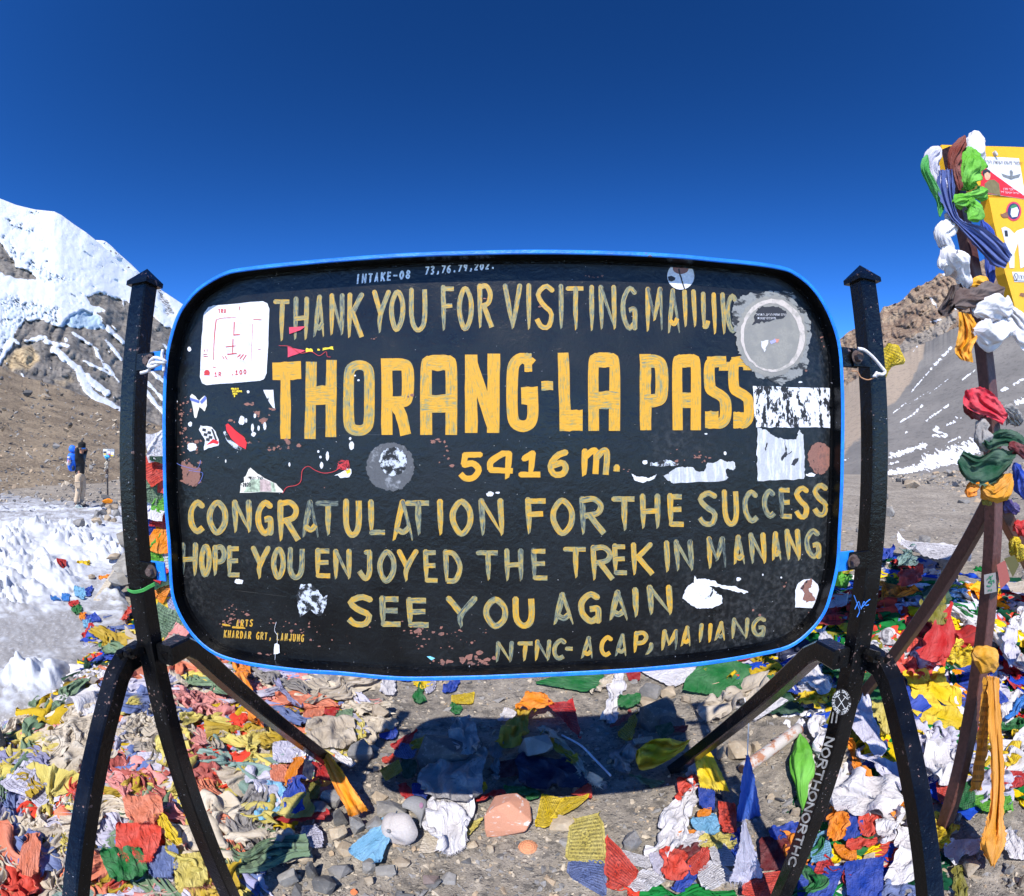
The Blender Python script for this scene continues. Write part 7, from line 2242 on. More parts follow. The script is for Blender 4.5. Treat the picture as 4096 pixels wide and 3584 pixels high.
loc = np.stack([rk * np.sin(ph) * np.cos(th), rk * np.sin(ph) * np.sin(th), rk * np.cos(ph) * 0.78 * dent], -1)
wpts = loc @ np.array(Rm).T + ctr + np.array([0, 0, rad_ * 0.55])
wpts[..., 2] = np.maximum(wpts[..., 2], gz(wpts[..., 0], wpts[..., 1]) + 0.004)
grid_obj('crown', wpts, cap, CAPM)
bt = ctr + np.array(Rm @ Vector((0, 0, rad_ * 0.80))) + np.array([0, 0, rad_ * 0.55])
mb = MB()
vv, ff = hull(40, (1, 1, 1), 5)
mb.add(vv * 0.010 + bt, ff)
mb.build('button', simple('grey_button', (0.16, 0.16, 0.17), 0.7), cap, True)
bl = px('6', curve([(850, 1250), (872, 1205), (920, 1180), (985, 1190), (1015, 1225), (1000, 1290), (968, 1385)], 16))
b0 = px('6', curve([(850, 1262), (880, 1268), (905, 1280), (930, 1300), (948, 1325), (960, 1360), (966, 1395)], 16))
bo, bi = on_ground(bl, 0.0), on_ground(b0, 0.0)
P = np.stack([bi * (1 - s) + bo * s + np.array([0, 0, 0.05 + 0.02 * math.sin(s * 3)]) for s in np.linspace(0, 1, 7)])
b_ = grid_obj('brim', P, cap, simple('grey_brim', (0.22, 0.22, 0.225), 0.9, 0.2, 150, 0.08))
b_.modifiers.new('solid', 'SOLIDIFY').thickness = 0.004
q = on_ground(px('6', circle(975, 1268, 13, 20, 14)), 0.0735)
pydata('badge', q, [tuple(range(14))], cap, simple('mauve_badge', (0.30, 0.16, 0.24), 0.7), False)

# knobbly clay disc
w = on_ground(px('6', [(1673, 1475), (1605, 1475), (1741, 1475)]))
rad_ = np.linalg.norm(w[1] - w[2]) / 2
th, rr2 = np.meshgrid(np.linspace(0, 2 * math.pi, 61), np.linspace(1, 0, 26))
z = (1 - rr2 ** 2.2) * rad_ * 0.75 + rad_ * 0.05 * np.sin(rr2 * 26) * np.cos(th * 18) * (rr2 > 0.12) + rad_ * 0.035 * np.sin(rr2 * 26)
dsk = np.stack([rr2 * np.cos(th) * rad_, rr2 * np.sin(th) * rad_, z], -1)
o = grid_obj('clay_offering', dsk, None, simple('terracotta', (0.52, 0.22, 0.11), 0.85, 0.3, 80))
o.location = (w[0][0], w[0][1], float(gz(w[0][0], w[0][1])) - 0.003)
o.rotation_euler = (math.radians(24), 0, 0.1)
tag(o, 'round knobbly terracotta clay offering beside the salmon painted stone', 'clay offering')

# white tube in the board shadow, long scarf tails and small cards
w = on_ground(px('5', curve([(240, 785), (360, 850), (450, 940), (560, 1055)], 14)), 0.06)
mb = MB()
mb.tube([tuple(p) for p in w], 0.006, 8)
tag(mb.build('stick', simple('white_plastic', (0.55, 0.56, 0.60), 0.5), smooth=True), 'thin curved white plastic stick in the board shadow', 'stick')
q = px('6', [(222, 992), (282, 1040), (263, 1140), (205, 1088)])
S = Strokes(y0=0)
# white syllable on the slate blue flag
wq = on_ground(q, 0.21)
def on_card(P2, y):
    s_, t_ = P2[:, :1], P2[:, 1:]
    return wq[0] * (1 - s_) * (1 - t_) + wq[1] * s_ * (1 - t_) + wq[2] * s_ * t_ + wq[3] * (1 - s_) * t_
OMS = [[(.25, .25), (.5, .15), (.6, .35), (.35, .45), (.65, .55), (.5, .78), (.22, .68)], [(.6, .45), (.8, .4), (.85, .6)], [(.45, .05), (.6, .12), (.75, .02)]]
for st in OMS:
    S.stroke(st, 0.085, 0, toY=on_card)
for ch, x in (('O', .36), ('M', .56)):
    for st in LET[ch]:
        qq = np.array([z_ for z_ in st if z_ != 'c'], float)
        S.stroke(np.stack([x + qq[:, 0] * .14, .82 + qq[:, 1] * .12], 1), 0.03, 0, st[-1] == 'c', toY=on_card)
card = [o for o in COL.objects if o.get('label', '').startswith('small slate blue flag')][0]
ob = S.build('syllable', simple('white_ink', (0.75, 0.75, 0.78), 0.7), None)
ob.parent = card
ob.matrix_parent_inverse = Matrix.Translation(card.location).inverted()

# cords on the brackets
mb = MB()
q = at_y(px('1', curve([(1005, 1420), (1060, 1395), (1100, 1350), (1165, 1345), (1172, 1330), (1120, 1312), (1065, 1340), (1060, 1370), (1110, 1375), (1165, 1330)], 44)), 0.955)
q[:, 1] += 0.006 * np.sin(np.linspace(0, 20, 44))
mb.tube([tuple(p) for p in q], 0.0042, 7)
q = at_y(px('1', curve([(1168, 1250), (1160, 1300), (1172, 1360), (1172, 1408)], 14)), 0.962)
mb.tube([tuple(p) for p in q], 0.004, 7)
tag(mb.build('cord', STRING, smooth=True), 'white cord looped round the upper left bracket', 'cord')
mb = MB()
q = at_y(px('C', curve([(1552, 828), (1600, 840), (1660, 890), (1720, 960), (1750, 1000), (1730, 1020), (1690, 1015), (1680, 1040)], 34)), 0.945)
mb.tube([tuple(p) for p in q], 0.0042, 7)
for a in ((1672, 1030), (1690, 1018), (1700, 1030)):
    c3 = at_y(px('C', [a]), 0.943)[0]
    vv, ff = hull(14, (1, 1, 1), int(a[0]))
    mb.add(vv * 0.007 + c3, ff)
tag(mb.build('cord', STRING, smooth=True), 'white cord tied from the upper right bracket to the small yellow flag', 'cord')
mb = MB()
q = at_y(px('C', curve([(1500, 995), (1545, 1000), (1570, 1040), (1620, 1060), (1670, 1045)], 22)), 0.95)
mb.tube([tuple(p) for p in q], 0.0014, 5)
tag(mb.build('thread', simple('tan_thread', (0.40, 0.20, 0.10), 0.9)), 'thin tan thread hanging below the upper right bracket', 'thread')
f_ = drape('prayer_flag', 'small yellow printed flag tied to the right post by white cord', 'C', [(1740, 1055), (1735, 960), (1732, 850), (1770, 786)], [(1752, 1060), (1800, 965), (1900, 930), (1850, 800)], 1.03, 1.06, 'yellow', PRINT, 'prayer flag', 'prayer flags tied to posts', 1.2, 0.12, 20, 18, 3)
mb = MB()
q = at_y(px('8', curve([(915, 1360), (960, 1375), (1020, 1365), (1070, 1340), (1112, 1318)], 18)), 0.968)
for k in range(3):
    mb.tube([tuple(p + np.array([0, -0.001 * k, 0.003 * (k - 1)])) for p in q], 0.0018, 5)
tag(mb.build('twine', simple('green_twine', (0.05, 0.30, 0.06), 0.8)), 'green twine wound round the left post below the lower bracket', 'twine')
mb = MB()
for pts in ([(520, 1690), (545, 1640), (560, 1680), (600, 1640), (620, 1625)], [(515, 1600), (530, 1640), (550, 1700), (535, 1740)], [(560, 1690), (580, 1640), (590, 1665), (610, 1660)]):
    q = at_y(px('3', curve(pts, 16)), 0.955)
    mb.tube([tuple(p) for p in q], 0.0013, 5)
tag(mb.build('thread', simple('blue_thread_fibre', (0.03, 0.16, 0.55), 0.8)), 'blue thread caught on the joint of the right post', 'thread')

# flags hung over a cairn seen between the left post and the board
cn = empty('cairn', (-3.75, 4.45, 0.0), 'tall stone cairn under hung prayer flags, behind the left edge of the board', 'cairn')
mb = MB()
for k in range(60):
    zz = rng.uniform(0.05, 1.45)
    rr3 = 0.62 * (1 - zz / 1.75)
    an = rng.uniform(0, 6.28)
    vv, ff = HULLS[k % 14]
    mb.add(vv * rng.uniform(0.16, 0.28) + np.array([-3.75 + rr3 * math.cos(an), 4.45 + rr3 * math.sin(an), zz]), ff)
mb.build('stones', GREYROCK, cn)
strip = [((318, 893), 'white', 26), ((322, 935), 'dark green', 20), ((312, 965), 'coral', 28), ((325, 985), 'coral', 30), ((312, 1010), 'faded green', 26), ((326, 1030), 'lime green', 24), ((308, 1045), 'white', 24), ((305, 1072), 'blue', 20), ((322, 1062), 'red', 22), ((312, 1095), 'orange', 34), ((326, 1118), 'lime green', 30),
         ((322, 1142), 'white', 28), ((314, 1160), 'red', 26), ((322, 1180), 'dark green', 24), ((318, 1205), 'orange', 22), ((310, 1228), 'yellow', 32), ((326, 1240), 'lavender', 24), ((330, 1278), 'faded green', 26), ((338, 1300), 'pink', 28), ((320, 1320), 'yellow', 22)]
for k, ((x, y), col, s) in enumerate(strip):
    y = y - 30 if y > 900 else y
    o = bpy.data.objects.new('prayer_flag', (PROTO_P if k % 3 else PROTO)[25 + k % 5])
    COL.objects.link(o)
    R = 4.9 if y < 1230 else 4.3
    p = dirs(np.array([x, y], float)) * R + np.array([0, 0, H])
    face = (Vector((0, 0, H)) - Vector(p)).normalized()
    face = (face + Vector((rng.normal(0, 0.2), rng.normal(0, 0.2), 0.25 + rng.normal(0, 0.15)))).normalized()
    rot = face.to_track_quat('Z', 'Y').to_matrix() @ Matrix.Rotation(rng.uniform(-0.7, 0.7), 3, 'Z')
    o.matrix_world = Matrix.Translation(Vector(p)) @ rot.to_4x4() @ Matrix.Diagonal((s * 0.0100, s * 0.0100, s * 0.0100, 1))
    shade(o, col)
    tag(o, f'{col} flag hung on the cairn behind the board, {"topmost" if k == 0 else str(k + 1) + "th from the top" if k + 1 > 3 else ["", "second from the top", "third from the top"][k]}', 'prayer flag', 'prayer flags hung on the cairn')

# ================================================================== THE YELLOW SIGN ON A BROWN STAND (right edge)
BROWN = simple('brown_steel_paint', (0.075, 0.028, 0.022), 0.5, 0.25, 60, 0.25)
YPAINT = worn('yellow_sign_paint', (0.78, 0.42, 0.012), (0.70, 0.36, 0.010), 0.45, 0.7, 12, rough=0.45)
XP = 1.826
stand = empty('yellow_sign', (XP, 1.1, 0), 'yellow sign on brown steel stand wrapped in scarves at the right edge', 'sign')


def on_x(p, X=XP):
    d_ = dirs(np.asarray(p, float))
    q_ = d_ * (X / d_[..., 0])[..., None]
    q_[..., 2] += H
    return q_


pp = np.array([(1900, 300), (1922, 430), (1948, 560), (1966, 690), (1980, 830), (1987, 980), (1983, 1120), (1976, 1200), (1960, 1330), (1940, 1450), (1916, 1560), (1882, 1672)], float)
q = on_x(pp)
q = np.concatenate([q, [q[-1] + (q[-1] - q[-2]) * 0.25]])
mb = MB()
mb.bar([tuple(p) for p in q], 0.062, 0.062, up=(0, 1, 0.0), bev=0.004)
mb.build('post', BROWN, stand)
top = q[5] + np.array([0, 0, -0.02])
for e in ((1712, 1405), (2140, 1330)):
    g = on_ground(np.array([e], float))[0]
    mb = MB()
    d = g - top
    mb.bar([tuple(top), tuple(g + d * 0.06)], 0.06, 0.06, up=(0, 1, 0.2), bev=0.004)
    mb.build('brace', BROWN, stand)
YB2 = 1.33


def slab(name, reg, poly, y, thick, mat, parent, edge_mat=None):
    f_ = at_y(px(reg, poly), y)
    b_2 = f_ + np.array([0, thick, 0])
    n_ = len(f_)
    return pydata(name, np.concatenate([f_, b_2]), [tuple(range(n_))] + [tuple(range(2 * n_ - 1, n_ - 1, -1))] + [(j, n_ + j, n_ + (j + 1) % n_, (j + 1) % n_) for j in range(n_)], parent, mat, False)


up_ = slab('board', '2', [(1085, 292), (1300, 300), (2300, 370), (2300, 690), (1390, 628), (1180, 610), (1120, 560)], YB2, 0.035, YPAINT, stand)
lo_ = slab('board', '2', [(1392, 634), (2300, 690), (2300, 1560), (1575, 1395), (1500, 1130), (1425, 800)], YB2 - 0.002, 0.06, YPAINT, stand)


def tile(name, reg, poly, k, mat, parent, n=None):
    q_ = at_y(px(reg, poly), YB2 - 0.004 - 0.0006 * k)
    return pydata(name, q_, [tuple(range(len(q_)))], parent, mat, False)


st = tile('sticker', '2', [(1343, 368), (1590, 380), (1632, 648), (1340, 606)], 0, WHITE, up_)
st['label'] = 'white and red notice with a portrait and winged emblem'
tile('red_half', '2', [(1343, 420), (1440, 492), (1540, 565), (1630, 628), (1632, 646), (1340, 604)], 1, RED, st)
tile('jacket', '2', [(1365, 600), (1366, 545), (1385, 530), (1400, 520), (1430, 520), (1460, 545), (1470, 622)], 2, simple('khaki_print', (0.16, 0.13, 0.05), 0.6), st)
tile('portrait_face', '2', circle(1385, 490, 20, 33, 16), 3, simple('skin_print', (0.62, 0.33, 0.20), 0.6), st)
tile('portrait_hair', '2', [(1352, 475), (1358, 455), (1385, 450), (1403, 462), (1404, 480), (1385, 468), (1366, 480), (1364, 500)], 4, INK, st)
for w_ in ([(1475, 478), (1510, 490), (1535, 495), (1560, 492), (1602, 480), (1590, 505), (1560, 512), (1540, 520), (1515, 510), (1488, 500)], [(1530, 460), (1540, 455), (1552, 470), (1545, 515), (1535, 515)]):
    tile('emblem', '2', w_, 2 + (w_[0][0] > 1500), simple('grey_print', (0.16, 0.17, 0.17), 0.6), st)
YY = YB2 - 0.0075
for tx, x, yy, sz_, mt in ((''.join(reversed('אמור מעט ועשה הרבה')), 1345, 410, 31, INK), (''.join(reversed('לזכר סרן')), 1488, 586, 22, WHITE), (''.join(reversed('הראל אטינגר ז״ל')), 1472, 606, 19, WHITE)):
    htext('sticker_lettering', tx, None, 1, lambda c_, x=x, yy=yy, sz_=sz_: at_y(px('2', np.stack([x + c_[:, 0] * sz_ * 0.92, yy - c_[:, 1] * sz_ + (c_[:, 0] * 1.2)], 1)), YY), mt, st)
bd = tile('round_sticker', '2', circle(1556, 725, 50, 63, 24), 0, PINK, lo_)
tile('badge_field', '2', circle(1556, 725, 40, 52, 24), 1, simple('navy_print', (0.02, 0.03, 0.10), 0.6), bd)
tile('badge_figure', '2', [(1535, 745), (1540, 705), (1575, 690), (1590, 720), (1580, 760), (1545, 765)], 2, WHITE, bd)
tile('badge_cap', '2', [(1530, 705), (1545, 685), (1570, 680), (1580, 695), (1550, 705)], 3, simple('green_print', (0.04, 0.20, 0.08), 0.6), bd)
w1 = tile('sticker', '2', [(1475, 835), (1500, 825), (1530, 840), (1560, 870), (1580, 850), (1623, 835), (1640, 1080), (1600, 1098), (1590, 1000), (1585, 930), (1560, 1000), (1560, 1095), (1530, 1095), (1505, 950)], 0, WHITE, lo_)
w1['label'] = 'torn white stickers hanging down in strips'
tile('dark_print', '2', [(1495, 850), (1515, 850), (1520, 890), (1500, 890)], 1, INK, w1)
nt_ = tile('sticker', '2', [(1545, 1120), (1660, 1122), (1665, 1188), (1560, 1185)], 0, WHITE, lo_)
S = Strokes(y0=YB2 - 0.005)
S.stroke(px('2', circle(1570, 1152, 13, 22, 12)), 0.9, 0, True)
for a, b in (((1562, 1140), (1575, 1170)), ((1590, 1140), (1592, 1170)), ((1600, 1140), (1612, 1165)), ((1612, 1140), (1602, 1172)), ((1620, 1145), (1625, 1172)), ((1558, 1176), (1660, 1182))):
    S.stroke(px('2', [a, b]), 0.9, 0)
S.build('handwriting', INK, nt_)
mb = MB()
c3 = at_y(px('2', [(1427, 355)]), YB2)[0]
mb.tube([tuple(c3), tuple(c3 + np.array([0, -0.02, 0]))], 0.014, 12)
mb.build('bolt', simple('steel_bolt', (0.5, 0.5, 0.52), 0.3), up_)
mb = MB()
for cx, cy, s in ((1350, 850, 8), (1500, 750, 26), (1420, 1180, 10), (1340, 560, 10), (1130, 310, 5), (1615, 1270, 18)):
    qq = at_y(px('2', circle(cx, cy, s, s * 0.7, 9) + rng.normal(0, s * 0.15, (9, 2))), YB2 - 0.0045)
    mb.add(qq, [tuple(range(9))])
mb.build('chipped_paint', simple('bare_brown', (0.20, 0.09, 0.05), 0.8), lo_)

G = 'scarves tied to the brown stand'
gathered('scarf', 'white silk scarf over the top left corner of the yellow sign', '2', [(1075, 312), (1020, 400), (1050, 520), (1100, 620), (1130, 700)], [30, 50, 48, 40, 20], 1.22, 'lilac white', SATIN, group=G, seed=1, amp=0.28)
gathered('scarf', 'green scarf along the left side of the top white one', '2', [(992, 360), (978, 450), (1030, 560), (1075, 660), (1075, 760)], [16, 26, 28, 26, 14], 1.20, 'lime green', SATIN, group=G, seed=2).color = lin(60, 150, 66)
gathered('scarf', 'stiff white scarf end standing above the yellow sign', '2', [(1325, 215), (1305, 300), (1285, 390), (1270, 500)], [50, 64, 60, 30], 1.20, 'white', SATIN, group=G, seed=3, folds=3, amp=0.1)
gathered('scarf', 'brown red frayed scarf left of the stiff white scarf end', '2', [(1240, 235), (1190, 330), (1165, 430), (1190, 520), (1205, 590)], [20, 36, 36, 30, 14], 1.19, 'maroon', CLOTH, group=G, seed=4, folds=9, amp=0.3).color = lin(120, 48, 36)
gathered('scarf', 'light green frayed scarf over the stiff white scarf end', '2', [(1290, 320), (1275, 420), (1250, 520), (1260, 590)], [50, 66, 62, 28], 1.175, 'lime green', CLOTH, group=G, seed=5, folds=9, amp=0.3)
gathered('scarf', 'bright green knot tied to the top of the brown post', '2', [(1165, 675), (1220, 655), (1285, 625), (1340, 610), (1385, 585)], [36, 34, 22, 34, 22], 1.165, 'lime green', SATIN, group=G, seed=6, folds=8, amp=0.3)
gathered('scarf', 'rounded green scarf tail under the bright green knot', '2', [(1255, 650), (1290, 690), (1300, 740), (1260, 780)], [22, 46, 50, 16], 1.16, 'lime green', SATIN, group=G, seed=7, folds=4, amp=0.2)
drape('scarf', 'sheer blue scarf crossing the brown post and flying right', '2', [(1065, 460), (1062, 600), (1135, 760), (1195, 825), (1300, 950), (1420, 1075), (1500, 1095)], [(1155, 450), (1172, 560), (1178, 700), (1222, 785), (1345, 825), (1485, 925), (1545, 1010)], [1.19, 1.18, 1.17, 1.19, 1.22], [1.19, 1.18, 1.17, 1.19, 1.22], 'faded blue', SCARF, group=G, folds=3.5, amp=0.28, n_=54, m_=40, seed=8).color = lin(70, 88, 150)
gathered('scarf', 'white braided scarf left of the brown post, upper twist', '2', [(1110, 740), (1150, 800), (1090, 880), (1120, 970), (1090, 1060), (1095, 1110)], [24, 46, 44, 46, 36, 12], 1.20, 'white', SATIN, group=G, seed=9, amp=0.22, n_=34)
gathered('scarf', 'thick white scarf twist hanging below the braid', '2', [(1150, 960), (1140, 1020), (1190, 1080), (1230, 1160), (1245, 1240)], [36, 66, 82, 64, 22], 1.18, 'white', SATIN, group=G, seed=10, amp=0.2, folds=5)
gathered('scarf', 'blue scarf hanging behind the brown post', '2', [(1345, 780), (1385, 880), (1400, 1000), (1405, 1110), (1412, 1215)], [24, 42, 34, 30, 16], 1.29, 'blue', SATIN, group=G, seed=11)
drape('scarf', 'dark brown scarf end left of the brown knot', '2', [(1145, 1210), (1110, 1290), (1062, 1370), (1078, 1405)], [(1212, 1195), (1235, 1260), (1190, 1330), (1132, 1408)], 1.185, 1.185, 'brown', SCARF_COTTON, group=G, folds=2.4, amp=0.3, n_=34, m_=28, seed=12, fringe=0.04).color = lin(66, 52, 52)
gathered('scarf', 'grey brown scarf wound round the brown post', '2', [(1165, 1340), (1240, 1300), (1330, 1280), (1420, 1260), (1495, 1225)], [40, 60, 58, 52, 24], 1.17, 'brown', CLOTH, group=G, seed=13, folds=6)
gathered('scarf', 'yellow scarf band above the grey brown scarf', '2', [(1262, 1215), (1320, 1195), (1390, 1180)], [18, 34, 30], 1.19, 'yellow', SATIN, group=G, seed=14).color = lin(226, 160, 20)
drape('scarf', 'golden yellow scarf tail below the grey brown scarf', '2', [(1195, 1380), (1198, 1480), (1180, 1590), (1172, 1640), (1205, 1690)], [(1275, 1395), (1318, 1470), (1322, 1545), (1285, 1620), (1292, 1710)], 1.165, 1.165, 'yellow', SCARF, group=G, folds=2.6, amp=0.3, n_=44, m_=34, seed=15, fringe=0.05).color = lin(222, 150, 16)
gathered('scarf', 'white scarf bound below the grey brown scarf, front bulge', '2', [(1290, 1390), (1350, 1360), (1430, 1350), (1500, 1350), (1540, 1330)], [36, 66, 74, 64, 30], 1.165, 'white', SATIN, group=G, seed=16, folds=5, amp=0.2)
gathered('scarf', 'lower white scarf fold under the front bulge', '2', [(1290, 1500), (1350, 1530), (1430, 1540), (1500, 1480), (1540, 1420)], [46, 70, 72, 54, 28], 1.16, 'white', SATIN, group=G, seed=17, folds=5, amp=0.22)
drape('scarf', 'white scarf tail stretching to the right edge', '2', [(1490, 1410), (1535, 1520), (1600, 1610), (1690, 1700)], [(1545, 1340), (1620, 1385), (1690, 1430), (1750, 1490)], 1.15, 1.15, 'white', SCARF, group=G, folds=3.2, amp=0.22, n_=40, m_=40, seed=18)
drape('scarf', 'folded crimson scarf on the middle of the brown post', '3', [(1240, 262), (1228, 350), (1290, 400), (1385, 435), (1482, 488)], [(1335, 238), (1405, 268), (1462, 330), (1502, 395), (1520, 425)], 1.16, 1.16, 'red', SCARF, group=G, folds=1.6, amp=0.22, n_=40, m_=36, seed=19).color = lin(206, 40, 60)
gathered('scarf', 'dark maroon underside of the folded crimson scarf', '3', [(1245, 330), (1270, 390), (1330, 420), (1380, 430)], [22, 36, 28, 14], 1.185, 'maroon', SATIN, group=G, seed=20)
gathered('bag', 'clear plastic wrap round the brown post under the crimson scarf', '3', [(1360, 450), (1350, 530), (1360, 600), (1380, 660)], [34, 48, 50, 24], 1.175, 'grey', SATIN, 'bag', group=G, seed=21)
gathered('scarf', 'frayed white fringe right of the crimson scarf', '3', [(1490, 380), (1540, 420), (1600, 480)], [24, 44, 30], 1.19, 'grey', CLOTH, group=G, seed=22, folds=11, amp=0.35)
drape('scarf', 'dark green cloth over the lower brown post, upper fold', '3', [(1352, 605), (1400, 650), (1500, 625), (1645, 660)], [(1395, 560), (1480, 515), (1580, 535), (1655, 600)], 1.15, 1.17, 'dark green', SCARF_COTTON, group=G, folds=2.2, amp=0.3, n_=40, m_=30, seed=23)
drape('scarf', 'dark green cloth spread wide at the brown post, lower fold', '3', [(1185, 735), (1235, 835), (1330, 880), (1420, 870), (1530, 760)], [(1225, 655), (1340, 690), (1440, 640), (1530, 655), (1585, 660)], 1.12, 1.15, 'dark green', SCARF_COTTON, group=G, folds=2.4, amp=0.26, n_=44, m_=36, seed=24)
gathered('scarf', 'orange yellow rolled flag left under the dark green cloth', '3', [(1320, 860), (1285, 905), (1255, 955)], [26, 38, 22], 1.14, 'orange', CLOTH, group=G, seed=25)
gathered('scarf', 'golden cloth bunched under the dark green cloth', '3', [(1345, 900), (1420, 935), (1490, 890), (1540, 810)], [34, 46, 52, 28], 1.13, 'orange', CLOTH, group=G, seed=26, folds=8, amp=0.3).color = lin(206, 140, 24)
gathered('scarf', 'olive tail below the golden cloth', '3', [(1370, 930), (1385, 970), (1400, 1010)], [34, 38, 24], 1.15, 'olive', CLOTH, group=G, seed=27)
gathered('scarf', 'blue and white scarf at the right edge beside the golden cloth', '3', [(1560, 740), (1590, 820), (1600, 900), (1640, 960)], [30, 40, 36, 30], 1.16, 'blue', SATIN, group=G, seed=28)
gathered('scarf', 'dark red cloth right of the dark green cloth', '3', [(1520, 630), (1570, 640), (1640, 680)], [20, 30, 30], 1.15, 'maroon', CLOTH, group=G, seed=29)
gathered('scarf', 'violet band on the right brown brace', '3', [(1490, 1000), (1540, 1030), (1590, 1040)], [34, 30, 26], 1.24, 'lavender', CLOTH, group=G, seed=30).color = lin(74, 60, 120)
gathered('scarf', 'yellow printed flag bundle at the right edge', '3', [(1550, 1225), (1570, 1290), (1610, 1370)], [26, 44, 30], 1.2, 'yellow', PRINT, group=G, seed=31)
gathered('scarf', 'red and white flag bundle at the right edge', '3', [(1560, 1140), (1610, 1160), (1660, 1200)], [26, 40, 34], 1.21, 'red', CLOTH, group=G, seed=32)
# small cards strung across the lower post
for k, (poly, col, lab) in enumerate([([(1362, 1465), (1438, 1450), (1445, 1575), (1365, 1592)], 'grey', 'grey card flag with a green syllable on the brown post'), ([(1445, 1400), (1500, 1370), (1532, 1500), (1470, 1560)], 'dusty red', 'dull red card flag right of the grey one'), ([(1492, 1360), (1560, 1335), (1592, 1400), (1550, 1482)], 'olive', 'dark olive card flag right of the dull red one')]):
    q_ = at_y(px('3', poly), 1.155 + 0.0 * k)
    c0 = q_.mean(0)
    o = pydata('prayer_flag', q_ - c0, [(0, 1, 2, 3)], None, CLOTH, False)
    o.location = c0
    shade(o, col, 0.8 if k < 2 else 0.35)
    tag(o, lab, 'prayer flag', 'card flags strung on the brown stand')
    if k == 0:
        wq = at_y(px('3', poly), 1.152)
        S = Strokes(y0=0)
        for st_ in OMS:
            S.stroke([(x_, 0.1 + y_ * 0.7) for x_, y_ in st_], 0.07, 0, toY=on_card)
        for ch, x in (('M', .3), ('A', .5)):
            for st_ in LET[ch]:
                qq = np.array([z_ for z_ in st_ if z_ != 'c'], float)
                S.stroke(np.stack([x + qq[:, 0] * .14, .8 + qq[:, 1] * .11], 1), 0.03, 0, toY=on_card)
        ob = S.build('syllable', simple('green_ink', (0.03, 0.14, 0.07), 0.7), None)
        ob.parent = o
        ob.matrix_parent_inverse = Matrix.Translation(o.location).inverted()
gathered('scarf', 'mustard sash wound in a knot round the lower brown post', '4', [(1195, 310), (1250, 340), (1300, 380), (1335, 420)], [34, 58, 60, 30], [1.10, 1.08, 1.08, 1.08], 'mustard', SATIN, group=G, seed=33, folds=4, amp=0.16, twist=0.6).color = lin(206, 146, 26)
drape('scarf', 'flat orange printed strip hanging left of the long mustard tail', '4', [(1262, 470), (1240, 700), (1215, 900), (1180, 1150)], [(1320, 470), (1300, 700), (1285, 900), (1250, 1150)], 1.06, 1.06, 'orange', PRINT, group=G, folds=0.8, amp=0.07, seed=4, fringe=0.02).color = lin(216, 146, 28)
drape('scarf', 'long mustard sash tail hanging from the knot to the gravel', '4', [(1285, 460), (1290, 700), (1305, 1000), (1300, 1250), (1258, 1400), (1240, 1480), (1305, 1610)], [(1352, 470), (1370, 750), (1388, 1050), (1384, 1300), (1396, 1410), (1390, 1490), (1330, 1610)], [1.06, 1.02, 0.95, 0.87, 0.80, 0.76, 0.73], [1.06, 1.02, 0.95, 0.87, 0.80, 0.76, 0.73], 'mustard', SATIN, group=G, folds=2.0, amp=0.24, seed=6, n_=60, m_=30).color = lin(214, 142, 22)

# ================================================================== THE HIKER AND THE SMALL SIGN BEHIND
hb = px('P', [(163, 1020)])
hw = on_ground(hb)[0]
hz_ = max(float(snow_z(hw[0], hw[1])), float(gz(hw[0], hw[1])))
az_h = math.atan2(hw[0], hw[1])
HM = Matrix.Translation((hw[0], hw[1], hz_ - 0.01)) @ Matrix.Rotation(-az_h, 4, 'Z')


def skin_mesh(name, verts, edges, radii, mat, parent, sub=2, root=0):
    me = bpy.data.meshes.new(name)
    me.from_pydata(verts, edges, [])
    o = bpy.data.objects.new(name, me)
    COL.objects.link(o)
    m1 = o.modifiers.new('skin', 'SKIN')
    m1.use_smooth_shade = True
    for k, r__ in enumerate(radii):
        me.skin_vertices[0].data[k].radius = r__ if hasattr(r__, '__len__') else (r__, r__)
        me.skin_vertices[0].data[k].use_root = k == root
    m2 = o.modifiers.new('sub', 'SUBSURF')
    m2.levels = m2.render_levels = sub
    bpy.context.view_layer.update()
    me2 = bpy.data.meshes.new_from_object(o.evaluated_get(bpy.context.evaluated_depsgraph_get()))
    bpy.data.objects.remove(o)
    me2.transform(HM)
    me2.name = name
    me2.materials.clear()
    return link(name, me2, parent, mat)


person = None
SKIN = simple('tanned_skin', (0.40, 0.20, 0.13), 0.6, 0, 40, 0.06)
TROUS = simple('beige_trousers', (0.50, 0.375, 0.25), 0.85, 0.4, 14, 0.12)
JACK = simple('black_down_jacket', (0.010, 0.010, 0.011), 0.6, 0.9, 9, 0.3)
KNIT = simple('black_knit', (0.008, 0.008, 0.009), 0.95, 0.6, 60)
# joints, metres; x towards the picture right, -y towards the viewer
BV = [(-0.01, 0.0, 0.95), (0.0, 0, 1.12), (0.02, 0, 1.34), (0.05, -0.01, 1.46), (0.07, -0.02, 1.53), (0.085, -0.03, 1.62), (0.075, -0.03, 1.71),
      (-0.06, -0.17, 1.40), (-0.09, -0.27, 1.63), (-0.13, -0.14, 1.555), (-0.135, -0.11, 1.56),
      (0.13, 0.16, 1.40), (0.20, 0.22, 1.60), (0.18, 0.05, 1.565), (0.175, 0.02, 1.57),
      (-0.07, -0.09, 0.90), (-0.075, -0.09, 0.50), (-0.17, -0.08, 0.11), (-0.16, -0.08, 0.06),
      (0.07, 0.08, 0.90), (0.08, 0.06, 0.50), (0.02, 0.06, 0.11), (0.03, 0.06, 0.06)]
BE = [(0, 1), (1, 2), (2, 3), (3, 4), (4, 5), (5, 6), (2, 7), (7, 8), (8, 9), (9, 10), (2, 11), (11, 12), (12, 13), (13, 14), (0, 15), (15, 16), (16, 17), (17, 18), (0, 19), (19, 20), (20, 21), (21, 22)]
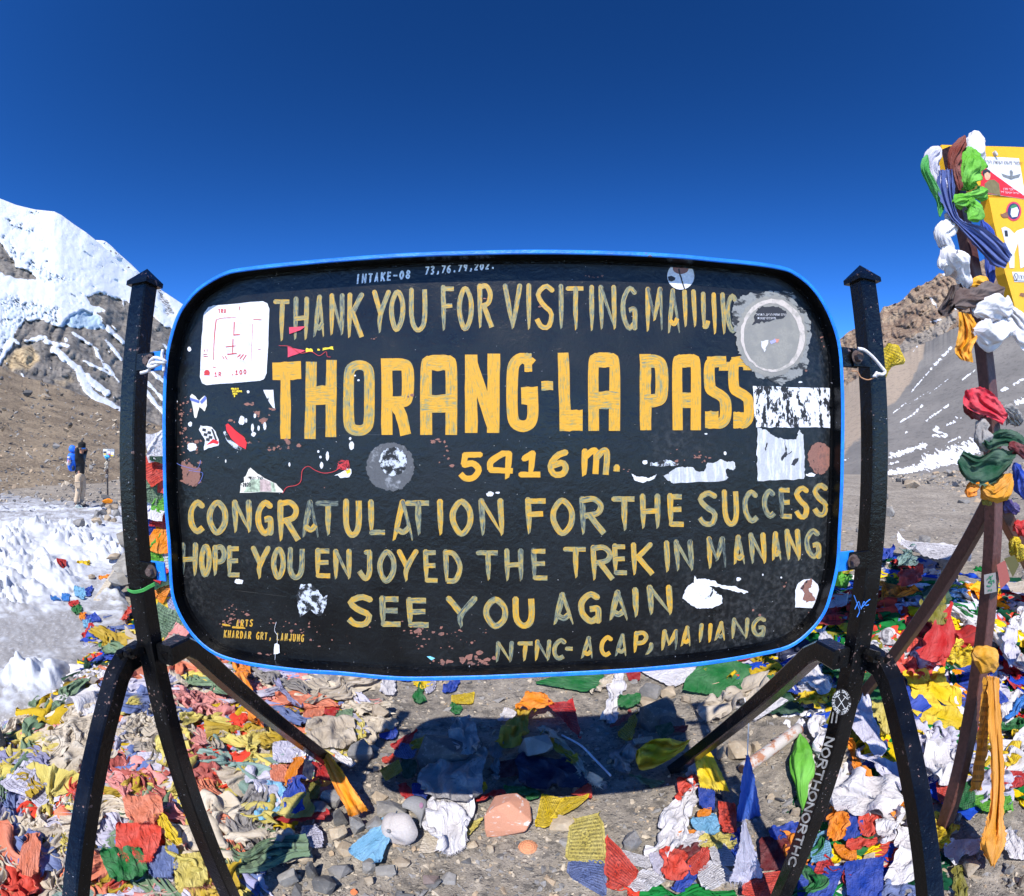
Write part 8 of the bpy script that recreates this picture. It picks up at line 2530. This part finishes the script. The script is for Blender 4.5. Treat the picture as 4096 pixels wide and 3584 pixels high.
BR = [0.11, 0.10, 0.11, 0.055, 0.062, 0.092, 0.075, 0.045, 0.035, 0.03, 0.028, 0.045, 0.035, 0.03, 0.028, 0.085, 0.06, 0.042, 0.04, 0.085, 0.06, 0.042, 0.04]
person = skin_mesh('person', BV, BE, BR, SKIN, None)
tag(person, 'hiker in black jacket, beanie and beige trousers standing on the snow, hands behind the head', 'person')
# face: nose, mouth, ears
mb = MB()
vv, ff = hull(18, (1, 1, 1), 77)
mb.add([HM @ Vector(p * np.array([0.022, 0.018, 0.026]) + np.array([0.155, -0.085, 1.595])) for p in vv], ff)
mb.add([HM @ Vector(p * np.array([0.015, 0.020, 0.035]) + np.array([0.03, -0.118, 1.61])) for p in vv], ff)
mb.build('nose_and_ear', SKIN, person, True)
mb = MB()
mb.add([HM @ Vector(p * np.array([0.018, 0.022, 0.007]) + np.array([0.14, -0.085, 1.548])) for p in vv], ff)
mb.build('mouth', simple('lips', (0.30, 0.11, 0.09), 0.6), person, True)
# hands: palm, four fingers and a thumb
for hc, d_, sd in (((-0.13, -0.12, 1.56), Vector((0.45, 0.55, 0.35)), 1), ((0.175, 0.0, 1.575), Vector((-0.5, -0.5, 0.35)), -1)):
    c3 = Vector(hc)
    d_ = d_.normalized()
    sdv = d_.cross(Vector((0, 0, 1))).normalized()
    upv = sdv.cross(d_)
    vs_, es_, rs_ = [c3 - d_ * 0.02, c3 + d_ * 0.03, c3 + d_ * 0.07], [(0, 1), (1, 2)], [(0.028, 0.018), (0.036, 0.017), (0.034, 0.014)]
    for k in range(4):
        b0 = c3 + d_ * 0.07 + upv * (0.027 - 0.018 * k)
        L = (0.066, 0.074, 0.068, 0.052)[k]
        i0 = len(vs_)
        vs_ += [b0, b0 + d_ * L * 0.5 - sdv * 0.006 * sd, b0 + d_ * L - sdv * 0.022 * sd]
        es_ += [(2, i0), (i0, i0 + 1), (i0 + 1, i0 + 2)]
        rs_ += [0.0095, 0.0088, 0.007]
    i0 = len(vs_)
    b0 = c3 + d_ * 0.02 + upv * 0.03
    vs_ += [b0 + upv * 0.015, b0 + upv * 0.035 + d_ * 0.028, b0 + upv * 0.042 + d_ * 0.055]
    es_ += [(1, i0), (i0, i0 + 1), (i0 + 1, i0 + 2)]
    rs_ += [0.011, 0.010, 0.008]
    skin_mesh('hand', [tuple(p) for p in vs_], es_, rs_, SKIN, person, 1)
skin_mesh('jacket', [(-0.01, 0, 0.90), (-0.005, 0, 0.97), (0.0, 0, 1.10), (0.01, 0, 1.24), (0.03, 0, 1.37), (0.055, -0.01, 1.47), (-0.06, -0.18, 1.41), (-0.085, -0.26, 1.60), (-0.10, -0.215, 1.60), (0.13, 0.17, 1.41), (0.20, 0.225, 1.58), (0.19, 0.14, 1.585)],
          [(0, 1), (1, 2), (2, 3), (3, 4), (4, 5), (4, 6), (6, 7), (7, 8), (4, 9), (9, 10), (10, 11)],
          [(0.145, 0.155), (0.155, 0.165), (0.155, 0.17), (0.155, 0.18), (0.15, 0.18), 0.08, 0.085, 0.072, 0.055, 0.085, 0.07, 0.055], JACK, person)
skin_mesh('trousers', [(-0.01, 0, 0.99), (-0.01, 0, 0.90), (-0.065, -0.09, 0.80), (-0.06, -0.09, 0.66), (-0.06, -0.09, 0.52), (-0.11, -0.085, 0.32), (-0.165, -0.08, 0.13), (0.065, 0.08, 0.80), (0.085, 0.07, 0.66), (0.08, 0.06, 0.52), (0.04, 0.06, 0.32), (0.015, 0.06, 0.12)],
          [(0, 1), (1, 2), (2, 3), (3, 4), (4, 5), (5, 6), (1, 7), (7, 8), (8, 9), (9, 10), (10, 11)], [(0.135, 0.135), (0.15, 0.15), 0.115, 0.11, 0.095, 0.08, 0.075, 0.115, 0.105, 0.092, 0.078, 0.075], TROUS, person)
mb = MB()
mb.box(HM @ Vector((-0.085, -0.205, 0.64)), (0.16, 0.03, 0.17), HM.to_3x3())
mb.box(HM @ Vector((-0.085, -0.212, 0.72)), (0.175, 0.03, 0.035), HM.to_3x3())
mb.build('cargo_pocket', TROUS, person, bevel=0.012)
SHOE = simple('pale_trail_shoe', (0.40, 0.45, 0.42), 0.7, 0.3, 30, 0.3)
for x0, y0, up_x in ((-0.20, -0.08, 0.0), (0.0, 0.06, 0.0)):
    m_ = SHOE if y0 < 0 else simple('dark_trail_shoe', (0.10, 0.085, 0.08), 0.8)
    sh = skin_mesh('shoe', [(x0, y0, 0.075), (x0 + 0.08, y0, 0.075), (x0 + 0.16, y0, 0.05), (x0 + 0.24, y0, 0.04)], [(0, 1), (1, 2), (2, 3)], [(0.05, 0.06), (0.052, 0.065), (0.045, 0.045), (0.036, 0.032)], m_, person, 2)
    mb = MB()
    mb.box(HM @ Vector((x0 + 0.10, y0, 0.018)), (0.32, 0.10, 0.028), HM.to_3x3())
    mb.build('sole', simple('shoe_sole', (0.42, 0.52, 0.50), 0.7), sh, bevel=0.01)
# beanie
ph, th = np.meshgrid(np.linspace(0, 1, 16), np.linspace(0, 2 * math.pi, 33), indexing='ij')
rr3 = np.where(ph < 0.55, 0.116 + 0.004 * np.sin(ph * 40), 0.118 * np.sqrt(np.clip(1 - ((ph - 0.55) / 0.45) ** 2, 0, 1)))
P = np.stack([0.070 + rr3 * np.cos(th) * (1 + 0.05 * np.sin(th * 9)), -0.03 + rr3 * np.sin(th), 1.625 + ph * 0.165 - 0.02 * np.cos(th) * 0], -1)
P = P @ np.array(HM.to_3x3()).T + np.array(HM.translation)
grid_obj('beanie', P, person, KNIT)
mb = MB()
vv, ff = hull(20, (1, 1, 1), 33)
mb.add([HM @ Vector(p * np.array([0.03, 0.03, 0.03]) + np.array([0.075, -0.03, 1.795])) for p in vv], ff)
mb.build('pompom', KNIT, person, True)
mb = MB()
an = np.linspace(-1.75, 0.75, 12)
for k in range(11):
    a, b = an[k], an[k + 1]
    q_ = [HM @ Vector((0.082 + 0.108 * math.cos(t_), -0.03 + 0.108 * math.sin(t_), z_)) for t_, z_ in ((a, 1.585), (b, 1.585), (b, 1.628), (a, 1.628))]
    mb.add(q_, [(0, 1, 2, 3)])
gl = mb.build('sunglasses', simple('blue_mirror_lens', (0.03, 0.22, 0.62), 0.12, 0, 10, 0.1, 0.9), person, True)
gl.modifiers.new('solid', 'SOLIDIFY').thickness = 0.006
# rucksack on the hiker's back
PACKB = simple('blue_pack_cloth', (0.008, 0.12, 0.60), 0.6, 0.5, 12, 0.2)
bag = empty('rucksack', HM @ Vector((-0.22, 0, 0.95)), 'tall blue rucksack with black straps on the back of the hiker', 'rucksack')
bag_body = skin_mesh('pack_body', [(-0.20, 0.0, 0.98), (-0.225, 0.0, 1.15), (-0.23, 0, 1.35), (-0.20, 0, 1.5)], [(0, 1), (1, 2), (2, 3)], [(0.12, 0.15), (0.13, 0.17), (0.125, 0.17), (0.11, 0.15)], PACKB, bag)
skin_mesh('pack_lid', [(-0.22, 0, 1.48), (-0.20, 0, 1.60), (-0.15, 0, 1.68)], [(0, 1), (1, 2)], [(0.12, 0.15), (0.115, 0.15), (0.07, 0.11)], PACKB, bag)
skin_mesh('side_pocket', [(-0.20, -0.17, 1.02), (-0.20, -0.175, 1.16)], [(0, 1)], [0.055, 0.05], simple('navy_pack_cloth', (0.01, 0.02, 0.05), 0.7), bag, 1)
mb = MB()
mb.bar([HM @ Vector(p) for p in ((-0.30, -0.16, 1.30), (-0.14, -0.19, 1.28), (-0.02, -0.19, 1.30))], 0.03, 0.006)
mb.bar([HM @ Vector(p) for p in ((0.16, -0.15, 1.10), (0.19, -0.13, 1.02), (0.215, -0.12, 0.95))], 0.02, 0.006)
mb.build('strap', KNIT, bag)
glv = empty('gloves', HM @ Vector((-0.36, -0.1, 1.25)), 'white and pink gloves hanging from the blue rucksack', 'gloves', None)
GW = simple('white_glove', (0.58, 0.54, 0.53), 0.8, 0.3, 30, 0.15)
skin_mesh('cuff', [(-0.32, -0.13, 1.40), (-0.325, -0.135, 1.33)], [(0, 1)], [(0.06, 0.07), (0.055, 0.06)], GW, glv, 1)
vs_, es_, rs_ = [(-0.325, -0.135, 1.33), (-0.335, -0.135, 1.25)], [(0, 1)], [0.05, 0.055]
for k in range(4):
    i0 = len(vs_)
    vs_ += [(-0.375 + 0.026 * k, -0.135, 1.20), (-0.382 + 0.028 * k, -0.135, 1.145 + 0.008 * abs(k - 1))]
    es_ += [(1, i0), (i0, i0 + 1)]
    rs_ += [0.016, 0.014]
vs_ += [(-0.275, -0.135, 1.25), (-0.265, -0.135, 1.21)]
es_ += [(0, len(vs_) - 2), (len(vs_) - 2, len(vs_) - 1)]
rs_ += [0.018, 0.015]
skin_mesh('glove_hand', vs_, es_, rs_, GW, glv, 1)
mb = MB()
vv, ff = hull(18, (1, 1, 1), 44)
mb.add([HM @ Vector(p * np.array([0.03, 0.012, 0.05]) + np.array([-0.335, -0.185, 1.27])) for p in vv], ff)
mb.build('pink_patch', simple('pink_fabric', (0.65, 0.30, 0.30), 0.8), glv)

# small sign plate on a pole beyond the hiker
sb_ = on_ground(px('8', [(772, 685)]))[0]
sb_[2] = max(sb_[2], float(snow_z(sb_[0], sb_[1])))
yS = sb_[1]
ss = empty('sticker_sign', sb_, 'small plate covered in stickers on a thin dark pole beyond the hiker', 'sign')
q = at_y(px('8', [(772, 690), (770, 600), (768, 500), (769, 405)]), yS)
mb = MB()
mb.tube([tuple(p) for p in q], 0.035, 8)
mb.build('pole', simple('dark_pole', (0.04, 0.035, 0.035), 0.7), ss)


def far_tile(name, poly, mat, parent, k, th=0.0):
    q_ = at_y(px('8', poly), yS - 0.05 - 0.004 * k)
    n_ = len(q_)
    if not th:
        return pydata(name, q_, [tuple(range(n_))], parent, mat, False)
    b_2 = q_ + np.array([0, th, 0])
    return pydata(name, np.concatenate([q_, b_2]), [tuple(range(n_)), tuple(range(2 * n_ - 1, n_ - 1, -1))] + [(j, n_ + j, n_ + (j + 1) % n_, (j + 1) % n_) for j in range(n_)], parent, mat, False)


pl = far_tile('plate', [(738, 350), (819, 351), (818, 402), (740, 405)], simple('grey_plate', (0.30, 0.31, 0.33), 0.6), ss, 0, 0.02)
for k, (a, b, c_, d_, m_) in enumerate([(740, 353, 770, 366, WHITE), (776, 353, 812, 364, simple('grey_print_far', (0.25, 0.26, 0.28), 0.6)), (742, 370, 760, 380, INK), (766, 368, 790, 384, WHITE), (795, 372, 817, 392, WHITE), (742, 384, 760, 392, YEL), (745, 394, 770, 403, simple('pale_blue_print', (0.35, 0.5, 0.7), 0.6)), (776, 386, 790, 396, PINK), (794, 394, 812, 402, YEL)]):
    far_tile('sticker', [(a, b), (c_, b), (c_, d_), (a, d_)], m_, pl, 1 + k)
gs = 'cloths tied to the small far sign'
gathered('scarf', 'bright light blue cloth tied under the sticker covered plate', '8', [(752, 412), (770, 408), (785, 402)], [8, 12, 9], yS - 0.1, 'sky blue', SATIN, group=gs, folds=4, seed=41).color = lin(50, 170, 226)
gathered('scarf', 'cream cloth hanging on the upper part of the far pole', '8', [(768, 436), (763, 460), (765, 480), (752, 500)], [8, 14, 12, 10], yS - 0.1, 'cream', CLOTH, group=gs, folds=5, seed=42)
gathered('scarf', 'dark rag on the middle of the far pole', '8', [(768, 498), (767, 515), (770, 530)], [8, 11, 8], yS - 0.1, 'brown', CLOTH, group=gs, folds=5, seed=43, tone=0.6)
gathered('scarf', 'grey rag at the lower end of the cloths on the far pole', '8', [(768, 530), (766, 548), (768, 562)], [7, 11, 7], yS - 0.1, 'grey', CLOTH, group=gs, folds=5, seed=44)
